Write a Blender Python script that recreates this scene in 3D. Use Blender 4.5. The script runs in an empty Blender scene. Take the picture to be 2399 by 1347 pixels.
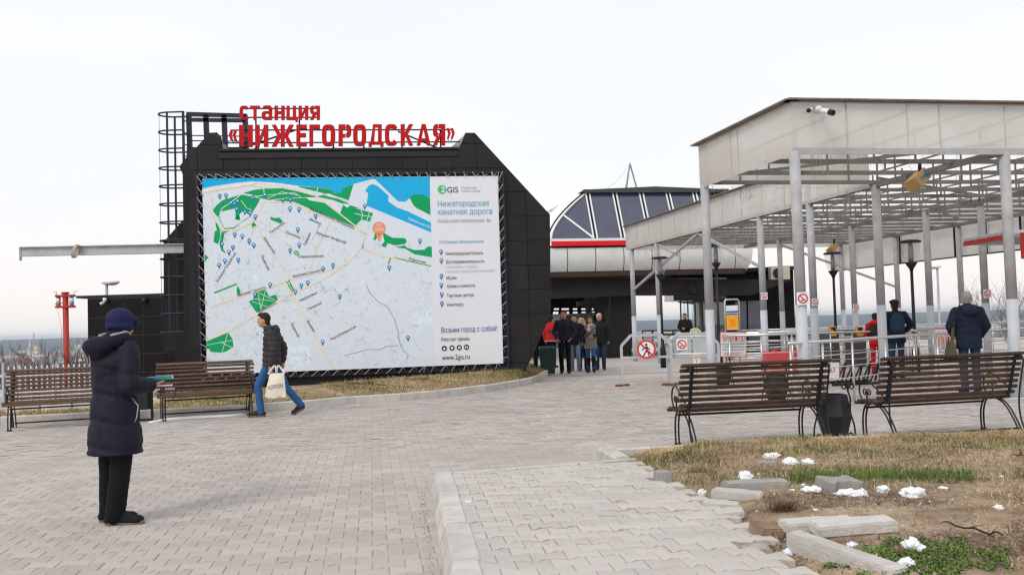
import bpy, bmesh, math, random
import numpy as np
from mathutils import Vector, Matrix, noise, geometry
random.seed(7); np.random.seed(7)
sc = bpy.context.scene
COL = sc.collection
R_ = math.radians

# ---------------------------------------------------------------- camera
FPX, CAMH = 2100.0, 1.45
PITCH, ROLL = R_(2.37), R_(1.73)
cF = np.array([0, math.cos(PITCH), math.sin(PITCH)])
_r0 = np.array([1.0, 0, 0]); _u0 = np.array([0, -math.sin(PITCH), math.cos(PITCH)])
cR = _r0*math.cos(ROLL)-_u0*math.sin(ROLL); cU = _u0*math.cos(ROLL)+_r0*math.sin(ROLL)
cC = np.array([0, 0, CAMH])
cam = bpy.data.cameras.new('camera'); camo = bpy.data.objects.new('camera', cam); COL.objects.link(camo)
camo.matrix_world = Matrix(((cR[0], cU[0], -cF[0], 0), (cR[1], cU[1], -cF[1], 0), (cR[2], cU[2], -cF[2], CAMH), (0, 0, 0, 1)))
cam.sensor_width = 36; cam.lens = 36*FPX/2399; cam.clip_start = 0.1; cam.clip_end = 60000
sc.camera = camo

# ---------------------------------------------------------------- sky, sun, exposure
SUN_EL, SUN_AZ = R_(42), R_(215)          # soft light through thin cloud from behind the camera on the left
w = bpy.data.worlds.new('World'); sc.world = w; w.use_nodes = True
nt = w.node_tree; nt.nodes.clear()
out = nt.nodes.new('ShaderNodeOutputWorld'); bg = nt.nodes.new('ShaderNodeBackground')
sky = nt.nodes.new('ShaderNodeTexSky'); sky.sky_type = 'NISHITA'; sky.sun_disc = False
sky.sun_elevation = SUN_EL; sky.sun_rotation = SUN_AZ; sky.air_density = 1.2; sky.dust_density = 2.0
tc = nt.nodes.new('ShaderNodeTexCoord'); mp = nt.nodes.new('ShaderNodeMapping'); mp.inputs['Scale'].default_value = (1.2, 1.2, 5)
nz = nt.nodes.new('ShaderNodeTexNoise'); nz.inputs['Scale'].default_value = 1.3; nz.inputs['Detail'].default_value = 5
cr = nt.nodes.new('ShaderNodeValToRGB')
cr.color_ramp.elements[0].color = (8.25, 8.75, 9.35, 1); cr.color_ramp.elements[0].position = .35
cr.color_ramp.elements[1].color = (9.15, 9.2, 9.3, 1); cr.color_ramp.elements[1].position = .65
sx = nt.nodes.new('ShaderNodeSeparateXYZ'); mr = nt.nodes.new('ShaderNodeMapRange')
mr.inputs[1].default_value = 0.0; mr.inputs[2].default_value = .16
hz = nt.nodes.new('ShaderNodeMixRGB'); hz.inputs[1].default_value = (9.8, 9.1, 8.75, 1)
mx = nt.nodes.new('ShaderNodeMixRGB'); mx.inputs[0].default_value = .93
L = nt.links.new
L(tc.outputs['Generated'], mp.inputs[0]); L(mp.outputs[0], nz.inputs[0]); L(nz.outputs[0], cr.inputs[0])
L(tc.outputs['Generated'], sx.inputs[0]); L(sx.outputs['Z'], mr.inputs[0]); L(mr.outputs[0], hz.inputs[0]); L(cr.outputs[0], hz.inputs[2])
L(sky.outputs[0], mx.inputs[1]); L(hz.outputs[0], mx.inputs[2]); L(mx.outputs[0], bg.inputs[0]); L(bg.outputs[0], out.inputs[0])
bg.inputs[1].default_value = 0.1
sl = bpy.data.lights.new('sun', 'SUN'); sl.energy = 1.5; sl.angle = R_(24); sl.color = (1, .95, .88)
so = bpy.data.objects.new('sun', sl); COL.objects.link(so)
# direction towards the sun (Nishita: rotation measured clockwise from +Y seen from above)
sd = Vector((math.sin(SUN_AZ)*math.cos(SUN_EL), math.cos(SUN_AZ)*math.cos(SUN_EL), math.sin(SUN_EL)))
so.rotation_euler = sd.to_track_quat('Z', 'Y').to_euler(); so.location = (0, 0, 50)
vs = sc.view_settings; vs.view_transform = 'Standard'; vs.look = 'None'; vs.exposure = 0.19; vs.gamma = 1; vs.use_curve_mapping = False
sc.cycles.use_denoising = True; sc.cycles.filter_width = 1.3
sc.cycles.max_bounces = 8; sc.cycles.transparent_max_bounces = 16; sc.cycles.volume_bounces = 0

# ---------------------------------------------------------------- helpers
def ray(x, y): return cF+cR*(x-1199.5)/FPX-cU*(y-673.5)/FPX
def G(x, y, z=0.0):
    d = ray(x, y); return Vector(cC+d*(z-CAMH)/d[2])
def D(x, y, Y):
    d = ray(x, y); return Vector(cC+d*Y/d[1])
def PX(q):
    d = np.array(q)-cC; ww = d@cF; return (1199.5+FPX*(d@cR)/ww, 673.5-FPX*(d@cU)/ww)
def onplane(x, y, o, n):
    d = ray(x, y); o = np.array(o); n = np.array(n); return Vector(cC+d*(((o-cC)@n)/(d@n)))
def H(h):
    h = h.lstrip('#'); c = [int(h[i:i+2], 16)/255 for i in (0, 2, 4)]
    return tuple((v/12.92 if v <= .04045 else ((v+.055)/1.055)**2.4) for v in c)

MATS = {}
def mat(name, col, rough=.6, metal=0.0, var=.12, scale=6.0, bump=0.0, bscale=40.0, spec=.4, isl=0.0, alpha=1.0, trans=0.0, stain=None, stain_scale=1.0, stain_amt=.5, wave=None, coat=0.0, ior=1.45):
    """procedural principled material: two noise octaves of colour, optional stains, bump, per-piece tint"""
    m = bpy.data.materials.new(name); m.use_nodes = True; n = m.node_tree; b = n.nodes['Principled BSDF']; lk = n.links.new
    t = n.nodes.new('ShaderNodeTexCoord')
    def noise_(s, d=4, ro=.6):
        k = n.nodes.new('ShaderNodeTexNoise'); k.inputs['Scale'].default_value = s; k.inputs['Detail'].default_value = d; k.inputs['Roughness'].default_value = ro
        lk(t.outputs['Object'], k.inputs['Vector']); return k
    def ramp_(src, lo, hi):
        k = n.nodes.new('ShaderNodeMapRange'); k.inputs[1].default_value = lo; k.inputs[2].default_value = hi; lk(src, k.inputs[0]); return k.outputs[0]
    def mixc(f, a, c, bt='MIX'):
        k = n.nodes.new('ShaderNodeMixRGB'); k.blend_type = bt
        for i, v in ((0, f), (1, a), (2, c)):
            if hasattr(v, 'is_linked'): lk(v, k.inputs[i])
            else: k.inputs[i].default_value = v if i == 0 else (*v[:3], 1)
        return k.outputs[0]
    c = tuple(col[:3])
    cur = mixc(ramp_(noise_(scale).outputs[0], .3, .7), tuple(v*(1-var) for v in c), tuple(min(1, v*(1+var)) for v in c))
    if isl:
        g = n.nodes.new('ShaderNodeNewGeometry'); oi = n.nodes.new('ShaderNodeObjectInfo'); ad = n.nodes.new('ShaderNodeMath'); ad.operation = 'ADD'
        lk(g.outputs['Random Per Island'], ad.inputs[0]); lk(oi.outputs['Random'], ad.inputs[1]); fr = n.nodes.new('ShaderNodeMath'); fr.operation = 'FRACT'; lk(ad.outputs[0], fr.inputs[0])
        cur = mixc(1.0, cur, mixc(fr.outputs[0], (1-isl,)*3, (1+isl*.6,)*3), 'MULTIPLY')
    if stain:
        cur = mixc(0.0, cur, stain); k = cur.node
        s = ramp_(noise_(stain_scale, 8, .7).outputs[0], .52, .72); ml = n.nodes.new('ShaderNodeMath'); ml.operation = 'MULTIPLY'; lk(s, ml.inputs[0]); ml.inputs[1].default_value = stain_amt; lk(ml.outputs[0], k.inputs[0])
    lk(cur, b.inputs['Base Color'])
    b.inputs['Roughness'].default_value = rough; b.inputs['Metallic'].default_value = metal; b.inputs['Specular IOR Level'].default_value = spec
    b.inputs['IOR'].default_value = ior
    if coat: b.inputs['Coat Weight'].default_value = coat
    if alpha < 1: b.inputs['Alpha'].default_value = alpha
    if trans: b.inputs['Transmission Weight'].default_value = trans
    h = None
    if bump:
        h = noise_(bscale, 5).outputs[0]
    if wave:
        k = n.nodes.new('ShaderNodeTexWave'); k.inputs['Scale'].default_value = wave[0]; k.bands_direction = wave[1]; lk(t.outputs['Object'], k.inputs['Vector']); h = k.outputs[0]; bump = wave[2]
    if h is not None:
        k = n.nodes.new('ShaderNodeBump'); k.inputs['Strength'].default_value = bump; k.inputs['Distance'].default_value = .02; lk(h, k.inputs['Height']); lk(k.outputs[0], b.inputs['Normal'])
    MATS[name] = m
    return m

class MB:
    def __init__(s): s.v = []; s.f = []; s.mi = []; s.cur = 0
    def add(s, vs, fs):
        o = len(s.v); s.v += [tuple(p) for p in vs]
        for f in fs: s.f.append(tuple(i+o for i in f)); s.mi.append(s.cur)
    def box(s, c, d, rz=0.0, M=None):
        hx, hy, hz = d[0]/2, d[1]/2, d[2]/2
        vs = [Vector((x*hx, y*hy, z*hz)) for x in (-1, 1) for y in (-1, 1) for z in (-1, 1)]
        if M is not None: vs = [M @ p for p in vs]
        elif rz: rm = Matrix.Rotation(rz, 3, 'Z'); vs = [rm @ p for p in vs]
        s.add([p+Vector(c) for p in vs], [(0, 1, 3, 2), (4, 6, 7, 5), (0, 4, 5, 1), (2, 3, 7, 6), (0, 2, 6, 4), (1, 5, 7, 3)]); return s
    def bar(s, a, b, w, h=None, up=(0, 0, 1)):
        a = Vector(a); b = Vector(b); h = w if h is None else h; d = (b-a).normalized(); u = Vector(up)
        if abs(d.dot(u)) > .98: u = Vector((0, 1, 0))
        x = d.cross(u).normalized(); u = x.cross(d).normalized(); x = x*w/2; u = u*h/2
        s.add([a-x-u, a+x-u, a+x+u, a-x+u, b-x-u, b+x-u, b+x+u, b-x+u], [(3, 2, 1, 0), (4, 5, 6, 7), (0, 1, 5, 4), (1, 2, 6, 5), (2, 3, 7, 6), (3, 0, 4, 7)]); return s
    def tube(s, pts, r, n=8, closed=False, caps=True, flat=None):
        pts = [Vector(p) for p in pts]; N = len(pts); rr = r if isinstance(r, (list, tuple)) else [r]*N
        vs = []; ref = None
        for i, p in enumerate(pts):
            if closed: d = (pts[(i+1) % N]-pts[i-1]).normalized()
            else: d = (pts[min(i+1, N-1)]-pts[max(i-1, 0)]).normalized()
            if ref is None: ref = Vector((0, 0, 1)) if abs(d.z) < .9 else Vector((1, 0, 0))
            x = d.cross(ref).normalized(); ref = x.cross(d).normalized(); 
            for k in range(n):
                a = 2*math.pi*k/n; vs.append(p+(x*math.cos(a)+ref*math.sin(a))*rr[i])
        fs = [(i*n+k, i*n+(k+1) % n, ((i+1) % N)*n+(k+1) % n, ((i+1) % N)*n+k) for i in range(N if closed else N-1) for k in range(n)]
        if caps and not closed: fs += [tuple(range(n))[::-1], tuple((N-1)*n+k for k in range(n))]
        s.add(vs, fs); return s
    def lathe(s, prof, n=16, c=(0, 0, 0)):
        c = Vector(c); vs = []; fs = []
        for r, z in prof:
            for k in range(n): a = 2*math.pi*k/n; vs.append(c+Vector((r*math.cos(a), r*math.sin(a), z)))
        for i in range(len(prof)-1):
            for k in range(n): fs.append((i*n+k, i*n+(k+1) % n, (i+1)*n+(k+1) % n, (i+1)*n+k))
        fs += [tuple(range(n))[::-1], tuple((len(prof)-1)*n+k for k in range(n))]
        s.add(vs, fs); return s
    def slab(s, poly, off):
        """polygon of world points extruded by the vector off"""
        poly = [Vector(p) for p in poly]; n = len(poly); off = Vector(off)
        s.add(poly+[p+off for p in poly], [tuple(range(n)), tuple(range(2*n-1, n-1, -1))]+[(i, i+n, (i+1) % n+n, (i+1) % n) for i in range(n)]); return s
    def quadsheet(s, pts): s.add(pts, [tuple(range(len(pts)))]); return s
    def ell(s, c, r, n=10, m=7, M=None):
        vs = []; fs = []; c = Vector(c); r = (r, r, r) if not hasattr(r, '__len__') else r
        for i in range(m+1):
            t = math.pi*i/m
            for k in range(n):
                a = 2*math.pi*k/n; p = Vector((r[0]*math.sin(t)*math.cos(a), r[1]*math.sin(t)*math.sin(a), r[2]*math.cos(t)))
                vs.append(c+(M @ p if M is not None else p))
        for i in range(m):
            for k in range(n): fs.append((i*n+k, (i+1)*n+k, (i+1)*n+(k+1) % n, i*n+(k+1) % n))
        s.add(vs, fs); return s
    def cap(s, a, b, ra, rb, n=10):
        a = Vector(a); b = Vector(b); s.tube([a, b], [ra, rb], n); s.ell(a, ra, n, 6); s.ell(b, rb, n, 6); return s
    def build(s, name, m, parent=None, smooth=False, world=True):
        me = bpy.data.meshes.new(name); org = LOC.get(parent.name, Vector()) if (parent is not None and world) else Vector()
        me.from_pydata([(p[0]-org[0], p[1]-org[1], p[2]-org[2]) for p in s.v], [], s.f)
        for k in (m if isinstance(m, (list, tuple)) else [m]): me.materials.append(MATS[k] if isinstance(k, str) else k)
        if any(s.mi): me.polygons.foreach_set('material_index', s.mi)
        if smooth: me.polygons.foreach_set('use_smooth', [True]*len(me.polygons))
        me.validate(); me.update()
        o = bpy.data.objects.new(name, me); COL.objects.link(o); o.parent = parent
        return o

LOC = {}
def thing(name, label, cat, loc, group=None, rz=0.0):
    o = bpy.data.objects.new(name, None); COL.objects.link(o); o.location = loc; o.rotation_euler = (0, 0, rz); o.empty_display_size = .2
    o['label'] = label; o['category'] = cat
    if group: o['group'] = group
    LOC[o.name] = Vector(loc); return o
def tag(o, label, cat, group=None, kind=None):
    if label: o['label'] = label
    if cat: o['category'] = cat
    if group: o['group'] = group
    if kind: o['kind'] = kind
    return o
def struct(o): o['kind'] = 'structure'; return o
def stuff(o): o['kind'] = 'stuff'; return o
def copytree(o, loc, rz, label=None, parent=None):
    c = o.copy(); COL.objects.link(c); c.location = loc; c.rotation_euler = (0, 0, rz)
    if label: c['label'] = label
    for ch in o.children:
        d = ch.copy(); COL.objects.link(d); d.parent = c
        for g in ch.children:
            e = g.copy(); COL.objects.link(e); e.parent = d
    return c
def pip(x, y, poly):
    c = False; n = len(poly)
    for i in range(n):
        x1, y1 = poly[i][:2]; x2, y2 = poly[i-1][:2]
        if (y1 > y) != (y2 > y) and x < (x2-x1)*(y-y1)/(y2-y1)+x1: c = not c
    return c
TMP = bpy.data.scenes.new('workshop')          # text and remeshed shapes are evaluated apart from the big scene
def evaluated(o):
    TMP.collection.objects.link(o); vl = TMP.view_layers[0]; vl.update()
    me = bpy.data.meshes.new_from_object(o.evaluated_get(vl.depsgraph)); bpy.data.objects.remove(o); return me
_tc = {}
def glyphs(body, bold=0.0, width=1.0):
    """outline letters as (verts2d, faces) with the height of a capital = 1"""
    k = (body, bold, width)
    if k in _tc: return _tc[k]
    cu = bpy.data.curves.new('t', 'FONT'); cu.body = body; cu.offset = bold; cu.resolution_u = 3; cu.size = 1; cu.fill_mode = 'NONE'
    me = evaluated(bpy.data.objects.new('t', cu))
    P = [Vector((p.co.x, p.co.y)) for p in me.vertices]; E = [tuple(e.vertices) for e in me.edges]
    cv, ce, cf = geometry.delaunay_2d_cdt(P, E, [], 0, 1e-6)[:3]
    # keep the triangles that lie inside the outlines (even-odd rule)
    A = np.array([P[a] for a, b in E]); B = np.array([P[b] for a, b in E]); Q = np.array([cv[k] for k in range(len(cv))]); T = np.array(cf); Cn = Q[T].mean(1)
    cr_ = (A[None, :, 1] > Cn[:, None, 1]) != (B[None, :, 1] > Cn[:, None, 1]); dy = np.where(B[:, 1] == A[:, 1], 1, B[:, 1]-A[:, 1])
    xi = A[None, :, 0]+(Cn[:, None, 1]-A[None, :, 1])*(B[:, 0]-A[:, 0])[None]/dy[None]; ins = ((cr_ & (xi > Cn[:, None, 0])).sum(1) % 2) == 1
    v = [(p[0]*width/.73, p[1]/.73) for p in Q.tolist()]; f = [tuple(t) for t in T[ins].tolist()]
    used = sorted({i for t in f for i in t}); ix = {k: n for n, k in enumerate(used)}; v = [v[k] for k in used]; f = [tuple(ix[i] for i in t) for t in f]
    bpy.data.curves.remove(cu); bpy.data.meshes.remove(me); _tc[k] = (v, f); return v, f
# ---------------------------------------------------------------- materials
mat('paver', (.445, .398, .368), .9, var=.10, scale=.55, bump=.35, bscale=120, isl=.12, stain=(.355, .325, .305), stain_scale=.8, stain_amt=.7, spec=.2)
mat('paver_path', (.50, .46, .432), .9, var=.10, scale=2.3, bump=.35, bscale=120, isl=.09, stain=(.47, .385, .30), stain_scale=1.1, stain_amt=.8, spec=.2)
mat('joint_sand', (.335, .285, .245), .95, var=.5, scale=9, bump=.5, bscale=90, stain=(.36, .29, .2), stain_scale=2, stain_amt=.8)
mat('far_pavement', (.455, .405, .375), .9, var=.10, scale=.8, bump=.3, bscale=30, stain=(.44, .40, .37), stain_scale=.4)
mat('kerb', (.53, .50, .47), .9, var=.14, scale=5, bump=.5, bscale=60, isl=.10, stain=(.30, .26, .22), stain_scale=3, stain_amt=.6, spec=.2)
mat('kerb_grey', (.36, .345, .33), .9, var=.15, scale=7, bump=.6, bscale=70, isl=.12, stain=(.20, .18, .16), stain_scale=5, stain_amt=.5, spec=.2)
mat('soil', (.31, .225, .155), .95, var=.45, scale=3.2, bump=.9, bscale=45, stain=(.58, .455, .33), stain_scale=.9, stain_amt=1.0, spec=.1)
mat('dry_grass', (.47, .345, .185), .8, var=.35, scale=2.5, isl=.42, spec=.2)
mat('green_grass', (.10, .165, .028), .75, var=.3, scale=2, isl=.45, spec=.25)
mat('litter', (.11, .07, .045), .9, var=.3, scale=3, isl=.5)
mat('snow', (.86, .88, .92), .6, var=.08, scale=14, bump=.8, bscale=60, spec=.4, stain=(.50, .46, .42), stain_scale=9, stain_amt=.35)
mat('wood_dark', (.066, .034, .020), .55, var=.35, scale=9, bump=.3, bscale=60, isl=.25, spec=.35)
mat('wood_light', (.11, .060, .037), .6, var=.35, scale=9, bump=.3, bscale=60, isl=.25, spec=.35)
mat('black_iron', (.016, .016, .019), .45, metal=.2, var=.2, scale=20, bump=.15, bscale=80)
mat('cladding', (.0155, .0135, .0138), .5, var=.2, scale=3, bump=.08, bscale=15, isl=.22, spec=.28, stain=(.026, .021, .019), stain_scale=1.4, stain_amt=.6)
mat('cladding_gap', (.006, .006, .006), .8)
mat('tile_dark', (.007, .0065, .0065), .35, var=.2, scale=2, isl=.2, spec=.2)
mat('tile_joint', (.13, .125, .12), .9)
mat('trim_black', (.012, .012, .014), .5, var=.1)
mat('zinc', (.55, .56, .58), .4, metal=.6, var=.2, scale=6, bump=.2, bscale=20)
mat('letter_red', (.46, .010, .014), .5, var=.05, scale=4, spec=.15)
mat('letter_side', (.22, .01, .018), .6, spec=.1)
mat('navy_steel', (.018, .018, .04), .5, metal=.2, var=.2, scale=10)
mat('banner_white', (.71, .715, .77), .5, var=.015, scale=1.2, bump=.08, bscale=2.0)
mat('map_land', (.645, .715, .79), .6, var=.02, scale=1.5)
mat('map_water', (.02, .41, .74), .6, var=.02, scale=1.2, spec=.08)
mat('map_green', (.012, .34, .12), .6, var=.03, scale=2, spec=.08)
mat('map_road', (.82, .66, .44), .5)
mat('map_path', (.76, .79, .84), .5)
mat('map_block', (.545, .62, .695), .6, isl=.06)
mat('map_block_blue', (.53, .70, .80), .6)
mat('map_pond', (.66, .76, .86), .5)
mat('map_stream', (.17, .25, .42), .5)
mat('ink_black', (.015, .015, .02), .5)
mat('ink_grey', (.33, .34, .38), .5)
mat('ink_pale', (.53, .54, .60), .5)
mat('ink_blue', (.10, .38, .58), .5)
mat('ink_navy', (.015, .10, .33), .5)
mat('ink_white', (.85, .86, .9), .5)
mat('ink_red', (.62, .02, .03), .5)
mat('pin_blue', (.02, .17, .42), .4)
mat('pin_glyph', (.55, .75, .9), .4)
mat('here_orange', (.80, .30, .14), .45)
mat('logo_green', (.06, .50, .18), .45)
mat('rope', (.42, .37, .32), .9)
mat('white_paint', (.74, .75, .77), .45, var=.05)
mat('grey_paint', (.36, .37, .39), .45, var=.12, scale=5, stain=(.20, .17, .15), stain_scale=3, stain_amt=.4)
mat('pale_grey_paint', (.42, .44, .47), .5, var=.1, scale=6, stain=(.30, .28, .27), stain_scale=2.5, stain_amt=.5)
mat('red_paint', (.40, .028, .018), .5, var=.12, scale=5, stain=(.22, .03, .02), stain_scale=3)
mat('bright_red', (.70, .008, .012), .35, var=.03)
mat('rust', (.22, .085, .03), .9, var=.4, scale=25, bump=.4, bscale=80)
mat('steel_bright', (.62, .61, .60), .28, metal=.9, var=.1, scale=8)
mat('steel_grey', (.30, .30, .31), .4, metal=.5, var=.15)
mat('sheet_grey', (.42, .45, .46), .4, metal=.3, var=.15, scale=3, bump=.2, bscale=4)
mat('roof_dark', (.05, .056, .06), .5, var=.1)

# ---------------------------------------------------------------- terrain to the horizon
def smooth(a, b, x): t = max(0, min(1, (x-a)/(b-a))); return t*t*(3-2*t)
def terr(x, y):
    edge = 27+22*smooth(-11, -6, x)
    z = -.09
    if y > edge: z -= min((y-edge)*.33, 70)*smooth(0, 14, y-edge)
    if y > 300: z += 1.5*noise.noise((x*.004, y*.004, 0))
    if y > 5200:
        t = smooth(5200, 8200, y); z += t*(71.2+5.5*noise.noise((x*.00045, 3.1, 0))+2.0*noise.noise((x*.004, y*.001, 7)))
    return z
ys = [-25, -10, 0, 6, 10, 14, 18, 22, 25, 27, 29, 32, 36, 40, 44, 48, 50, 53, 57, 62, 70, 80, 95, 115, 140, 170, 210, 260, 330, 420]
yv = 500.0
while yv < 16000: ys.append(yv); yv *= 1.045
NX = 90; tv = []; tf = []
for yy in ys:
    for i in range(NX+1):
        t = 2*i/NX-1; xx = (t*.55+t**3*.45)*(70+1.0*max(yy, 0)); tv.append((xx, yy, terr(xx, yy)))
for j in range(len(ys)-1):
    for i in range(NX): a = j*(NX+1)+i; tf.append((a, a+1, a+NX+2, a+NX+1))
m = bpy.data.materials.new('far_land'); m.use_nodes = True; n = m.node_tree; b = n.nodes['Principled BSDF']; b.inputs['Roughness'].default_value = 1; b.inputs['Specular IOR Level'].default_value = 0
g = n.nodes.new('ShaderNodeNewGeometry'); mpn = n.nodes.new('ShaderNodeMapping'); mpn.inputs['Scale'].default_value = (.0016, .0040, 0); n.links.new(g.outputs['Position'], mpn.inputs[0])
k = n.nodes.new('ShaderNodeTexNoise'); k.inputs['Scale'].default_value = 1; k.inputs['Detail'].default_value = 9; k.inputs['Roughness'].default_value = .68; n.links.new(mpn.outputs[0], k.inputs[0])
r = n.nodes.new('ShaderNodeValToRGB'); e = r.color_ramp.elements; e[0].position = .36; e[0].color = (.045, .045, .04, 1); e[1].position = .68; e[1].color = (.42, .36, .28, 1)
e2 = r.color_ramp.elements.new(.50); e2.color = (.10, .085, .07, 1); e3 = r.color_ramp.elements.new(.60); e3.color = (.24, .21, .17, 1)
n.links.new(k.outputs[0], r.inputs[0])
sxyz = n.nodes.new('ShaderNodeSeparateXYZ'); n.links.new(g.outputs['Position'], sxyz.inputs[0])
mrr = n.nodes.new('ShaderNodeMapRange'); mrr.inputs[1].default_value = 4700; mrr.inputs[2].default_value = 5600; n.links.new(sxyz.outputs['Y'], mrr.inputs[0])
mm = n.nodes.new('ShaderNodeMixRGB'); mm.inputs[2].default_value = (.022, .034, .035, 1); n.links.new(mrr.outputs[0], mm.inputs[0]); n.links.new(r.outputs[0], mm.inputs[1]); n.links.new(mm.outputs[0], b.inputs['Base Color'])
MATS['far_land'] = m
t_ = MB(); t_.add(tv, tf); struct(t_.build('terrain', 'far_land', smooth=True))
mat('river_ice', (.58, .62, .68), .35, var=.12, scale=.004, spec=.5)
rv = MB()
# the frozen river below the bank, in view through the railings on the right
rp = [(60, 640), (200, 600), (900, 700), (2200, 1100), (2600, 1900), (1200, 1650), (420, 1250), (120, 900)]
rv.slab([(x, y, -69.0) for x, y in rp], (0, 0, -4)); struct(rv.build('river', 'river_ice'))

# ---------------------------------------------------------------- plaza paving
LP, W1, W2 = .20, .184, .116
def bone(gap=.0035):
    l = LP/2-gap/2; a = W1/2-gap/2; c = W2/2-gap/2; q = LP/4; s_ = .020
    return [(-l, -a), (-q-s_, -a), (-q+s_, -c), (q-s_, -c), (q+s_, -a), (l, -a), (l, a), (q+s_, a), (q-s_, c), (-q+s_, c), (-q-s_, a), (-l, a)]
BONE = bone()
def paver_mesh(cham, dz, thick=.05):
    top = [(x-math.copysign(cham, x), y-math.copysign(cham, y)) for x, y in BONE]
    v = [(x, y, 0) for x, y in top]+[(x, y, -cham) for x, y in BONE]+[(x, y, -thick) for x, y in BONE]
    f = [tuple(range(12))]+[(i+12, (i+1) % 12+12, (i+1) % 12, i) for i in range(12)]+[(i+24, (i+1) % 12+24, (i+1) % 12+12, i+12) for i in range(12)]
    return v, f
PV, PF = paver_mesh(.0038, 0)
def lattice(o, ang, box):
    ca, sa = math.cos(ang), math.sin(ang); ipitch = (W1+W2)/2; res = []
    cs = [(x-o[0], y-o[1]) for x in box[:2] for y in box[2:]]
    us = [x*ca+y*sa for x, y in cs]; vs_ = [-x*sa+y*ca for x, y in cs]
    for j in range(int(min(vs_)/ipitch)-1, int(max(vs_)/ipitch)+2):
        for i in range(int(min(us)/LP)-1, int(max(us)/LP)+2):
            u = i*LP+(j % 2)*LP/2; v_ = j*ipitch; x = o[0]+u*ca-v_*sa; y = o[1]+u*sa+v_*ca
            if box[0] < x < box[1] and box[2] < y < box[3]: res.append((x, y))
    return res
def lay(parent, cells, ang, z, mname, keep=300, jit=.0010, tilt=.007):
    """the largest pieces in view one by one, the rest joined"""
    tmpl = bpy.data.meshes.new('paver'); tmpl.from_pydata(PV, [], PF); tmpl.materials.append(MATS[mname])
    inv = []
    for x, y in cells:
        px, py = PX((x, y, z)); vis = -20 < px < 2420 and py < 1360
        inv.append((0 if vis else 1, y, x))
    order = sorted(range(len(cells)), key=lambda i: inv[i][:2]); rest = MB(); ca, sa = math.cos(ang), math.sin(ang)
    for n_, i in enumerate(order):
        x, y = cells[i]; dz = random.gauss(0, jit); rx, ry = random.gauss(0, tilt), random.gauss(0, tilt); ra = ang+random.gauss(0, .012)
        if n_ < keep:
            o = bpy.data.objects.new('paver', tmpl); COL.objects.link(o); o.parent = parent; o.location = (x, y, z+dz); o.rotation_euler = (rx, ry, ra)
        else:
            c_, s_ = math.cos(ra), math.sin(ra)
            if y < 11: V_, F_ = PV, PF
            else: V_, F_ = [(a_, b__, 0) for a_, b__ in BONE], [tuple(range(12))]
            rest.add([(x+a*c_-b_*s_, y+a*s_+b_*c_, z+dz+c__-a*ry+b_*rx) for a, b_, c__ in V_], F_)
    o = rest.build('pavers', mname, parent); stuff(o)

KP0 = Vector((-.73, 8.2)); KP1 = Vector((-.33, 4.82))
KDIR = (KP0-KP1).normalized(); KANG = math.atan2(KDIR.y, KDIR.x)-math.pi/2
PATHZ = .13
KIN0 = Vector((-.59, 8.1)); KIN1 = KIN0-KDIR*6.0
PATH = [(KIN0.x, KIN0.y), (1.13, 8.58), (1.20, 8.1), (1.27, 7.6), (1.33, 6.9), (1.42, 6.1), (1.48, 5.6), (1.43, 5.1), (1.5, 4.6), (1.6, 3.6), (1.7, 2.4), (KIN1.x, KIN1.y)]
KOUT0 = Vector((-.75, 8.16)); KOUT1 = KOUT0-KDIR*6.0
BEDFRONT = [(.86, 9.24), (1.0, 9.24), (3.1, 9.58), (5.4, 9.62), (9.5, 9.9)]     # inner line of the kerb between plaza and bed
blocked = [(KOUT0.x+.15, KOUT0.y-.1), (1.0, 8.55), (.95, 9.2), (9.5, 9.8), (9.5, 0), (KOUT1.x+.15, 0)]

plaza = struct(MB().slab([(-30, -6, -.0052), (30, -6, -.0052), (30, 23.0, -.0052), (-30, 23.0, -.0052)], (0, 0, -.05)).build('plaza_paving', 'joint_sand'))
PANG = R_(9)
cells = []
for x, y in lattice((-3, 6), PANG, (-17, 17, 3.6, 22.9)):
    if abs(x) > .60*y+1.6 or pip(x, y, blocked): continue
    cells.append((x, y))
lay(plaza, cells, PANG, 0.0, 'paver')
fp = struct(MB().slab([(-30, 23.0, -.004), (40, 23.0, -.004), (40, 47.5, -.004), (-8.5, 47.5, -.004), (-8.5, 26.5, -.004), (-30, 26.5, -.004)], (0, 0, -.06)).build('station_forecourt', 'far_pavement'))
dr = MB()
a = Vector((.95, 24.45, .003)); b_ = Vector((11, 26.0, .003)); dr.bar(a, b_, .12, .01)
struct(dr.build('drain_strip', 'kerb_grey'))

# raised path in the foreground
pth = struct(MB().slab([(x, y, PATHZ-.009) for x, y in PATH], (0, 0, -.16)).build('raised_path', 'joint_sand'))
pc = []
pang = KANG
for x, y in lattice((KIN0.x, KIN0.y), pang, (-1, 2, 2.3, 9)):
    if not (pip(x, y, PATH) or pip(x+.05, y, PATH)): continue
    edge = min((Vector((x, y))-(Vector(PATH[i])+(Vector(PATH[i+1])-Vector(PATH[i]))*k/4)).length for i in range(1, 10) for k in range(5))
    if edge < .13 and y < 8.3 and random.random() < .5: continue
    pc.append((x, y))
lay(pth, pc, pang, PATHZ, 'paver_path', jit=.0035, tilt=.012)

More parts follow.
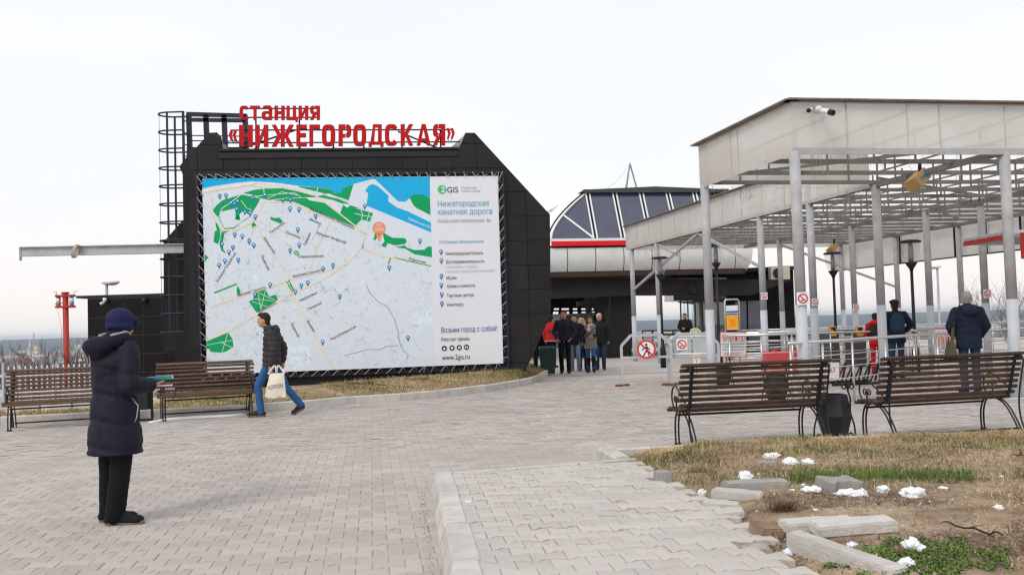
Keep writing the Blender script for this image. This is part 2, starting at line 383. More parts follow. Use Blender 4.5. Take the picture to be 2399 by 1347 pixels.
def stone(mb, a, b, wd, z0, z1, ch=.012, batter=0.0):
    """kerb stone from a to b (left edge line), wd to the right, chamfered top"""
    a = Vector((a[0], a[1], 0)); b = Vector((b[0], b[1], 0)); d = (b-a).normalized(); s_ = Vector((d.y, -d.x, 0)); a = a+d*.004; b = b-d*.004
    prof = [(-batter, z0), (0, z1-ch), (ch, z1), (wd-ch, z1), (wd, z1-ch), (wd, z0)]
    v = [p+s_*u+Vector((0, 0, z)) for p in (a, b) for u, z in prof]
    mb.add(v, [(0, 1, 2, 3, 4, 5), (11, 10, 9, 8, 7, 6)]+[(i, i+6, (i+1) % 6+6, (i+1) % 6) for i in range(6)])
kb = struct(MB().slab([(KOUT0.x+.03, KOUT0.y-.03, .04), (KIN0.x, KIN0.y, .04), (KIN1.x, KIN1.y, .04), (KOUT1.x+.03, KOUT1.y, .04)], (0, 0, -.1)).build('path_kerb', 'joint_sand'))
p = KOUT0.copy(); i = 0
for ln in (.62, .55, .98, .98, .98, .98):
    q = p-KDIR*ln; s_ = MB(); jx = random.uniform(-.006, .006)
    stone(s_, (q.x+jx, q.y), (p.x+jx, p.y), .175+random.uniform(-.01, .01), -.1, PATHZ+.014+random.uniform(-.003, .004), .022, .065); s_.build('kerb_stone', 'kerb', kb); p = q
ek = struct(MB().slab([(KIN0.x, KIN0.y, .05), (1.1, 8.56, .05), (1.1, 8.6, .05), (KIN0.x, KIN0.y+.04, .05)], (0, 0, -.1)).build('path_edging', 'joint_sand'))
q0 = Vector((KIN0.x, KIN0.y)); q1 = Vector((1.13, 8.60))
for i in range(3):
    s_ = MB(); stone(s_, q0.lerp(q1, i/3)+Vector((0, .05)), q0.lerp(q1, (i+1)/3)+Vector((0, .05)), .05, -.08, PATHZ+.012, .008); s_.build('edging_stone', 'kerb', ek)
# kerb between plaza and planted bed
bk = struct(MB().slab([(.9, 8.55, .05), (1.0, 8.55, .05), (.97, 9.2, .05), (9.5, 9.86, .05), (9.5, 9.9, .05), (.88, 9.24, .05)], (0, 0, -.1)).build('bed_kerb', 'joint_sand'))
s_ = MB(); stone(s_, (.93, 8.58), (.82, 9.26), .16, -.1, .165, .02); s_.build('kerb_stone', 'kerb', bk)
pts = [Vector(p) for p in BEDFRONT[1:]]
for a, b_ in zip(pts[:-1], pts[1:]):
    n_ = max(1, round((b_-a).length))
    for i in range(n_):
        s_ = MB(); stone(s_, a.lerp(b_, i/n_)+Vector((0, .06)), a.lerp(b_, (i+1)/n_)+Vector((0, .06)), .08, -.1, .155+random.uniform(-.006, .006), .012); s_.build('kerb_stone', 'kerb', bk)
# ---------------------------------------------------------------- dark station building with the map banner
WA = D(484, 770, 21.0); WB = D(1180, 760, 21.95); WA.z = WB.z = 0
WE = (WB-WA).normalized(); WN = Vector((WE.y, -WE.x, 0))          # WN points to the camera side
if WN.y > 0: WN = -WN
def W(px, py, off=0.0): return onplane(px, py, WA+WN*off, WN)
def W2l(p): d = Vector(p)-WA; return (d.dot(WE), p[2])
def l2W(s, z, off=0.0): return WA+WE*s+WN*off+Vector((0, 0, z))
def clip(poly, a, b, c):
    """keep a*x+b*y<=c"""
    r = []
    for i in range(len(poly)):
        p, q = poly[i-1], poly[i]; dp = a*p[0]+b*p[1]-c; dq = a*q[0]+b*q[1]-c
        if (dp <= 0) != (dq <= 0): t = dp/(dp-dq); r.append((p[0]+(q[0]-p[0])*t, p[1]+(q[1]-p[1])*t))
        if dq <= 0: r.append(q)
    return r
def cell(poly, x0, x1, y0, y1):
    for a, b, c in ((-1, 0, -x0), (1, 0, x1), (0, -1, -y0), (0, 1, y1)):
        poly = clip(poly, a, b, c)
        if len(poly) < 3: return []
    ar = abs(sum(poly[i-1][0]*poly[i][1]-poly[i][0]*poly[i-1][1] for i in range(len(poly))))/2
    return poly if ar > .002 else []
st = thing('station_building', 'black clad station building carrying the big city map and red roof letters', 'building', l2W(4, 0))
fr_px = [(445, 800), (445, 362), (463, 343), (491, 312), (509, 311), (513, 355), (1074, 350), (1090, 312), (1112, 312), (1288, 503), (1290, 738), (1232, 866)]
fr = [W2l(W(*p)) for p in fr_px]
(xa, za), (xb, zb) = fr[-2], fr[-1]; t = (zb+.1)/(za-zb); fr.append((xb+(xb-xa)*t, -.1)); fr.insert(0, (fr[0][0], -.1))
m_ = MB(); m_.slab([l2W(s, z) for s, z in fr], -WN*.55); m_.build('wall', 'cladding_gap', st)
s0 = W2l(W(646, 370))[0]; z0 = W2l(W(1236, 735))[1]; P_ = .6; gp = .006
left = [p for p in fr]
for i in range(-10, 14):
    for j in range(-8, 12):
        x0 = s0+i*P_; y0 = z0+j*P_
        for sub in ([(s, z) for s, z in fr],):
            q = cell(sub, x0+gp, x0+P_-gp, y0+gp, y0+P_-gp)
            if q: MB().slab([l2W(s, z, .002) for s, z in q], WN*.022).build('cladding_panel', 'cladding', st)
# notch trim and zinc cheeks
m_ = MB(); a = W(513, 355, .03); b_ = W(1074, 350, .03)
m_.bar(a+Vector((0, 0, .02)), b_+Vector((0, 0, .02)), .12, .05); m_.bar(a+Vector((0, 0, -.1)), b_+Vector((0, 0, -.1)), .05, .14); m_.build('parapet_trim', 'trim_black', st)
for c in ([(513, 318), (516, 352), (536, 352)], [(1088, 316), (1074, 350), (1052, 350)]):
    MB().slab([W(x, y, -.57 if k else -.56) for k, (x, y) in enumerate(c)], -WN*.02).build('parapet_cheek', 'zinc', st)
# wider body behind the front plate, and the lower rear part on the left
def back(px, d): p = W(px[0], px[1], -d); return p
m_ = MB(); q = [(441, 366), (433, 373), (420, 391), (428, 409), (430, 514), (430, 775), (418, 822), (440, 858), (440, 950), (1190, 945), (1190, 420), (1090, 352), (460, 352)]
m_.slab([back(p, .62) for p in q], -WN*1.6); m_.build('side_wall', 'cladding', st)
q = [(430, 514), (383, 567), (384, 822), (410, 822), (410, 950), (600, 950), (600, 514)]
m_ = MB(); m_.slab([back(p, 2.3) for p in q], -WN*1.6); m_.build('rear_wall', 'cladding', st)
# roof block behind the left tooth
m_ = MB(); m_.slab([back(p, 1.0) for p in [(437, 345), (578, 345), (578, 366), (437, 366)]], -WN*2.0); m_.build('roof', 'trim_black', st)

# roof letters
ls = thing('roof_lettering', 'large red letters reading the station name on the roof edge', 'sign', W(800, 350, .1))
def rring(x0, x1, y0, y1, w_, h_, a0=0, a1=360, n_=28):
    """rounded ring between two superellipses, as separate quads"""
    cx, cy = (x0+x1)/2, (y0+y1)/2; rx, ry = (x1-x0)/2, (y1-y0)/2; r = []
    def pt(a, kx, ky): c, s_ = math.cos(a), math.sin(a); return (cx+math.copysign(abs(c)**.62, c)*kx, cy+math.copysign(abs(s_)**.62, s_)*ky)
    A = [R_(a0+(a1-a0)*k/n_) for k in range(n_+1)]
    for p, q in zip(A[:-1], A[1:]): r.append([pt(p, rx, ry), pt(q, rx, ry), pt(q, rx-w_, ry-h_), pt(p, rx-w_, ry-h_)])
    return r
def bx_(x0, x1, y0, y1): return [(x0, y0), (x1, y0), (x1, y1), (x0, y1)]
def mirx(P): return [[(1-x, y) for x, y in q] for q in P]
sw, sh_ = .34, .19
RSH = [bx_(0, sw, 0, 1), bx_(sw, .55, .40, .40+sh_*.85), bx_(sw, .55, 1-sh_, 1)]+rring(.10, 1.0, .40, 1.0, sw, sh_*.92, -88, 88, 16)
LET = {'Н': [bx_(0, sw, 0, 1), bx_(1-sw, 1, 0, 1), bx_(sw, 1-sw, .42, .42+sh_)], 'И': [bx_(0, sw, 0, 1), bx_(1-sw, 1, 0, 1), [(sw, .10), (1-sw, .56), (1-sw, .90), (sw, .44)]],
    'Ж': [bx_(.41, .59, 0, 1)]+[q for m in (0, 1) for q in ([[(0, 1), (.20, 1), (.41, .60), (.41, .47), (.26, .5)], [(0, 0), (.21, 0), (.41, .42), (.41, .47), (.26, .5)]] if not m else mirx([[(0, 1), (.20, 1), (.41, .60), (.41, .47), (.26, .5)], [(0, 0), (.21, 0), (.41, .42), (.41, .47), (.26, .5)]]))],
    'Е': [bx_(0, .36, 0, 1), bx_(.36, 1, 0, sh_), bx_(.36, .92, .42, .42+sh_), bx_(.36, 1, 1-sh_, 1)], 'Г': [bx_(0, .36, 0, 1), bx_(.36, 1, 1-sh_, 1)], 'О': rring(0, 1, 0, 1, sw, sh_*.95), 'Р': RSH, 'С': rring(0, 1, 0, 1, sw, sh_*.95, 32, 328),
    'Д': [[(.12, .17), (.38, .17), (.44, .86), (.28, .86)], bx_(.62, .88, .17, .86), bx_(.28, .88, .86, 1), bx_(0, 1, .06, .17), bx_(0, .22, -.04, .06), bx_(.78, 1, -.04, .06)], 'К': [bx_(0, sw, 0, 1), [(sw, .36), (sw, .62), (.66, 1), (1, 1), (.56, .5)], [(.40, .44), (.58, .52), (1, 0), (.66, 0)]],
    'А': [[(0, 0), (.27, 0), (.56, 1), (.36, 1)], [(1, 0), (.73, 0), (.46, .86), (.56, 1), (.64, 1)], [(.32, .18), (.69, .18), (.64, .33), (.37, .33)]], 'Т': [bx_(.35, .65, 0, 1-sh_), bx_(0, 1, 1-sh_, 1)],
    'Ц': [bx_(0, .28, sh_, 1), bx_(.56, .84, sh_, 1), bx_(0, 1, 0, sh_), bx_(.78, 1, -.14, 0)], 'а': [bx_(.68, 1, 0, .72)]+rring(0, 1, .0, .60, sw, sh_*.8, 20, 300, 20)+rring(.06, 1, .36, 1.0, sw, sh_*.85, -5, 150, 14)}
LET['Я'] = mirx(RSH[:1]+RSH[1:])+[[(.0, 0), (.34, 0), (.62, .40), (.32, .44)]]
LET['Р'] = RSH
def letter(ch, x0, x1, ytl, ybl, bold=0):
    o = MB()
    for k, q in enumerate(LET[ch]):
        e_ = -.12+.0012*(k % 7)
        o.slab([W(500+(x0+u*(x1-x0))/2.926, 220+(ybl+v_*(ytl-ybl))/2.926, e_) for u, v_ in q], -WN*(.07+e_+.12))
    o.build('letter', 'letter_red', ls)
for ch, a, b, yb in (('С', 178, 243, 178), ('Т', 250, 318, 178), ('а', 330, 402, 178), ('Н', 418, 488, 178), ('Ц', 500, 578, 178), ('И', 583, 650, 177), ('Я', 662, 730, 177)): letter(ch, a, b, 82 if ch != 'а' else 80, yb, .045)
for ch, a, b in (('Н', 175, 268), ('И', 285, 375), ('Ж', 398, 550), ('Е', 568, 640), ('Г', 657, 730), ('О', 743, 835), ('Р', 857, 945), ('О', 957, 1048), ('Д', 1063, 1167), ('С', 1175, 1265), ('К', 1283, 1370), ('А', 1393, 1490), ('Я', 1505, 1590)):
    k = (a-175)/1415; letter(ch, a, b, 213-6*k, 363-11*k)
for k, xs in ((1, (105, 133)), (1, (131, 160)), (-1, (1600, 1628)), (-1, (1627, 1655))):
    x0, x1 = xs; y0, y1 = (246, 318) if k == 1 else (235, 305); w_ = 16
    if k == 1: q = [(x0, (y0+y1)/2), (x0+12, y0), (x1, y0), (x0+w_+2, (y0+y1)/2), (x1, y1), (x0+12, y1)]
    else: q = [(x1, (y0+y1)/2), (x1-12, y0), (x0, y0), (x1-w_-2, (y0+y1)/2), (x0, y1), (x1-12, y1)]
    MB().slab([W(500+x/2.926, 220+y/2.926, -.12) for x, y in q], -WN*.08).build('letter', 'letter_red', ls)
m_ = MB()
def lp(x, y, o=-.24): return W(500+x/2.926, 220+y/2.926, o)
for y0, y1, x0, x1 in ((102, 102, 200, 715), (163, 163, 200, 720), (250, 247, 130, 1640), (338, 330, 60, 1690)): m_.tube([lp(x0, y0), lp(x1, y1)], .018, 6)
for x, y in ((290, 105), (588, 105), (820, 250), (1028, 250), (1290, 248), (1555, 248)): m_.tube([lp(x, y), lp(x+4, 395)], .02, 6); m_.ell(lp(x+2, 380), .05, 6, 4)
for a, b in (((160, 388), (560, 250)), ((1265, 258), (1545, 376)), ((300, 395), (330, 300))): m_.tube([lp(*a, -.5), lp(*b, -.3)], .022, 6)
m_.build('support_frame', 'navy_steel', ls)
m_ = MB()
for x in (122, 146, 1610, 1632): m_.bar(lp(x, 312), lp(x, 340), .03)
m_.build('bracket', 'zinc', ls)

# caged ladder and roof railing
ld = thing('caged_ladder', 'dark steel caged ladder climbing the left side of the black building', 'ladder', D(415, 940, 22.3))
LB = D(437, 268, 22.6); m_ = MB()
def hoop(z):
    c = Vector((LB.x, LB.y, z)); r = .26; pts = [c+Vector((.0, -r, 0)), c+Vector((-.38, -r, 0))]
    for k in range(1, 9): a = math.pi*k/9; pts.append(c+Vector((-.38-r*1.25*math.sin(a), -r*math.cos(a), 0)))
    pts += [c+Vector((-.38, r, 0)), c+Vector((0, r, 0))]
    return pts
ztop = LB.z
for k in range(13): h_ = MB(); h_.tube(hoop(ztop-.46*k), .021, 6); h_.build('hoop', 'navy_steel', ld)
for dx, dy in ((-.40, .26), (-.40, -.26), (-.70, 0)):
    if dx < -.5: m_.tube([(LB.x+dx, LB.y+dy, ztop), (LB.x+dx, LB.y+dy, ztop-5.6)], .006, 5)
    else: m_.bar((LB.x+dx, LB.y+dy, ztop+.02), (LB.x+dx, LB.y+dy, ztop-5.6), .05, .02)
m_.build('cage_strip', 'navy_steel', ld)
m_ = MB()
for dy in (-.24, .24): m_.bar((LB.x, LB.y+dy, ztop+.02), (LB.x, LB.y+dy, ztop-5.9), .05, .06)
m_.build('ladder_rail', 'navy_steel', ld)
m_ = MB()
for k in range(19): m_.tube([(LB.x, LB.y-.24, ztop-.3*k-.2), (LB.x, LB.y+.24, ztop-.3*k-.2)], .014, 5)
m_.build('rung', 'navy_steel', ld)
rl = thing('roof_railing', 'dark steel guard railing on the roof behind the red letters', 'railing', D(505, 345, 23.2))
m_ = MB(); q = lambda x, y, Y=23.2: D(x, y, Y)
m_.bar(q(437, 268), q(578, 272), .06, .11); m_.bar(q(441, 281), q(575, 283), .06, .1)
for y in (318, 330): m_.tube([q(440, y), q(578, y+2)], .016, 5)
m_.build('rail', 'navy_steel', rl)
for x, w_ in ((442, .13), (480, .08), (486, .05), (525, .13), (574, .13)): m_ = MB(); m_.bar(q(x, 270), q(x+3, 350), w_, .06); m_.build('post', 'navy_steel', rl)

# ---------------------------------------------------------------- map banner
bn = thing('map_banner', 'large printed city map banner laced to a frame on the black wall', 'banner', W(830, 870, .2))
OFF = .20
def Bp(x, y, l=0): return W(x, y, OFF+.0007*l)
TL, TR, BR, BL = (473.5, 418.5), (1166, 412.5), (1179, 851), (485, 877.5)
DT, DB = (1006.8, 414.3), (1018, 855.5)
MB().slab([Bp(*p) for p in (TL, TR, BR, BL)], -WN*.006).build('sheet', 'banner_white', bn)
def prn(name, polys, m_, l, split=False):
    if split:
        for p in polys: r_ = prn(name, [p], m_, l)
        return r_
    o = MB()
    for p in polys: o.quadsheet([Bp(x, y, l) for x, y in p])
    return o.build(name, m_, bn)
prn('map_land', [[TL, DT, DB, BL]], 'map_land', 1)
prn('map_water', [[TL, DT, (1007.4, 465.5), (994, 461), (991, 456), (968, 457), (959.5, 464.5), (950, 473), (932, 471.7), (879, 420.5), (873, 419.6), (829, 431), (802, 442.5), (800, 452), (780, 452), (777, 444.6), (744, 439.4), (700, 436), (683, 433.5), (640, 428), (590, 425), (550, 429), (502, 436), (474, 442)],
    [(855, 447.7), (864.6, 434.6), (873, 431.7), (883.4, 435), (910.5, 459), (909.5, 471.7), (921, 480), (931, 487), (956, 495.7), (1009.5, 521.7), (1010, 544.7), (987.6, 535.3), (858.4, 482), (862.6, 453)]], 'map_water', 3)
GREEN = [[(968, 456.7), (990.7, 456), (1007.4, 465.5), (1008.5, 504), (977, 488.4), (969, 482), (959.5, 464.4)],
    [(700, 437), (744, 440), (777, 445), (780, 452.5), (800, 452), (802, 442.5), (828, 432), (816.7, 469.6), (798, 463.4), (769, 454), (739.6, 452), (731, 447), (700, 439.4)],
    [(569, 453), (598, 444.5), (619, 442.5), (658, 440.5), (710, 450.5), (735, 458), (741, 462), (700, 463), (668, 464), (628, 469), (612, 465), (590, 456)],
    [(640, 470), (668, 465.5), (718, 464), (725, 469.5), (760, 475.6), (797, 500.6), (837, 531), (829, 531.5), (773, 508), (741, 496), (700, 478), (688, 473)],
    [(804, 480), (813.6, 487.3), (821, 481), (874, 499.8), (866.7, 519.6), (847, 514.4), (833.4, 528), (797, 499.8)],
    [(742, 457), (767, 455), (816.7, 474.8), (816.7, 478), (802, 477), (779, 468.6), (744, 461.3)],
    [(498, 493), (506.5, 482), (521, 469.4), (531.5, 466), (565, 456), (610, 465), (604, 478), (590, 500), (585, 508), (548, 536), (526, 537), (509, 508)],
    [(504.4, 523.4), (509, 523), (516, 540), (516, 555), (511, 572), (500, 567), (503, 542), (508, 540)],
    [(519, 543), (537.7, 541), (526, 546), (522, 567), (523, 583.7), (530.4, 594), (519, 588), (514, 573)],
    [(479.5, 595), (489, 603.5), (479.5, 610.8)], [(633, 508), (644, 511), (654, 510), (662.5, 518), (658, 524.5), (634, 515)],
    [(690.5, 584.8), (702.4, 592), (697.8, 601.4), (687.4, 594)],
    [(878, 544.6), (882, 546), (883, 557), (879, 563), (874, 561), (877, 555)],
    [(897, 544.6), (919, 557), (949, 558), (953, 565.5), (949, 571.7), (925, 575), (908.4, 569.7), (903, 580), (892.8, 576), (901, 565.5), (898, 555)],
    [(925, 579), (949, 575), (952, 580), (971, 586), (994, 585), (1002, 578), (1011.4, 578), (1012, 603), (971, 595.7), (950, 583)],
    [(925, 603.5), (1009.5, 622.6), (1009.5, 624.5), (927, 606)], [(501, 684.6), (554.7, 663.4), (555.4, 666.8), (502.4, 688)],
    [(557, 668.6), (563.6, 682.4), (563, 691), (555.8, 689), (554, 680)],
    [(582.6, 705.8), (593.7, 701), (593.7, 686.8), (622.7, 677.5), (630.5, 694.6), (647, 690), (651, 702.4), (604.8, 732.5), (600, 731)],
    [(669.4, 660), (678, 656.8), (690.6, 681), (684, 684.6)], [(846, 572), (851, 569), (852, 581), (847, 582)], [(909, 618), (914, 604), (917, 604), (912, 618)],
    [(483.4, 798), (534.7, 779), (544.7, 793.8), (547, 811.6), (532.4, 821.6), (520, 826), (493.5, 824), (490, 817), (483.5, 816)],
    [(589, 527), (594, 520), (602, 529), (592, 533)], [(553, 505), (558, 505), (561, 514), (552, 514)], [(566, 515), (582, 505), (583, 508), (569, 517)]]
prn('map_park', GREEN, 'map_green', 5, True)
prn('map_grounds', [[(513, 505), (519, 496), (550, 489), (552, 500), (551, 515), (563, 516), (561, 502), (570, 495), (583, 503), (585, 507), (548, 531), (526, 533)]], 'map_land', 6)
def strip(pts, w_):
    r = []
    for (x0, y0), (x1, y1) in zip(pts[:-1], pts[1:]):
        d = math.hypot(x1-x0, y1-y0) or 1; nx, ny = -(y1-y0)/d*w_/2, (x1-x0)/d*w_/2; ex, ey = (x1-x0)/d*w_*.3, (y1-y0)/d*w_*.3
        r.append([(x0+nx-ex, y0+ny-ey), (x1+nx+ex, y1+ny+ey), (x1-nx+ex, y1-ny+ey), (x0-nx-ex, y0-ny-ey)])
    return r
rd = []
for w_, p in ((2.6, [(474, 453), (520, 444), (590, 434), (625, 441), (662, 440), (700, 448), (741, 459), (797, 502), (855, 547), (846, 582), (812, 620), (790, 633), (750, 659), (684, 689), (610, 732), (535, 777), (484, 798)]), (2.4, [(496, 718), (600, 683), (670, 659), (678, 655), (722, 645), (757, 636), (812, 620)]),
    (2.8, [(519, 539), (553, 540), (594, 520), (619, 472.5), (650, 474), (688, 474.5), (700, 482), (773, 513), (829, 535), (855, 547)]), (2.2, [(493, 452), (499, 482), (497, 503), (519, 539)]), (2.4, [(600, 532), (675, 644), (678, 655)]), (2.2, [(606, 519), (650, 536), (745, 575)]),
    (2.2, [(775, 516), (745, 578), (725, 633)]), (3.0, [(669, 661), (684, 690), (782, 864)]), (2.4, [(847, 581), (901, 602), (925, 602), (1010, 621)]), (2.4, [(582, 521), (592, 535), (603, 529)])): rd += strip(p, w_)
stuff(prn('map_roads', rd, 'map_road', 8))
pt = []
for w_, p in ((4, [(474, 448), (540, 437), (600, 428.5), (660, 432), (720, 446), (800, 466), (818, 473)]), (1.6, [(618, 442), (620, 470)]), (1.6, [(515, 500), (521, 487), (533, 480), (565, 456)]), (1.4, [(510, 507), (527, 534), (549, 532), (572, 518)]), (1.2, [(570, 455), (600, 460), (650, 455), (690, 452), (705, 462)]), (1.2, [(625, 466), (660, 450), (700, 458)]), (1.2, [(565, 470), (578, 488), (590, 492)]),
    (3, [(741, 458), (770, 455), (817, 475)]), (1.6, [(742, 455), (744, 440)]), (1.2, [(690.5, 584.8), (697.8, 601.4)]), (1.2, [(702, 592), (687.4, 594)]), (1, [(605, 690), (612, 728)]), (1, [(622, 679), (610, 730)]), (1, [(596, 700), (640, 705)]), (1, [(590, 706), (630, 720)]), (1, [(600, 684), (645, 703)]), (1, [(534, 780), (520, 825)]), (1, [(485, 808), (545, 797)]), (1, [(515, 800), (545, 815)]),
    (1.3, [(836, 489), (866, 496), (860, 516)]), (1.3, [(831, 500), (850, 505), (871, 508)]), (1.3, [(845, 490), (850, 505), (846, 513)]), (1.2, [(670, 667), (683, 661)]), (1.2, [(673, 658), (687, 683)])): pt += strip(p, w_)
stuff(prn('map_paths', pt, 'map_path', 7))
wr = []
for p in ([(590, 535), (560, 610), (520, 690)], [(600, 535), (620, 600), (640, 665)], [(480, 690), (560, 590)], [(640, 525), (700, 600), (722, 640)], [(560, 560), (640, 575), (720, 600)], [(700, 690), (800, 640)], [(690, 720), (860, 655)], [(720, 760), (900, 690)], [(740, 800), (840, 760)], [(770, 850), (930, 800)], [(600, 760), (700, 720)], [(560, 800), (700, 740)], [(860, 600), (880, 680), (900, 720)], [(960, 610), (970, 760)], [(990, 610), (1000, 760)], [(940, 640), (1010, 650)], [(900, 660), (1010, 680)], [(950, 730), (1012, 700)], [(780, 540), (760, 610)], [(800, 560), (830, 600)], [(550, 700), (620, 860)], [(650, 700), (720, 850)]): wr += strip(p, 1.5)
stuff(prn('map_lanes', wr, 'map_path', 3))
prn('map_pond', [[(590, 652), (600, 640), (608, 642), (608, 655), (596, 662)], [(660, 812), (720, 808), (735, 850), (690, 866)], [(560, 812), (608, 800), (606, 822), (575, 838)], [(960, 742), (1012, 716), (1014, 760), (975, 775)]], 'map_pond', 2, True)
rr = random.Random(3); bl = []; bb = []
while len(bl)+len(bb) < 1500:
    x = rr.uniform(480, 1012); y = rr.uniform(475, 868)
    if y > 870-(x-480)*.04 or any(pip(x, y, g_) for g_ in GREEN) or (x > 815 and y < 565 and y < 480+(x-815)*.42) or (x > 870 and y < 570): continue
    a = R_(28 if y > 620 else -22)+rr.choice((0, math.pi/2))+rr.gauss(0, .1); l_ = rr.uniform(1.0, 3.6); w_ = rr.uniform(.4, 1.1)
    if rr.random() < .08: l_ *= 2.4; w_ *= 2.2
    ca, sa = math.cos(a), -math.sin(a)
    (bb if rr.random() < .10 else bl).append([(x+l_*i*ca-w_*j*sa, y+l_*i*sa+w_*j*ca) for i, j in ((-1, -1), (1, -1), (1, 1), (-1, 1))])
stuff(prn('map_blocks', bl, 'map_block', 4)); stuff(prn('map_landmarks', bb, 'map_block_blue', 4))
prn('map_streams', strip([(857.6, 666), (865.5, 685), (886, 707), (908, 718), (925, 749), (932, 775), (935, 798), (943, 818), (956.7, 832.7), (953, 841.7)], 1.3)+strip([(807, 832.7), (835, 826), (863, 818), (888, 819), (906, 811), (933, 809)], 1.0), 'map_stream', 8)
def disc(x, y, r, n_=14): return [(x+r*math.cos(2*math.pi*i/n_), y+r*math.sin(2*math.pi*i/n_)) for i in range(n_)]
pins = [(440+a/4.81, 380+b/4.81) for a, b in ((360, 378), (430, 372), (485, 455), (525, 462), (558, 437), (548, 525), (643, 555), (702, 570), (760, 610), (733, 395), (865, 365), (1070, 418), (1155, 418), (1150, 520), (1252, 528), (1440, 605), (1240, 755), (1255, 930), (1153, 990), (528, 810), (613, 830), (692, 885), (742, 930), (385, 920), (508, 955), (464, 1008), (417, 1108), (568, 1097), (353, 1155), (1525, 1195), (1635, 1160))]
pins += [(854.6, 482), (984, 563.4), (912, 626), (632.7, 666), (597, 690), (706, 668), (721, 661), (692, 682), (795.8, 693.5), (756, 800), (956, 790), (1034, 646), (1034, 667), (1034.8, 688.6), (1035.5, 710), (1033.5, 589), (1034, 609)]
prn('map_pin', [[p for i, p in enumerate(disc(x, y, 4.4)) if i not in (3, 4)][:3]+[(x+.7, y+9.5), (x-.7, y+9.5)]+[p for i, p in enumerate(disc(x, y, 4.4)) if i > 4] for x, y in pins], 'pin_blue', 11, True)
prn('pin_symbol', [([(x-2, y-2), (x+2, y-2), (x+2, y+1.6), (x-2, y+1.6)] if i % 3 else [(x, y-3), (x+2, y+2), (x-2, y+2)]) for i, (x, y) in enumerate(pins)], 'pin_glyph', 12, True)
prn('here_marker', [disc(888, 535, 15.4, 28), [(880, 547), (896, 547), (890, 565), (887, 565)]], 'here_orange', 10)
def txt(body, x0, yb, wd, ch, ang=0, m_='ink_black', bold=.012, center=False, l=13, shear=True):
    v, f = glyphs(body, bold); ax = min(p[0] for p in v); bx = max(p[0] for p in v); k = wd/(bx-ax); ca, sa = math.cos(R_(ang)), math.sin(R_(ang)); V_ = []
    for p in v:
        u = (p[0]-ax)*k-(wd/2 if center else 0); h_ = p[1]*ch-(ch*.4 if center else 0)
        V_.append((x0+u*ca-h_*sa, yb-u*sa-h_*ca))
    o = MB(); o.add([Bp(x, y, l) for x, y in V_], f); return o.build('lettering', m_, bn)
for s, x, y, a, wd in (('Верхневолжская Набережная', 778, 512, -24.5, 112), ('Минина', 738, 519, -23, 29), ('Пискунова', 649, 534, 36, 40), ('Ульянова', 686, 550, -22, 36), ('Семашко', 720, 560, 66, 32), ('Большая Печёрская', 776, 557, -19, 74), ('Варварская', 631, 575, -56, 44), ('Ковалихинская', 728.5, 601, 2, 57), ('Ошарская', 621.5, 615.5, -65, 38), ('Большая Покровская', 530, 626, 57, 80), ('Максима Горького', 720, 640.5, 13, 68), ('Максима Горького', 588.5, 683, 17.5, 68),
    ('Родионова', 978, 611, -12, 40), ('Белинского', 627, 720, 29, 43), ('Невзоровых', 722, 695, 26, 46), ('Генкиной', 737, 717, 26, 36), ('Ванеева', 728, 764, -58, 29), ('Ошарская', 691, 773, -62, 37), ('Республиканская', 804, 780, 28, 66), ('Т', 604, 785, 28, 4)):
    txt(s, x, y, wd, 6.4, a, 'ink_black', .014, True)
txt('Гребной канал (Печ', 983, 523, 58, 6, -22, 'ink_white', .012, True)
txt('ВЫ', 888, 528, 10, 7, 1, 'ink_white', .02, True); txt('ЗДЕСЬ', 888, 538, 22, 7, 1, 'ink_white', .02, True)
for s, x, yb, wd, ch, m_, bo in (('GIS', 1047.6, 451.5, 26, 14, 'ink_black', .04), ('Справочник', 1080, 442.5, 37, 5.4, 'ink_grey', .012), ('и карта города', 1080, 450, 45, 5.4, 'ink_grey', .012), ('Нижегородская', 1026, 484, 119, 14, 'ink_blue', .008), ('канатная дорога', 1026.5, 503, 126, 14, 'ink_blue', .008), ('Казанская Набережная, 8а', 1027, 522, 122, 8.6, 'ink_grey', .008),
    ('Условные обозначения', 1028, 571, 105, 8.4, 'ink_blue', .008), ('Нижегородский Кремль', 1044, 598, 88, 8, 'ink_black', .012), ('Достопримечательности', 1044.5, 617.5, 90, 8, 'ink_black', .012), ('памятники / театры /', 1045, 629, 76, 7.6, 'ink_pale', .008), ('объекты культурного наследия', 1045.5, 639.5, 113, 7.6, 'ink_pale', .008), ('Музеи', 1046, 655, 23, 8, 'ink_black', .012), ('Храмы и синагога', 1046.5, 674, 66, 8, 'ink_black', .012),
    ('Торговые центры', 1047, 696, 63, 8, 'ink_black', .012), ('Кинотеатр', 1047.5, 717.5, 38, 8, 'ink_black', .012), ('Возьми город с собой!', 1034, 779.5, 131, 13, 'ink_navy', .012), ('Работает офлайн', 1034, 799.5, 66, 8.4, 'ink_black', .008), ('www.2gis.ru', 1035.5, 843, 65, 12, 'ink_black', .006)):
    txt(s, x, yb, wd, ch, math.degrees(math.atan(.007+.033*(yb-415)/440)), m_, bo)
prn('logo_disc', [disc(1035.5, 444, 10.2, 24)], 'logo_green', 12); txt('2', 1033.5, 450.5, 8.5, 13, 1, 'ink_white', .02, l=14)
apps = [(1041, 816), (1059, 815), (1076, 814), (1093, 813)]
prn('app_badge', [disc(x, y, 6.2, 18) for x, y in apps], 'ink_black', 12, True)
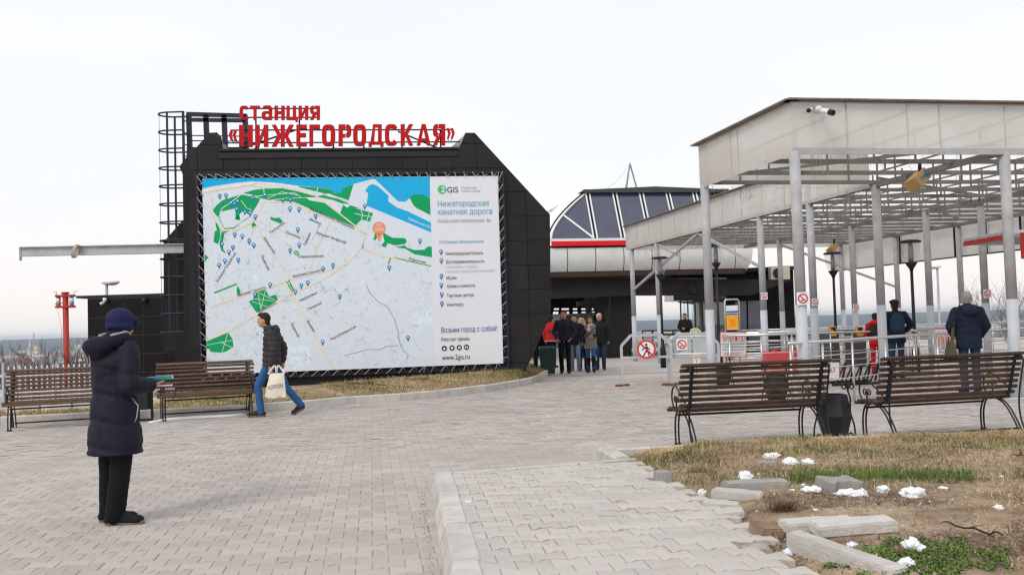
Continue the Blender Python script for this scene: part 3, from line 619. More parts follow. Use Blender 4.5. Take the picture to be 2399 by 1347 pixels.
prn('badge_symbol', [disc(1041, 816.6, 2.8, 10), disc(1059, 815, 3.0, 10), [(1073.2, 811.5), (1075.7, 811.5), (1075.7, 813.8), (1073.2, 813.8)], [(1076.3, 811.5), (1079, 811.3), (1079, 813.8), (1076.3, 813.8)], [(1073.2, 814.4), (1075.7, 814.4), (1075.7, 816.8), (1073.2, 816.8)], [(1076.3, 814.4), (1079, 814.4), (1079, 817), (1076.3, 816.8)], [(1090, 810.5), (1092.3, 810.5), (1091.3, 815), (1089, 815)], [(1094.2, 811), (1096.6, 811), (1095.4, 816), (1093, 816)]], 'ink_white', 13, True)
# steel frame and lacing
m_ = MB(); fo = .10
FT = [(462, 410), (1178, 404)]; FB = [(473, 889), (1191, 861)]
for a, b in ((FT[0], FT[1]), (FB[0], FB[1]), (FT[0], FB[0]), (FT[1], FB[1])): m_.bar(W(*a, fo), W(*b, fo), .06, .06)
m_.bar(W(468, 412, fo-.06), W(478, 885, fo-.06), .04, .04); m_.bar(W(1172, 408, fo-.06), W(1185, 860, fo-.06), .04, .04)
m_.build('frame', 'navy_steel', bn)
m_ = MB()
def lace(e0, e1, f0, f1, n_):
    for i in range(n_):
        t = (i+.5)/n_+rr.uniform(-.004, .004); u = (i+rr.uniform(-.15, .05))/n_; u2 = (i+1+rr.uniform(-.5, -.3))/n_
        P1 = (e0[0]+(e1[0]-e0[0])*t, e0[1]+(e1[1]-e0[1])*t); Q1 = (f0[0]+(f1[0]-f0[0])*u, f0[1]+(f1[1]-f0[1])*u); Q2 = (f0[0]+(f1[0]-f0[0])*(t+.3/n_), f0[1]+(f1[1]-f0[1])*(t+.3/n_))
        m_.tube([W(*P1, OFF+.04), W(*Q1, OFF+.0)], .008, 4)
        if rr.random() < .8: m_.tube([W(*P1, OFF+.04), W((P1[0]+Q2[0])/2, (P1[1]+Q2[1])/2, OFF-.03)], .007, 4)
        if rr.random() < .12: m_.tube([W(*P1, OFF+.04), W(P1[0]+(Q1[0]-P1[0])*.1, Q1[1], OFF+.02)], .008, 4)
lace(TL, TR, (464, 408), (1176, 402.5), 32); lace(BL, BR, (475, 891), (1188, 864), 28); lace(TL, BL, (461, 412), (472, 886), 18); lace(TR, BR, (1177.5, 406), (1190, 862), 18)
stuff(m_.build('lacing', 'rope', bn))

# ---------------------------------------------------------------- low tiled annex, beam, red post
an = thing('tiled_annex', 'low annex wall of glossy black tiles with pale joints', 'building', D(295, 905, 26))
AY = 26.0; aL = D(205, 697, AY); aR = D(440, 690, AY)
MB().slab([(aL.x, aL.y, -.1), (aR.x+1.5, aR.y, -.1), (aR.x+1.5, aR.y, aL.z), (aL.x, aL.y, aL.z)], (-.35, 2.4, 0)).build('wall', 'tile_joint', an)
tp = .535
for i in range(8):
    for j in range(6):
        x0 = aL.x+i*tp+.012; z1 = aL.z-.06-j*tp-.01
        if z1 < .1: continue
        MB().slab([(x0, AY-.004, max(z1-tp+.02, -.05)), (x0+tp-.02, AY-.004, max(z1-tp+.02, -.05)), (x0+tp-.02, AY-.004, z1), (x0, AY-.004, z1)], (0, -.016, 0)).build('tile', 'tile_dark', an)
m_ = MB(); m_.box((aL.x+2, AY+.3, aL.z+.02), (4.6, .75, .07)); m_.build('coping', 'trim_black', an)
m_ = MB()
m_.box(D(246, 702, AY-.1), (.09, .1, .1)); m_.cap(D(243, 709, AY-.2), D(237, 711, AY-.4), .035, .04); m_.build('security_camera', 'white_paint', an, True)
m_ = MB(); m_.tube([D(338, 704, AY-.02), D(338, 704, AY-.12)], .09, 14); m_.build('wall_lamp', 'trim_black', an, True)
# white notice on the annex
pn = thing('wall_notice', 'small white notice with black letters on the annex wall', 'sign', D(426, 850, 25.2))
MB().slab([D(417, 822, 25.2), D(446, 822, 25.2), D(446, 862, 25.2), D(417, 862, 25.2)], (0, .03, 0)).build('board', 'white_paint', pn)
v, f = glyphs('РУ', .03); o = MB(); o.add([D(419.5+p[0]*7, 836-p[1]*7, 25.19) for p in v], f); o.build('lettering', 'ink_black', pn)
bm = thing('steel_beam', 'pale grey steel beam reaching out from the black building', 'beam', D(430, 582, 22.3))
bL = D(48, 590, 21.8); bR = D(470, 581, 22.2); m_ = MB(); h_ = .105
m_.bar(bL+Vector((0, 0, h_)), bR+Vector((0, 0, h_)), .14, .022); m_.bar(bL-Vector((0, 0, h_)), bR-Vector((0, 0, h_)), .14, .022); m_.bar(bL, bR, .018, 2*h_)
m_.build('girder', 'pale_grey_paint', bm); MB().bar(bL+Vector((0, 0, h_)), bL-Vector((0, 0, .22)), .05, .03).build('end_hook', 'steel_grey', bm)
m_ = MB(); c = D(177, 588, 21.8)
for k in range(7):
    pts = [c+Vector((k*.012-.04+.04*math.sin(a), .1*math.cos(a)*.9, .155*math.sin(a)-.01)) for a in [2*math.pi*i/14 for i in range(14)]]; m_.tube(pts, .012, 5, closed=True)
m_.build('rope_coil', 'rope', bm, True)
rp_ = thing('red_crane_post', 'rusty red steel post with a small winch head beyond the fence', 'post', D(158, 875, 31)-Vector((0, 0, .6)))
b0 = D(159, 875, 31); t0 = D(153, 685, 31); m_ = MB(); m_.tube([b0-Vector((0, 0, 3)), t0], [.097, .097], 14); m_.box(t0+Vector((0, 0, -.02)), (.2, .2, .06)); m_.build('post', 'red_paint', rp_, True)
for dz, w_ in ((-.12, .62), (-.50, .62)): MB().box(t0+Vector((0, 0, dz)), (w_, .22, .07)).build('bracket', 'red_paint', rp_)
[MB().tube([t0+Vector((q, 0, -.15)), t0+Vector((q, 0, -.47))], .075, 10).build('insulator', 'zinc', rp_, True) for q in (-.24, .22)]
m_ = MB()
for s_ in (-1, 1): m_.tube([t0+Vector((.3*s_, 0, -.12)), t0+Vector((.3*s_, 0, .02)), t0+Vector((.42*s_, 0, .03))], .012, 5); m_.tube([t0+Vector((-.38, 0, -.4)), t0+Vector((-.05, 0, -.36))], .014, 5)
m_.tube([t0+Vector((-.33, 0, 0)), t0+Vector((-.3, 0, -.5)), t0+Vector((-.15, 0, -1.2)), t0+Vector((-.14, 0, -2.6))], .006, 4); m_.build('wire', 'steel_grey', rp_)
# ---------------------------------------------------------------- ropeway station
mat('pane_navy', (.060, .066, .105), .06, var=.1, scale=1, spec=.6, ior=1.6)
mat('skirt_white', (.62, .635, .63), .35, var=.06, scale=1.5, stain=(.42, .42, .40), stain_scale=1.0, stain_amt=.5)
mat('rib_white', (.76, .77, .80), .4, var=.03)
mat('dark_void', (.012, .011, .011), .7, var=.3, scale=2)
mat('ceiling_brown', (.045, .025, .018), .7, var=.3, scale=2)
mat('cabin_green', (.10, .15, .14), .4, var=.1)
mat('cabin_glass', (.02, .026, .03), .06, var=.1, spec=.6)
mat('ac_beige', (.50, .46, .38), .6, var=.1)
def clear_glass(name, tint=(.9, .95, .97), mixf=.12):
    m = bpy.data.materials.new(name); m.use_nodes = True; n = m.node_tree; n.nodes.clear(); o = n.nodes.new('ShaderNodeOutputMaterial'); a = n.nodes.new('ShaderNodeBsdfTransparent'); g = n.nodes.new('ShaderNodeBsdfGlossy'); x = n.nodes.new('ShaderNodeMixShader')
    a.inputs[0].default_value = (*tint, 1); g.inputs['Roughness'].default_value = .03; x.inputs[0].default_value = mixf
    n.links.new(a.outputs[0], x.inputs[1]); n.links.new(g.outputs[0], x.inputs[2]); n.links.new(x.outputs[0], o.inputs[0]); MATS[name] = m
clear_glass('clear_glass'); clear_glass('lamp_glass', (.93, .94, .94), .12)
SA = D(1290, 700, 34.5); SA.z = 0; SE = Vector((math.cos(R_(10)), math.sin(R_(10)), 0)); SN = Vector((SE.y, -SE.x, 0))
def S(px, py, off=0.0): return onplane(px, py, SA+SN*off, SN)
rs = thing('ropeway_station', 'ropeway terminal with dark glazed top, red stripe and curved white skirt', 'building', SA+SE*4)
zt = S(1400, 580).z; zb = S(1400, 648).z
prof = [(0, zt), (.06, zt-.25*(zt-zb)), (.05, zt-.5*(zt-zb)), (-.06, zt-.75*(zt-zb)), (-.28, zb)]
js = [(S(x, 600)-SA).dot(SE) for x in (1235, 1263, 1329, 1395, 1461, 1527, 1592, 1658, 1722)]+[(S(1764, 590)-SA).dot(SE)]
for k, (a, b_) in enumerate(zip(js[:-1], js[1:])):
    m_ = MB(); pr = prof; last = k == len(js)-2
    g = .035; V_ = []
    for s_, e_ in ((a+g/2, 0), (b_-g/2, 1)):
        for i, (o_, z_) in enumerate(pr): V_.append(SA+SE*(s_-(.28*(i/4)**2 if (last and e_) else 0))+SN*o_+Vector((0, 0, z_)))
    n_ = len(pr); m_.add(V_+[p-SN*.08 for p in V_], [(i, i+1, i+1+n_, i+n_) for i in range(n_-1)]+[(i+2*n_, i+3*n_, i+1+3*n_, i+1+2*n_) for i in range(n_-1)]); m_.build('skirt_panel', 'skirt_white', rs, True)
a = js[0]; b_ = js[-1]
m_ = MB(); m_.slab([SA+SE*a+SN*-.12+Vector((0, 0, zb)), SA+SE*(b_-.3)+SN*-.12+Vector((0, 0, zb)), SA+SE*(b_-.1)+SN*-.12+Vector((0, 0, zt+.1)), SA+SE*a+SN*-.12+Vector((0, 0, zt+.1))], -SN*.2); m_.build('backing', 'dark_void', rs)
m_ = MB(); p0 = S(1292, 571.5, .06); s1 = SA+SE*(b_-.1); z_ = p0.z; m_.bar(p0, Vector((s1.x, s1.y, z_)), .1, .19); m_.build('red_stripe', 'bright_red', rs)
m_ = MB(); p0 = S(1285, 563, .03); m_.bar(p0, Vector((s1.x, s1.y, p0.z)), .1, .1); m_.build('sill', 'rib_white', rs)
# glazing leaning back
zg0 = p0.z+.05; LEAN = 1.0; zg1 = zg0+1.95
def GZ(s_, t): return SA+SE*s_-SN*(LEAN*t)+Vector((0, 0, zg0+(zg1-zg0)*t))
ms = [(S(x, 563)-SA).dot(SE) for x in (1395, 1460, 1524, 1588, 1652)]
for a, b_ in zip(ms, ms[1:]+[ms[-1]+1.1]):
    MB().slab([GZ(a+.08, 0), GZ(b_-.08, 0), GZ(b_-.08, 1), GZ(a+.08, 1)], -SN*.03).build('pane', 'pane_navy', rs)
for a in ms:
    for d in (-.075, .075): MB().bar(GZ(a+d, 0)+SN*.02, GZ(a+d, 1)+SN*.02, .052, .06, up=SN).build('mullion', 'rib_white', rs)
MB().slab([GZ(ms[0]-1.7, 0)-SN*.12, GZ(ms[-1]+2.3, 0)-SN*.12, GZ(ms[-1]+1.2, 1)-SN*.12, GZ(ms[0]-.1, 1)-SN*.12, GZ(ms[0]-.95, .6)-SN*.12], -SN*.05).build('inner_wall', 'roof_dark', rs)
# curved left end
arc = []
for k in range(9): t = k/8; arc.append((ms[0]-1.75*(1-t**1.55)-.02, t))
end = [GZ(s_, t) for s_, t in arc]+[GZ(ms[0]-.08, 1), GZ(ms[0]-.08, 0)]
MB().slab(end, -SN*.03).build('pane', 'pane_navy', rs)
MB().tube([GZ(s_, t)+SN*.03 for s_, t in arc], .04, 6).build('arch_rib', 'rib_white', rs, True)
MB().tube([GZ(s_-.10, t)+SN*-.05 for s_, t in arc], .035, 6).build('arch_gasket', 'trim_black', rs, True)
MB().bar(GZ(ms[0]-.1, 0.02)+SN*.02, GZ(arc[4][0]+.05, arc[4][1])+SN*.02, .07, .05, up=SN).build('brace', 'rib_white', rs)
MB().slab([GZ(s_-.14, t)-SN*.1 for s_, t in arc]+[GZ(ms[0]-1.0, 1)-SN*1.5, GZ(ms[0]-2.6, .3)-SN*1.5, GZ(ms[0]-2.6, 0)-SN*1.5], -SN*.03).build('end_wall', 'rib_white', rs)
MB().tube([GZ(ms[0]-.15, 1)-SN*.8+Vector((0, 0, .05)), GZ(ms[0]-1.6, .62)-SN*.8, GZ(ms[0]-2.6, .34)-SN*.8], .045, 6).build('eave_tube', 'zinc', rs)
# right sloping end
e_ = ms[-1]+1.1
MB().slab([GZ(e_-.08, 0), GZ(e_+1.3, 0), GZ(e_+.2, 1), GZ(e_-.08, 1)], -SN*.03).build('pane', 'pane_navy', rs)
# roof
r0 = ms[0]-.3; r1 = e_+.35
m_ = MB(); m_.slab([GZ(r0, 1)+SN*.12, GZ(r1, 1)+SN*.12, GZ(r1-.2, 1)+SN*.1+Vector((0, 0, .10)), GZ((r0+r1)/2, 1)+SN*.1+Vector((0, 0, .22)), GZ(r0+.15, 1)+SN*.1+Vector((0, 0, .10))], -SN*3.4); m_.build('roof', 'roof_dark', rs)
m_ = MB(); m_.bar(GZ(r0+.1, 1)+SN*.16+Vector((0, 0, .03)), GZ(r1, 1)+SN*.16+Vector((0, 0, .03)), .05, .13); m_.build('gutter', 'roof_dark', rs)
mm_ = thing('roof_mast', 'thin tripod mast standing on the ropeway station roof', 'mast', S(1478, 440, -2.5))
ap = S(1475.5, 383, -2.5); m_ = MB()
for x, y, o_ in ((1464, 441, -2.2), (1466, 441, -2.8), (1493, 439, -2.5)): m_.tube([ap, S(x, y, o_)-Vector((0, 0, .15))], .035, 6)
m_.build('leg', 'steel_grey', mm_); m_ = MB(); m_.tube([ap, S(1465, 400, -2.5), S(1445, 425, -2.5), S(1424, 441, -2.4)], .006, 4); m_.build('wire', 'steel_grey', mm_)
# underside, back wall, pylon
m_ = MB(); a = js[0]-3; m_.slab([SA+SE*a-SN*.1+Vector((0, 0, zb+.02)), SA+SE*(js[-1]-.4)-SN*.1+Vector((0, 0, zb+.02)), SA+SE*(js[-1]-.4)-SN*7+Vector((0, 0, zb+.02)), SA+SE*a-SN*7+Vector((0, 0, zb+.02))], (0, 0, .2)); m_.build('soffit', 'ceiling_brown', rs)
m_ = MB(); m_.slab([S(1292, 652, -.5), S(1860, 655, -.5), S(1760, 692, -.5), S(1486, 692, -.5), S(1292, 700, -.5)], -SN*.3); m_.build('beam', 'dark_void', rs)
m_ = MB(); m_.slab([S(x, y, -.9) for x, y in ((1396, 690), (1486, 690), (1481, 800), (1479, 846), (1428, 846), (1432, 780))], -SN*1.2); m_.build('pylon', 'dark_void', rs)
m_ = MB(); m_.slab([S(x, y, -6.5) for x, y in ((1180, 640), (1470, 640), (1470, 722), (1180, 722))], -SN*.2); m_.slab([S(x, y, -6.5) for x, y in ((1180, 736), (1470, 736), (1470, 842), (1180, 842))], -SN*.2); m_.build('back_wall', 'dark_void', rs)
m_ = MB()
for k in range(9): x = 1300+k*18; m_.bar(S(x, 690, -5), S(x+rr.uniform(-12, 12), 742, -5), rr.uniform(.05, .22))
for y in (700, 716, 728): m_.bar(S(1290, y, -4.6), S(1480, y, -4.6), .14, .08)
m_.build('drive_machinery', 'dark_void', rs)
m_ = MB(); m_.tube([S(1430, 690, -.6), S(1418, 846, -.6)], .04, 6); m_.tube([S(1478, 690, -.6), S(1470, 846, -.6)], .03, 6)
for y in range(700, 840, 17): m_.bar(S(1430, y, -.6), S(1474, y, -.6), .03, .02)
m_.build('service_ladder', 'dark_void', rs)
# gondola
gd = thing('gondola_cabin', 'grey green gondola cabin waiting inside the dark ropeway station', 'gondola', S(1375, 842, -2.5))
def GP(x, y, o_=-2.0): return S(x, y, o_)
cab = [(1314, 736), (1425, 730), (1444, 782), (1432, 838), (1312, 842), (1300, 790)]
MB().slab([GP(*p) for p in cab], -SN*1.7).build('body', 'cabin_green', gd)
for q in ([(1318, 742), (1350, 740), (1352, 790), (1306, 792)], [(1356, 740), (1382, 739), (1384, 790), (1357, 790)], [(1390, 739), (1420, 737), (1438, 782), (1390, 788)]): MB().slab([GP(x, y, -1.98) for x, y in q], -SN*.01).build('window', 'cabin_glass', gd)
for q in ([(1304, 796), (1352, 794), (1352, 838), (1314, 840)], [(1357, 794), (1384, 794), (1384, 838), (1357, 838)], [(1390, 793), (1438, 787), (1429, 836), (1390, 838)]): MB().slab([GP(x, y, -1.98) for x, y in q], -SN*.01).build('lower_panel', 'trim_black', gd)
m_ = MB(); m_.bar(GP(1380, 734, -2.8), GP(1376, 690, -2.8), .22, .3); m_.bar(GP(1352, 712, -2.8), GP(1402, 709, -2.8), .3, .2); m_.build('hanger_arm', 'cabin_green', gd)
m_ = MB(); m_.tube([GP(1424, 732, -1.97), GP(1443, 782, -1.97), GP(1434, 836, -1.97)], .018, 5); m_.build('edge_trim', 'zinc', gd)
m_ = MB(); m_.slab([GP(x, y, -1.9) for x, y in ((1302, 815), (1318, 815), (1318, 846), (1302, 846))], -SN*.2); m_.build('bumper', 'grey_paint', gd)
# dark service block and glass booth on the right
mat('block_dark', (.010, .009, .009), .6, var=.2, scale=1, spec=.1)
sb = thing('service_block', 'dark flat roofed service block behind the canopy columns', 'building', D(1750, 850, 37.5))
def Q(px, py, Y=37.5): return D(px, py, Y)
MB().slab([Q(1700, 632), Q(1858, 626), Q(1866, 856), Q(1708, 858)], Vector((-.6, 4, 0))).build('wall', 'block_dark', sb)
MB().slab([Q(1640, 650, 38.0), Q(1702, 648, 38.0), Q(1702, 712, 38.0), Q(1640, 704, 38.0)], Vector((-.4, 3, 0))).build('upper_box', 'block_dark', sb)
for q in ([(1722, 706), (1748, 705), (1750, 852), (1724, 853)], [(1752, 705), (1782, 704), (1784, 851), (1754, 852)]): MB().slab([Q(x, y, 37.46) for x, y in q], (0, -.03, 0)).build('door', 'pane_navy', sb)
m_ = MB(); m_.slab([Q(1698, 630, 37.3), Q(1862, 623, 37.3), Q(1862, 632, 37.3), Q(1698, 639, 37.3)], Vector((-.6, 4, 0))); m_.build('coping', 'trim_black', sb)
ac = thing('air_conditioner', 'beige air conditioner unit on the dark service block', 'air conditioner', Q(1832, 656, 36.9))
MB().slab([Q(1806, 624, 36.9), Q(1850, 622, 36.9), Q(1851, 654, 36.9), Q(1807, 656, 36.9)], (0, .4, 0)).build('casing', 'ac_beige', ac)
m_ = MB(); c = Q(1822, 640, 36.86); m_.tube([c, c+Vector((0, -.03, 0))], .2, 18); m_.build('fan_grille', 'trim_black', ac)
gb = thing('glass_booth', 'glass walled booth with thin dark frames and a dark reflecting fascia', 'booth', D(1640, 850, 36.5))
BY = 36.3
MB().slab([D(1578, 652, BY), D(1702, 650, BY), D(1702, 702, BY), D(1578, 704, BY)], (0, 2.2, 0)).build('fascia', 'pane_navy', gb)
for x in (1595, 1612, 1629, 1646, 1664, 1682, 1699): MB().bar(D(x-1, 704, BY), D(x+3, 850, BY), .05, .05).build('post', 'black_iron', gb)
for x in (1595, 1612, 1629, 1646, 1664, 1682): MB().slab([D(x+1, 704, BY), D(x+15, 704, BY), D(x+17, 848, BY), D(x+3, 848, BY)], (0, .01, 0)).build('pane', 'clear_glass', gb)
m_ = MB()
for y in (703, 800, 848): m_.bar(D(1594, y, BY-.01), D(1701, y-2, BY-.01), .05, .05)
m_.build('rail', 'black_iron', gb)
# two floodlights on the booth
for (x, y, lab) in ((1590, 692, 'black floodlight at the left end of the glass booth fascia'), (1622, 678, 'black tilted floodlight on the middle of the glass booth fascia')):
    fl = thing('floodlight', lab, 'floodlight', D(x, y, 36.0), 'floodlights on the glass booth'); c = D(x, y, 35.9)
    M_ = Matrix.Rotation(.7, 3, 'Y') @ Matrix.Rotation(.4, 3, 'X'); m_ = MB(); m_.box(c, (.34, .14, .26), M=M_); m_.build('housing', 'black_iron', fl); m_ = MB(); m_.bar(c, c+Vector((.1, .35, .1)), .05); m_.build('bracket', 'black_iron', fl)

# ---------------------------------------------------------------- canopy
def polycarb(name, lo, hi, trl, tpr):
    m = bpy.data.materials.new(name); m.use_nodes = True; n = m.node_tree; n.nodes.clear(); lk = n.links.new; o = n.nodes.new('ShaderNodeOutputMaterial')
    t = n.nodes.new('ShaderNodeTexCoord'); k = n.nodes.new('ShaderNodeTexNoise'); k.inputs['Scale'].default_value = 1.1; k.inputs['Detail'].default_value = 6; lk(t.outputs['Object'], k.inputs[0])
    w_ = n.nodes.new('ShaderNodeTexWave'); w_.bands_direction = 'DIAGONAL'; w_.inputs['Scale'].default_value = 26; lk(t.outputs['Object'], w_.inputs[0])
    r = n.nodes.new('ShaderNodeValToRGB'); e = r.color_ramp.elements; e[0].position = .3; e[0].color = (*lo, 1); e[1].position = .7; e[1].color = (*hi, 1); lk(k.outputs[0], r.inputs[0])
    mu = n.nodes.new('ShaderNodeMixRGB'); mu.blend_type = 'MULTIPLY'; mu.inputs[0].default_value = .06; lk(r.outputs[0], mu.inputs[1]); lk(w_.outputs[0], mu.inputs[2])
    d = n.nodes.new('ShaderNodeBsdfDiffuse'); tr = n.nodes.new('ShaderNodeBsdfTranslucent'); tp = n.nodes.new('ShaderNodeBsdfTransparent'); gl = n.nodes.new('ShaderNodeBsdfGlossy'); gl.inputs['Roughness'].default_value = .3
    lk(mu.outputs[0], d.inputs[0]); lk(mu.outputs[0], tr.inputs[0])
    a = n.nodes.new('ShaderNodeMixShader'); a.inputs[0].default_value = trl; lk(d.outputs[0], a.inputs[1]); lk(tr.outputs[0], a.inputs[2])
    b = n.nodes.new('ShaderNodeMixShader'); b.inputs[0].default_value = tpr; lk(a.outputs[0], b.inputs[1]); lk(tp.outputs[0], b.inputs[2])
    c = n.nodes.new('ShaderNodeMixShader'); c.inputs[0].default_value = .05; lk(b.outputs[0], c.inputs[1]); lk(gl.outputs[0], c.inputs[2]); lk(c.outputs[0], o.inputs[0]); MATS[name] = m
polycarb('polycarbonate', (.72, .68, .63), (.82, .80, .765), .42, .30)
polycarb('roof_polycarbonate', (.95, .945, .94), (.98, .98, .98), .9, .84)
mat('canopy_steel', (.19, .18, .165), .6, var=.2, scale=4, stain=(.09, .06, .045), stain_scale=2, stain_amt=.5)
mat('column_grey', (.38, .38, .39), .55, var=.12, scale=4, stain=(.20, .19, .18), stain_scale=3, stain_amt=.5)
mat('column_white', (.46, .485, .52), .5, var=.06, scale=3, stain=(.42, .43, .45), stain_scale=2, stain_amt=.4)
mat('eave_brown', (.20, .155, .125), .6, var=.3, scale=6, stain=(.09, .04, .025), stain_scale=2, stain_amt=.8)
CO = Vector((4.5, 14.06, 0)); C1 = Vector((math.cos(R_(9.8)), math.sin(R_(9.8)), 0)); C2 = Vector((-math.sin(R_(12.5)), math.cos(R_(12.5)), 0))
def CV(u, v, z=0.0): return CO+C1*u+C2*v+Vector((0, 0, z))
ZB, ZT = 4.0, 4.84
cp = thing('canopy', 'pale polycarbonate canopy on round steel columns over the queue area', 'canopy', CV(4, 6))
NS = [0]
def column(u, v, z=ZB, r=.084, wh=1.62):
    c = MB(); c.tube([CV(u, v, wh), CV(u, v, z+.05)], r, 16); c.build('column', 'column_grey', cp, True)
    c = MB(); c.tube([CV(u, v, -.02), CV(u, v, wh)], r+.004, 16); c.tube([CV(u, v, -.02), CV(u, v, .012)], .17, 12); c.build('column_base', 'column_white', cp, True)
for u, v in ((0.05, .05), (3.78, .05), (.05, 3.4), (7.6, .05), (3.72, 3.45), (7.7, 3.45), (3.7, 5.9), (3.7, 8.25), (3.7, 15.3), (3.7, 17.7), (8.15, 6.0), (8.1, 7.9), (8.1, 11.2), (8.1, 15.4), (11.6, 7.9), (11.6, 11.2), (11.6, 14.2), (11.6, 17.4)): column(u, v)
mat('strip_grey', (.50, .48, .45), .6, var=.2, scale=4)
def fascia(u0, v0, u1, v1, z0, z1, n_, cuts=None):
    a = CV(u0, v0); b_ = CV(u1, v1); d = (b_-a).normalized(); nrm = Vector((d.y, -d.x, 0)); ln = (b_-a).length
    ts = cuts or [i/n_ for i in range(n_+1)]
    for t0_, t1_ in zip(ts[:-1], ts[1:]):
        p = a.lerp(b_, t0_)+d*.003; q = a.lerp(b_, t1_)-d*.003; bow = random.uniform(-.006, .006)
        pts = [(p, z0), (q, z0), (q, z1), (p, z1)]; MB().slab([x+Vector((0, 0, z))+nrm*(bow if i in (1, 2) else 0) for i, (x, z) in enumerate(pts)], -nrm*.012).build('panel', 'polycarbonate', cp)
    for t0_ in ts[1:-1]:
        p = a.lerp(b_, t0_)+nrm*.006; MB().bar(p+Vector((0, 0, z0)), p+Vector((0, 0, z1)), .022, .008, up=nrm).build('joint_strip', 'strip_grey', cp)
    bo = MB(); nb = max(3, int(ln/.55))
    for k_ in range(nb):
        for zz in (z0+.05, z1-.05): q_ = a.lerp(b_, (k_+.5)/nb)+nrm*.016+Vector((0, 0, zz)); bo.box(q_, (.016, .016, .016), rz=math.atan2(d.y, d.x))
    stuff(bo.build('bolts', 'zinc', cp))
    return a, b_, nrm
def edge_trim(a, b_, z, nrm, m_name='eave_brown', over=.1):
    c = MB(); d = (b_-a).normalized(); c.bar(a+nrm*(over/2-.05)+Vector((0, 0, z+.02))-d*.1, b_+nrm*(over/2-.05)+Vector((0, 0, z+.02))+d*.06, over+.16, .022); c.build('eave_strip', m_name, cp)
a, b_, n1 = fascia(0, 0, 8.2, 0, ZB, ZT, 0, [0, .115, .245, .315, .46, .52, .66, .8, 1]); edge_trim(a, b_, ZT, n1)
MB().bar(a+Vector((0, 0, ZB+.05))+n1*.008, b_+Vector((0, 0, ZB+.05))+n1*.008, .012, .10).build('lower_strip', 'column_grey', cp)
a, b_, n2 = fascia(0, 3.5, 0, 0, ZB, ZT, 0, [0, .39, .47, 1]); edge_trim(a, b_, ZT, n2)
a, b_, n2 = fascia(3.62, 18.0, 3.62, 3.5, ZB, ZT, 13); edge_trim(a, b_, ZT, n2)
a, b_, n3 = fascia(3.6, 18.0, 11.7, 18.0, ZB, ZT, 6); fascia(0, 3.5, 3.6, 3.5, ZB+.1, ZT, 3)
fascia(11.75, 3.6, 11.75, 18.0, 3.1, ZT, 11)
for k in range(12):
    v = 3.6+14.4*k/11; MB().bar(CV(11.66, v, 3.08), CV(11.66, v, 4.1), .045).build('fascia_post', 'black_iron', cp)
MB().bar(CV(11.66, 3.6, 3.09), CV(11.66, 18, 3.09), .04).build('fascia_rail', 'black_iron', cp)
# roof sheets on a slight fall
for (u0, u1, v0, v1, n_) in ((0, 8.2, 0, 3.5, 7), (3.6, 11.75, 3.5, 18.0, 7)):
    for k in range(n_):
        a0 = u0+(u1-u0)*k/n_+.006; a1 = u0+(u1-u0)*(k+1)/n_-.006; zz = ZT-.06-.02*(k % 2)*.3
        MB().slab([CV(a0, v0+.02, zz), CV(a1, v0+.02, zz), CV(a1, v1-.02, zz-.05), CV(a0, v1-.02, zz-.05)], (0, 0, .012)).build('roof_sheet', 'roof_polycarbonate', cp)
# steel grid below the sheets
def purlins(u0, u1, vs_, z, w_=.05, h_=.075):
    for v in vs_: MB().bar(CV(u0, v, z), CV(u1, v, z), w_, h_).build('purlin', 'canopy_steel', cp)
purlins(.02, 8.2, (1.15, 2.3, 3.42), ZB+.1); purlins(3.65, 11.6, [4.45+.97*k for k in range(14)], ZB+.1)
for u in (3.72, 8.1, 11.55): MB().bar(CV(u, 0 if u < 8 else 3.5, ZB+.045), CV(u, 17.9, ZB+.045), .09, .1).build('rafter', 'canopy_steel', cp)
m_ = MB()
for v in [1.15, 2.3, 3.42]+[4.45+.97*k for k in range(14)]:
    for u in ([.9, 2.0, 3.1, 4.3, 5.5, 6.7] if v < 3.5 else [4.6, 5.7, 6.8, 7.9, 9.1, 10.3]):
        uu = u+random.uniform(-.2, .2); m_.bar(CV(uu, v, ZB+.14), CV(uu, v, ZT-.1), .03)
stuff(m_.build('struts', 'canopy_steel', cp))
m_ = MB()
for k in range(7): u = .9+k*1.15; m_.bar(CV(u, .1, ZT-.12), CV(u, 3.4, ZT-.16), .035)
for k in range(7): u = 4.2+k*1.15; m_.bar(CV(u, 3.6, ZT-.12), CV(u, 17.8, ZT-.16), .035)
for u0, v0, u1, v1 in ((3.8, 3.5, 8.1, 6), (8.1, 3.5, 3.8, 8), (3.8, 8.2, 8.1, 11), (8.1, 8, 3.8, 13), (8.1, 7.9, 11.5, 11), (3.8, 13, 8, 17), (.1, 3.4, 3.7, .1)): m_.bar(CV(u0, v0, ZB+.2), CV(u1, v1, ZB+.2), .05)
stuff(m_.build('bracing', 'canopy_steel', cp))
# V braces in the wide bays
for a, b_ in (((3.7, 17.7, 2.55), (3.7, 12.0, 3.98)), ((3.7, 15.3, 4.0), (3.7, 13.6, 3.45)), ((3.7, 8.25, 2.7), (3.7, 12.0, 3.98)), ((11.6, 14.2, 2.3), (8.1, 15.4, 3.9))): MB().bar(CV(*a), CV(*b_), .07).build('brace', 'column_grey', cp)

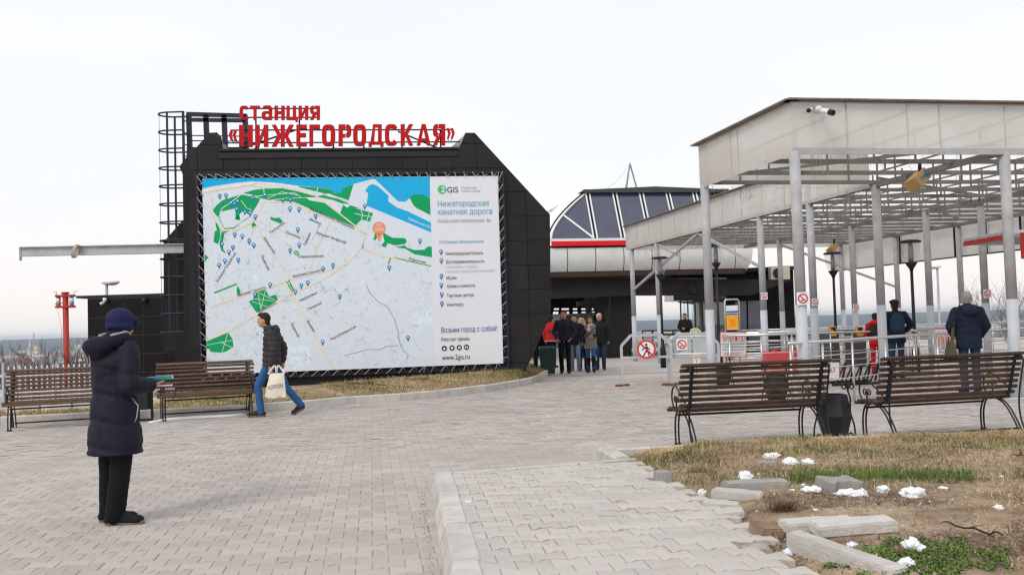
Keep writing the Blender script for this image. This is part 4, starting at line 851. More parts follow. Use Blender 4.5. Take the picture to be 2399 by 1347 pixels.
# icicle light strings
mat('fairy_wire', (.42, .37, .31), .7)
def icicles(label, a, b_, n_, z):
    t_ = thing('icicle_lights', label, 'light string', a.lerp(b_, .5)+Vector((0, 0, z)), 'icicle light strings under the canopy'); m_ = MB(); d = b_-a; r2 = random.Random(int(a.x*100))
    pts = []
    for i in range(n_+1): p = a.lerp(b_, i/n_)+Vector((0, 0, z-.05*math.sin(i*1.7)**2)); pts.append(p)
    m_.tube(pts, .003, 3)
    for i in range(int(n_*2.6)):
        p = a.lerp(b_, r2.random())+Vector((0, 0, z)); ln = r2.uniform(.15, .62); q = [p]; 
        for k in range(4): q.append(q[-1]+Vector((r2.uniform(-.05, .05), r2.uniform(-.05, .05), -ln/4)))
        m_.tube(q, .0026, 3)
        if r2.random() < .6: m_.tube([q[2], q[2]+Vector((r2.uniform(-.08, .08), 0, -.09))], .0026, 3)
    stuff(m_.build('strands', 'fairy_wire', t_))
icicles('icicle light string along the near left canopy edge above the gap', CV(.1, 3.3), CV(3.6, 3.4), 12, ZB+.02)
icicles('icicle light string along the long receding canopy edge', CV(3.75, 17.5), CV(3.75, 3.6), 40, ZB+.0)
icicles('icicle light string below the front canopy fascia', CV(.1, .35), CV(4.4, .35), 12, ZB+.13)
icicles('icicle light string crossing under the roof beside the boxed speaker', CV(3.8, 4.5), CV(8, 6), 14, ZB+.1)

# security cameras, boxed speakers
cm = thing('security_camera', 'white bullet security camera on the front canopy fascia', 'camera', D(1930, 260, 14.0))
c = D(1916, 257, 14.1); m_ = MB(); m_.tube([c+Vector((0, .1, 0)), c+Vector((0, -.06, 0))], .05, 14); m_.build('mount', 'white_paint', cm, True)
m_ = MB(); m_.cap(D(1918, 258, 14.0), D(1944, 263, 13.75), .035, .045); m_.build('body', 'white_paint', cm, True); m_ = MB(); m_.tube([D(1944, 263, 13.75), D(1952, 265, 13.68)], .047, 12); m_.build('lens', 'black_iron', cm)
cm = thing('security_camera', 'small white camera at the left corner of the front fascia', 'camera', D(1898, 258, 14.0))
m_ = MB(); m_.cap(D(1901, 256, 14.08), D(1896, 259, 13.9), .03, .033); m_.build('body', 'white_paint', cm, True); m_ = MB(); m_.tube([D(1896, 259, 13.9), D(1894, 260, 13.85)], .034, 10); m_.build('lens', 'black_iron', cm)
mat('cardboard', (.44, .275, .11), .8, var=.1, scale=5); mat('tape_blue', (.03, .22, .42), .5)
for (x, y, Y, k, lab) in ((2150, 422, 16.6, 1.0, 'tan boxed loudspeaker with blue label hanging under the near canopy'), (1951, 582, 27.0, .8, 'tan boxed loudspeaker above the lamp in the far bay')):
    sp = thing('boxed_speaker', lab, 'speaker', D(x, y, Y)); c = D(x, y, Y); M_ = Matrix.Rotation(R_(-38), 3, 'Y') @ Matrix.Rotation(R_(25), 3, 'Z')
    m_ = MB(); hx, hy, hz_ = .20*k, .13*k, .11*k
    m_.add([c+M_ @ Vector((sx_*hx, sy_*hy*(1.0 if sx_ > 0 else 1.15), sz_*hz_)) for sx_ in (-1, 1) for sy_ in (-1, 1) for sz_ in (-1, 1)], [(0, 1, 3, 2), (4, 6, 7, 5), (0, 4, 5, 1), (2, 3, 7, 6), (0, 2, 6, 4), (1, 5, 7, 3)]); m_.build('carton', 'cardboard', sp)
    if k == 1: m_ = MB(); m_.box(c+M_ @ Vector((.03, -.14, .0)), (.22, .008, .06), M=M_); m_.build('label', 'tape_blue', sp)
    m_ = MB(); m_.bar(c+Vector((.03, 0, .05)), c+Vector((.06, 0, .36*k)), .05); m_.build('bracket', 'black_iron', sp)
# infrared heater
ht = thing('infrared_heater', 'grey bar heater hung under the canopy roof', 'heater', D(2285, 478, 20)); m_ = MB(); m_.bar(D(2268, 479, 20), D(2300, 478, 20), .14, .1); m_.build('casing', 'canopy_steel', ht); m_ = MB(); m_.bar(D(2275, 474, 20), D(2275, 462, 20), .02); m_.bar(D(2294, 474, 20), D(2294, 462, 20), .02); m_.build('hanger', 'black_iron', ht)
# red kiosk awning on the right
aw = thing('kiosk_awning', 'red edged flat awning with a ribbed deck at the right', 'awning', D(2310, 575, 19))
a = D(2258, 571, 19.7); b_ = D(2372, 550, 17.9); a.z = b_.z = 2.92; dd = Vector((2.4, .55, 0))
MB().slab([a, b_, b_+dd, a+dd], (0, 0, -.03)).build('deck', 'column_grey', aw); m_ = MB(); m_.bar(a, b_, .03, .1); m_.build('edge', 'red_paint', aw)
m_ = MB()
for k in range(11): p = a.lerp(b_, (k+.5)/11); m_.slab([p+Vector((-.05, 0, .05)), p+Vector((.05, 0, .05)), p+Vector((.03, 0, .13)), p+Vector((-.03, 0, .13))], dd*.95)
m_.build('ribs', 'zinc', aw)
rw = thing('red_wall', 'red kiosk wall corner at the right edge', 'kiosk', D(2396, 620, 17.5)); m_ = MB(); p = D(2389, 545, 17.5); q = D(2392, 606, 17.5); m_.slab([p, p+Vector((3, .5, 0)), q+Vector((3, .5, 0)), q], (1.8, 2, 0)); m_.build('panel', 'red_paint', rw)
# ---------------------------------------------------------------- benches
def spiral(c, ax, az, r, turns, sgn, n_=22, start=0.0):
    return [c+ax*(sgn*r*(1-k/n_*.8)*math.cos(start+turns*2*math.pi*k/n_))+az*(r*(1-k/n_*.8)*math.sin(start+turns*2*math.pi*k/n_)) for k in range(n_+1)]
def curve(pts, n_=6):
    """Catmull-Rom through the points"""
    P = [Vector(p) for p in pts]; P = [P[0]*2-P[1]]+P+[P[-1]*2-P[-2]]; r = []
    for i in range(1, len(P)-2):
        for k in range(n_):
            t = k/n_; a, b, c, d = P[i-1:i+3]; r.append(.5*((2*b)+(c-a)*t+(2*a-5*b+4*c-d)*t*t+(3*b-a-3*c+d)*t**3))
    return r+[P[-2]]
def make_bench(label, ln, wood, loc, rz):
    """local: x along the bench, y = forward (front of the seat), origin below the seat centre"""
    t = thing('park_bench', label, 'bench', loc, 'park benches with wooden slats', rz); X = Vector((1, 0, 0)); h = ln/2
    def slat(y, z, dy, dz, ang=0.0, ext=0.0):
        M_ = Matrix.Rotation(ang, 3, 'X'); m_ = MB(); e = random.uniform(-.008, .008)
        c = .006; L_ = h+ext
        sec = [(-dy/2+c, -dz/2), (dy/2-c, -dz/2), (dy/2, -dz/2+c), (dy/2, dz/2-c), (dy/2-c, dz/2), (-dy/2+c, dz/2), (-dy/2, dz/2-c), (-dy/2, -dz/2+c)]
        V_ = [Vector((e+s_*L_, y, z))+M_ @ Vector((0, a, b)) for s_ in (-1, 1) for a, b in sec]; n_ = 8
        m_.add(V_, [tuple(range(n_))[::-1], tuple(range(n_, 2*n_))]+[(i, (i+1) % n_, (i+1) % n_+n_, i+n_) for i in range(n_)]); return m_
    for y, z in ((.40, .405), (.335, .43), (.265, .435), (.195, .432), (.125, .425)): slat(y, z, .055, .035, 0, .01).build('seat_slat', wood, t, world=False)
    back = curve([(0, .05, .425), (0, -.03, .455), (0, -.075, .55), (0, -.115, .70), (0, -.165, .86), (0, -.19, .93)], 8)
    slat(.055, .43, .07, .035, R_(20), .0).build('seat_slat', wood, t, world=False)
    for k in range(7):
        z = .485+k*.066; y = np.interp(z, [p.z for p in back], [p.y for p in back]); slat(y+.022, z, .032, .040, R_(15), .02 if k else 0).build('back_slat', wood, t, world=False)
    slat(-.165, .935, .095, .032, R_(-14), .01).build('top_slat', wood, t, world=False)
    for s_ in (-1, 1):
        x = s_*(h-.10); fr_ = thing_part('side_frame', t); v = lambda y, z, dx=0.0: Vector((x+dx, y, z))
        m_ = MB()
        P = [v(.42, .385)]+[v(p.y-.012, p.z-.012) for p in back]; P.insert(1, v(.25, .405))
        for a, b in zip(P[:-1], P[1:]): m_.bar(a, b, .04, .012, up=(0, -1, .3))
        m_.build('back_bar', 'black_iron', fr_, world=False)
        xo = s_*.045; m_ = MB()
        m_.tube(curve([v(-.17, .90, xo), v(-.235, .915, xo), v(-.262, .85, xo), v(-.225, .70, xo), v(-.185, .52, xo), (x+xo, -.165, .36), (x+xo, -.18, .2), (x+xo, -.235, .06), (x+xo, -.27, 0)], 5), .0105, 7)
        for dx in (-.02, .02): m_.tube(curve([v(.30, .40, dx), v(.12, .40, dx), v(-.02, .33, dx), v(-.14, .18, dx), v(-.24, .0, dx)], 5), .010, 7)
        m_.build('leg', 'black_iron', fr_, True, world=False)
        m_ = MB()
        for dx in (-.02, .02): m_.tube(curve([v(.22, .405, dx), v(.33, .37, dx), v(.385, .25, dx), v(.395, .12, dx), v(.385, 0, dx)], 5), .011, 7)
        m_.bar(v(.385, .012, -.035), v(.385, .012, .035), .03, .02); m_.build('leg', 'black_iron', fr_, True, world=False)
        m_ = MB()
        m_.tube(curve([v(-.05, .52, xo), v(.14, .63, xo), v(.27, .69, xo), v(.37, .64, xo), v(.40, .54, xo), v(.355, .45, xo), v(.28, .42, xo)], 5), .010, 7)
        Y_ = Vector((0, 1, 0)); Z_ = Vector((0, 0, 1))
        for q in (1, -1): m_.tube([v(.25, .43, xo)]+spiral(v(.25+.042*q, .53, xo), Y_, Z_, .045, 1.25, -q, 20), .008, 6)
        m_.build('armrest', 'black_iron', fr_, True, world=False)
    m_ = MB(); m_.tube([(-h+.1, .36, .345), (h-.1, .36, .345)], .013, 8); m_.build('stretcher', 'black_iron', t, True, world=False)
    m_ = MB(); m_.tube([(-h+.1, -.20, .075), (h-.1, -.20, .075)], .013, 8); m_.build('stretcher', 'black_iron', t, True, world=False)
    return t
def thing_part(name, parent):
    o = bpy.data.objects.new(name, None); COL.objects.link(o); o.parent = parent; LOC[o.name] = Vector(); return o
def place_bench(label, fl, fr_, wood, back_to_cam):
    a = G(*fl); b = G(*fr_); d = (b-a).normalized(); ang = math.atan2(d.y, d.x); mid = (a+b)/2; ln = (b-a).length+.2
    # feet given are the front feet at local y = +.385
    if back_to_cam: rz = ang; mid = mid-Vector((-math.sin(rz), math.cos(rz), 0))*.385
    else: rz = ang+math.pi; mid = mid-Vector((-math.sin(rz), math.cos(rz), 0))*.385
    return make_bench(label, ln, wood, (mid.x, mid.y, 0), rz)
place_bench('dark slatted bench seen from behind, left of the black litter bin', (1588, 1041), (1878, 1026), 'wood_dark', True)
place_bench('dark slatted bench seen from behind at the right edge', (2028, 1022), (2304, 1005), 'wood_dark', True)
place_bench('brown slatted bench facing us at the far left beside the white fence', (22, 1010), (258, 995), 'wood_light', False)
place_bench('brown slatted bench facing us between the woman and the walking man', (385, 987), (588, 974), 'wood_light', False)

# ---------------------------------------------------------------- litter bins in scroll stands
def make_bin(label, loc, s=1.0, rz=.3):
    t = thing('litter_bin', label, 'litter bin', loc, 'hexagonal black litter bins', rz); m_ = MB(); n_ = 6
    V_ = []
    prof = [(.14, .03), (.20, .27), (.155, .52), (.143, .52), (.185, .27), (.125, .06)]
    for r, z in prof:
        for k in range(n_): a = 2*math.pi*(k+.5)/n_; V_.append((r*math.cos(a)*s, r*math.sin(a)*s, z*s))
    m_.add(V_, [(i*n_+k, i*n_+(k+1) % n_, (i+1)*n_+(k+1) % n_, (i+1)*n_+k) for i in range(len(prof)-1) for k in range(n_)]+[tuple(range(n_))[::-1], tuple(5*n_+k for k in range(n_))])
    m_.build('bucket', 'bin_black', t, world=False); 
    Z_ = Vector((0, 0, 1))
    for q in (-1, 1):
        m_ = MB(); x = .21*q
        m_.tube([Vector(p)*s for p in curve([(x*1.25, 0, 0), (x*1.2, 0, .14), (x*1.0, 0, .30), (x*1.02, 0, .45), (x*.9, 0, .55)], 5)], .010, 6)
        for w_ in (1, -1): m_.tube([Vector((x*.9, 0, .53))*s]+spiral(Vector((x*.9+.042*w_, 0, .60))*s, Vector((1, 0, 0)), Z_, .05*s, 1.2, -w_, 18), .009, 6)
        m_.tube([Vector(p)*s for p in curve([(x*.7, 0, .0), (x*.95, 0, .06), (x*1.2, 0, .0)], 5)], .009, 6)
        m_.build('scroll_stand', 'black_iron', t, True, world=False)
    return t
mat('bin_black', (.012, .013, .018), .45, var=.15, scale=6)
p = G(1965, 1030); make_bin('black hexagonal litter bin between the two near benches', (p.x, p.y+.12, 0), 1.0, R_(9))
p = G(1692, 908); make_bin('black litter bin seen through the left part of the near bench', (p.x, p.y, 0), 1.0, R_(9))
p = G(1820, 944); make_bin('black litter bin seen through the middle of the near bench', (p.x, p.y, 0), 1.0, R_(9))
p = G(337, 986); t = thing('litter_bin', 'narrow black litter box on a frame behind the woman in the navy coat', 'litter bin', (p.x, p.y, 0))
m_ = MB(); m_.box((p.x, p.y, .45), (.22, .2, .5)); m_.build('box', 'bin_black', t); m_ = MB()
for s_ in (-1, 1): m_.bar((p.x+.14*s_, p.y, 0), (p.x+.14*s_, p.y, .78), .03, .04)
m_.bar((p.x-.14, p.y, .02), (p.x+.14, p.y, .02), .03, .04); m_.build('frame', 'black_iron', t)
# wheelie bin
mat('bin_green', (.012, .04, .032), .5, var=.15, scale=5)
p = G(1284, 878); wb = thing('wheelie_bin', 'dark green wheelie bin by the corner of the black building', 'litter bin', (p.x, p.y, 0))
def frus(m_, c, w0, d0, z0, w1, d1, z1): m_.add([(c.x+s_*w/2, c.y+q*d/2, z) for w, d, z in ((w0, d0, z0), (w1, d1, z1)) for s_, q in ((-1, -1), (1, -1), (1, 1), (-1, 1))], [(3, 2, 1, 0), (4, 5, 6, 7)]+[(i, (i+1) % 4, (i+1) % 4+4, i+4) for i in range(4)])
m_ = MB(); frus(m_, p, .38, .42, .04, .46, .52, .74); m_.build('body', 'bin_green', wb); m_ = MB(); frus(m_, p, .52, .58, .742, .46, .5, .80); m_.build('lid', 'bin_green', wb)
m_ = MB(); m_.tube([(p.x-.24, p.y+.1, .09), (p.x-.16, p.y+.1, .09)], .09, 14); m_.build('wheel', 'bin_black', wb); m_ = MB(); m_.bar((p.x-.33, p.y+.3, -.02), (p.x-.33, p.y+.3, .82), .12, .12); m_.build('bin_post', 'bin_black', wb)

# ---------------------------------------------------------------- barriers
def frame_barrier(label, xl, xr, Y0, Y1, panel):
    a = D(xl, 800, Y0); b = D(xr, 800, Y1); a.z = b.z = 0; t = thing('barrier_frame', label, 'barrier', (a+b)/2, 'grey tubular barrier frames'); d = (b-a).normalized()
    def q(u, z): return a.lerp(b, u)+Vector((0, 0, z))
    m_ = MB(); P = [q(0, 0), q(0, .90), q(.2, 1.13), q(.8, 1.13), q(1, .90), q(1, 0)]
    for i in range(5): m_.bar(P[i], P[i+1], .058, .058, up=(0, -1, 0))
    m_.bar(q(0, .64), q(1, .64), .045, .045); m_.build('frame', 'pale_grey_paint', t)
    for u in (0, 1): m_ = MB(); c = q(u, .025); fd = Vector((d.y*-.3+.9*d.x, d.x*.45, 0)).normalized(); m_.bar(c-fd*.17, c+fd*.17, .07, .05); m_.build('foot', 'rust', t)
    if panel:
        for u0, u1 in ((.08, .47), (.50, .92)): m_ = MB(); m_.slab([q(u0, .70), q(u1, .70), q(u1, 1.07), q(u0, 1.07)], Vector((0, .02, 0))); m_.build('sheet_panel', 'sheet_grey', t)
        m_ = MB(); P = [q(.07, .69), q(.93, .69), q(.93, 1.08), q(.07, 1.08)]
        for i in range(4): m_.bar(P[i-1], P[i], .03, .03, up=(0, -1, 0))
        m_.build('panel_frame', 'white_paint', t)
    return t, q
b1, q1 = frame_barrier('grey barrier frame carrying the round no pedestrians sign', 1455, 1571, 20.1, 19.9, False)
b2, q2 = frame_barrier('grey barrier frame filled with metal sheets and a small no smoking sign', 1564, 1682, 20.05, 19.8, True)
def ringd(c, ux, uz, r0, r1, n_=32): 
    o = MB(); V_ = [c+ux*(r*math.cos(2*math.pi*k/n_))+uz*(r*math.sin(2*math.pi*k/n_)) for r in (r0, r1) for k in range(n_)]; o.add(V_, [(k, (k+1) % n_, (k+1) % n_+n_, k+n_) for k in range(n_)]); return o
def discd(c, ux, uz, r, n_=32): o = MB(); o.add([c+ux*(r*math.cos(2*math.pi*k/n_))+uz*(r*math.sin(2*math.pi*k/n_)) for k in range(n_)], [tuple(range(n_))]); return o
def flat(parts, c, ux, uz, off):
    o = MB()
    for P in parts: o.quadsheet([c+ux*x+uz*z+off for x, z in P])
    return o
def limb(a, b, w0, w1=None):
    w1 = w0 if w1 is None else w1; dx, dz = b[0]-a[0], b[1]-a[1]; l = math.hypot(dx, dz); nx, nz = -dz/l, dx/l
    return [(a[0]+nx*w0/2, a[1]+nz*w0/2), (b[0]+nx*w1/2, b[1]+nz*w1/2), (b[0]-nx*w1/2, b[1]-nz*w1/2), (a[0]-nx*w0/2, a[1]-nz*w0/2)]
ps = thing('no_pedestrians_sign', 'round red ringed no pedestrians sign on the barrier frame', 'sign', D(1514, 818, 19.8)); c = D(1514, 818, 19.82); UX = Vector((1, 0, 0)); UZ = Vector((0, 0, 1)); fw = Vector((0, -1, 0)); r = .215
m_ = MB(); m_.tube([c, c+fw*.012], r, 32); m_.build('plate', 'white_paint', ps)
o = ringd(c+fw*.016, UX, UZ, r*.78, r*.98); o.build('red_ring', 'ink_red', ps)
fig = [limb((-.0, .06), (.01, -.03), .06, .05), limb((-.005, .05), (-.075, .01), .022), limb((-.075, .01), (-.085, -.03), .02), limb((.01, .055), (.06, .0), .022), limb((.06, 0), (.085, -.01), .02), limb((.005, -.03), (-.04, -.09), .03, .024), limb((-.04, -.09), (-.07, -.15), .026), limb((.01, -.03), (.045, -.09), .03, .024), limb((.045, -.09), (.06, -.15), .026)]
flat(fig, c, UX, UZ, fw*.018).build('walking_figure', 'ink_black', ps); discd(c+fw*.018+UZ*.10, UX, UZ, .026, 14).build('figure_head', 'ink_black', ps)
flat([limb((-.125, .13), (.125, -.13), .036)], c, UX, UZ, fw*.021).build('red_slash', 'ink_red', ps)
def nosmoke(label, c, s, on):
    t = thing('no_smoking_sign', label, 'sign', c, 'no smoking signs'); h = s/2
    m_ = MB(); m_.slab([c+UX*x+UZ*z for x, z in ((-h, -h*1.06), (h, -h*1.06), (h, h*1.06), (-h, h*1.06))], fw*.004); m_.build('plate', 'white_paint', t)
    ringd(c+fw*.007, UX, UZ, h*.62, h*.84, 24).build('red_ring', 'ink_red', t); flat([limb((-h*.4, -h*.42), (h*.3, -h*.1), h*.16)], c, UX, UZ, fw*.0075).build('cigarette', 'ink_black', t); flat([limb((-h*.5, h*.5), (h*.5, -h*.5), h*.17)], c, UX, UZ, fw*.0085).build('red_slash', 'ink_red', t)
nosmoke('no smoking sign on the sheet metal barrier', q2(.28, .90)+fw*.03, .24, 'sheet')
def colsign(u, v, z, s, label): nosmoke(label, CV(u, v, z)+fw*.105, s, 'col')
colsign(.05, .05, 1.72, .19, 'largest no smoking sign on the front corner column'); colsign(3.7, 8.25, 1.98, .17, 'no smoking sign high on the slim column left of the service block')
colsign(8.15, 6.0, 1.84, .19, 'no smoking sign on the column beside the grey haired man'); colsign(8.1, 11.2, 1.65, .18, 'no smoking sign on the column left of the red jacket')
colsign(3.7, 5.9, 1.75, .16, 'no smoking sign on the column in front of the dark service block'); 

# ---------------------------------------------------------------- stainless railings
def railing(label, pts, z=1.03, spacing=1.25, rails=(.2, .4, .6, .8), r=.028):
    t = thing('queue_railing', label, 'railing', Vector((pts[0][0], pts[0][1], 0)), 'stainless queue railings'); P = [Vector((p[0], p[1], 0)) for p in pts]
    m_ = MB(); m_.tube([p+Vector((0, 0, z)) for p in P], r, 10); m_.build('top_rail', 'steel_bright', t, True)
    for h in rails: m_ = MB(); m_.tube([p+Vector((0, 0, h)) for p in P], .010, 6); m_.build('rail', 'steel_bright', t, True)
    for a, b in zip(P[:-1], P[1:]):
        n_ = max(1, round((b-a).length/spacing))
        for i in range(n_+1):
            if i == 0 and a is not P[0]: continue
            p = a.lerp(b, (i+.0)/n_) if 0 < i < n_ else a.lerp(b, .03 if i == 0 else .97)
            m_ = MB(); m_.tube([p+Vector((0, 0, -.02)), p+Vector((0, 0, z-.05))], .019, 8); m_.tube([p+Vector((0, 0, z-.08)), p+Vector((0, 0, z-.01))], .008, 6); m_.build('post', 'steel_bright', t, True)
def gp(x, y, z=1.03): p = G(x, y, z); return (p.x, p.y)
railing('nearest stainless queue railing running to the right edge', [gp(1846, 805), gp(2000, 795), gp(2200, 781), gp(2420, 768)], spacing=1.25)
railing('second queue railing ending beside the prohibition poster', [gp(1704, 787), gp(1860, 782), gp(2000, 778), gp(2190, 770)], spacing=1.0)
railing('third queue railing running towards the dark service block', [(6.2, 24.6), (9.2, 25.2), (13.5, 25.4)], spacing=1.5)
railing('far queue railing at the edge of the terrace', [(8.0, 31.5), (13.0, 32.2), (19, 33.0)], spacing=1.5, z=1.0)
railing('short queue railing behind the grey haired man', [(9.6, 18.6), (13.4, 21.2)], spacing=1.2)
railing('queue railing between the turnstiles and the lantern', [(9.2, 20.5), (10.4, 25.0)], spacing=1.4)
railing('middle queue railing running behind the red plastic barrier', [(5.6, 23.2), (8.4, 23.6)], spacing=.9)
railing('inner queue railing before the turnstiles', [(8.6, 22.0), (11.8, 23.2)], spacing=.9)
railing('slanted queue railing left of the far lantern', [(7.9, 26.4), (10.6, 29.4)], spacing=1.0)
# dark terrace railing in the gap between the columns
tr_ = thing('terrace_railing', 'thin dark railing with a pale band before the valley view', 'railing', D(1540, 840, 39)); m_ = MB()
a = D(1505, 775, 39); b = D(1600, 774, 39); m_.bar(a, b, .06); 
for k in range(5): p = a.lerp(b, k/4); m_.bar(p, Vector((p.x, p.y, 0)), .04)
m_.build('rail', 'black_iron', tr_); m_ = MB(); m_.bar(D(1486, 784, 39.2), D(1600, 783, 39.2), .02, .12); m_.build('band', 'band_yellow', tr_) if 'band_yellow' in MATS else m_.build('band', mat('band_yellow', (.62, .50, .22), .5), tr_)

# posters and notices
def poster(label, c0, c1, Y0, Y1, lines, icons):
    """c0, c1: pixel corners top-left and bottom-right"""
    t = thing('prohibition_poster', label, 'poster', D((c0[0]+c1[0])/2, c1[1], (Y0+Y1)/2))
    A = D(c0[0], c0[1], Y0); B = D(c1[0], c0[1], Y1); C_ = D(c1[0], c1[1], Y1); E_ = D(c0[0], c1[1], Y0)
    def q(u, v, o=0.0): return A.lerp(B, u).lerp(E_.lerp(C_, u), v)+fw*o
    m_ = MB(); m_.slab([q(0, 0), q(1, 0), q(1, 1), q(0, 1)], Vector((0, .01, 0))); m_.build('sheet', 'white_paint', t)
    m_ = MB()
    for P in ([(0, 0), (1, 0), (1, .025), (0, .025)], [(0, .975), (1, .975), (1, 1), (0, 1)], [(0, .025), (.02, .025), (.02, .975), (0, .975)], [(.98, .025), (1, .025), (1, .975), (.98, .975)]): m_.quadsheet([q(u, v, .004) for u, v in P])
    m_.build('border', 'ink_red', t)
    for body, yb, hh, wd, mn, bo in lines:
        v, f = glyphs(body, bo); ax = min(p[0] for p in v); bx = max(p[0] for p in v); o = MB(); o.add([q(.5-wd/2+(p[0]-ax)/(bx-ax)*wd, yb-p[1]*hh, .005) for p in v], f); o.build('lettering', mn, t)
    for i in range(icons):
        u = .16+.68*i/max(1, icons-1); o = MB(); o.quadsheet([q(u+.045*math.cos(a), .25+.085*math.sin(a), .005) for a in [2*math.pi*k/16 for k in range(16)]]); o.build('icon', ('ink_grey', 'here_orange', 'letter_red', 'here_orange')[i % 4], t)
        o = MB(); n_ = 20; o.add([q(u+r_*math.cos(2*math.pi*k/n_), .25+r_*1.5*math.sin(2*math.pi*k/n_), .006) for r_ in (.085, .1) for k in range(n_)], [(k, (k+1) % n_, (k+1) % n_+n_, k+n_) for k in range(n_)]); o.build('icon_ring', 'ink_red', t)
        o = MB(); o.quadsheet([q(u-.07, .15, .006), q(u-.055, .15, .006), q(u+.07, .35, .006), q(u+.055, .35, .006)]); o.build('icon_slash', 'ink_red', t)
LN = [('ВХОД В ПАССАЖИРСКИЕ КАБИНЫ', .52, .055, .86, 'ink_black', .03), ('С НАПИТКАМИ, МОРОЖЕНЫМ,', .63, .055, .8, 'ink_black', .03), ('ПРОДУКТАМИ В ОТКРЫТОЙ ТАРЕ', .74, .055, .84, 'ink_black', .03), ('ЗАПРЕЩЕН', .92, .10, .7, 'ink_red', .04)]
poster('white poster of forbidden food and drink left of the red plastic barrier', (1687, 777), (1748, 836), 21.2, 21.4, LN, 4)
poster('white poster of forbidden food and drink beside the man with the shoulder bag', (2188, 768), (2243, 886), 18.6, 18.9, [(a, b*.6+.12, c*.6, d, e, f_) for a, b, c, d, e, f_ in LN], 4)
poster('white board reading closed in red on the nearest railing', (1868, 848), (1968, 888), 14.6, 14.85, [('ЗАКРЫТО', .60, .30, .76, 'ink_red', .03)], 0)
poster('small white notice on the railing before the dark service block', (1775, 772), (1797, 784), 24.4, 24.4, [('ВЫХОД', .7, .4, .7, 'ink_black', .02)], 0)
# yellow information stand
ist = thing('information_stand', 'yellow and white information stand in a bent steel frame', 'stand', D(1716, 850, 23)); IY = 23.0
m_ = MB(); m_.tube([D(1702, 850, IY), D(1698, 705, IY), D(1700, 702, IY), D(1728, 701, IY), D(1731, 706, IY), D(1734, 850, IY)], .022, 8); m_.build('frame', 'steel_bright', ist, True)
mat('sign_yellow', (.80, .40, .015), .5, var=.08); mat('sign_orange', (.85, .25, .01), .5); mat('sign_blue', (.02, .10, .36), .5)
for q, mn, o_ in (([(1701, 716), (1728, 715), (1730, 772), (1703, 773)], 'white_paint', 0), ([(1701.5, 739), (1729, 738), (1730, 770), (1703, 771)], 'sign_yellow', .008), ([(1710, 749), (1722, 749), (1723, 764), (1711, 765)], 'sign_orange', .012), ([(1702, 729), (1728, 728), (1728, 732), (1702, 733)], 'sign_blue', .008), ([(1702, 735), (1728, 734), (1728, 737), (1702, 738)], 'sign_blue', .008)): MB().slab([D(x, y, IY-.03-o_) for x, y in q], (0, .01, 0)).build('panel', mn, ist)
# round yellow sign and small yellow floor sign
ys_ = thing('round_yellow_sign', 'pale oval yellow sign on a thin post in front of the glass booth', 'sign', D(1631, 850, 24)); c = D(1629, 782, 24); m_ = MB(); m_.tube([c, c+fw*.015], .16, 20); m_.build('plate', 'sign_pale', ys_) if 'sign_pale' in MATS else m_.build('plate', mat('sign_pale', (.68, .64, .30), .5), ys_)
m_ = MB(); m_.tube([c+Vector((0, .02, -.1)), Vector((c.x, c.y+.02, 0))], .02, 6); m_.build('post', 'steel_grey', ys_)
ringd(c+fw*.018, UX, UZ, .09, .13, 20).build('ring', 'grey_paint', ys_)
fs_ = thing('floor_warning_sign', 'small yellow and white folding floor sign near the barrier', 'sign', D(1631, 856, 22)); MB().slab([D(1624, 830, 22), D(1640, 829, 22), D(1641, 856, 22), D(1625, 857, 22)], (0, .02, 0)).build('board', 'white_paint', fs_); MB().slab([D(1624.5, 830.5, 21.985), D(1639.5, 829.5, 21.985), D(1640, 838, 21.985), D(1625, 839, 21.985)], (0, .008, 0)).build('band', 'sign_yellow', fs_)
v, f = glyphs('!', .06); o = MB(); o.add([D(1630+p[0]*8, 854-p[1]*13, 21.98) for p in v], f); o.build('symbol', 'ink_black', fs_)
# red plastic road barrier
mat('plastic_red', (.62, .07, .09), .5, var=.15, scale=2, stain=(.72, .36, .38), stain_scale=1.0, stain_amt=1.0)
pb = thing('plastic_barrier', 'faded red plastic water filled road barrier behind the railing', 'barrier', D(1838, 850, 22.6)); a = D(1792, 850, 22.6); b = D(1884, 848, 22.9); a.z = b.z = 0; d = (b-a).normalized(); nn = Vector((d.y, -d.x, 0))
m_ = MB(); pr = [(-.22, 0), (-.22, .12), (-.10, .34), (-.08, .56), (-.05, .58), (.05, .58), (.08, .56), (.10, .34), (.22, .12), (.22, 0)]; n_ = len(pr)
m_.add([p+nn*x+Vector((0, 0, z)) for p in (a, b) for x, z in pr], [tuple(range(n_)), tuple(range(2*n_-1, n_-1, -1))]+[(i, i+n_, (i+1) % n_+n_, (i+1) % n_) for i in range(n_)]); m_.build('shell', 'plastic_red', pb)
m_ = MB(); 
for k in (.25, .75): p = a.lerp(b, k)+Vector((0, 0, .60)); m_.tube([p-Vector((0, 0, .03)), p+Vector((0, 0, .03))], .05, 10)
m_.build('filler_cap', 'plastic_red', pb)
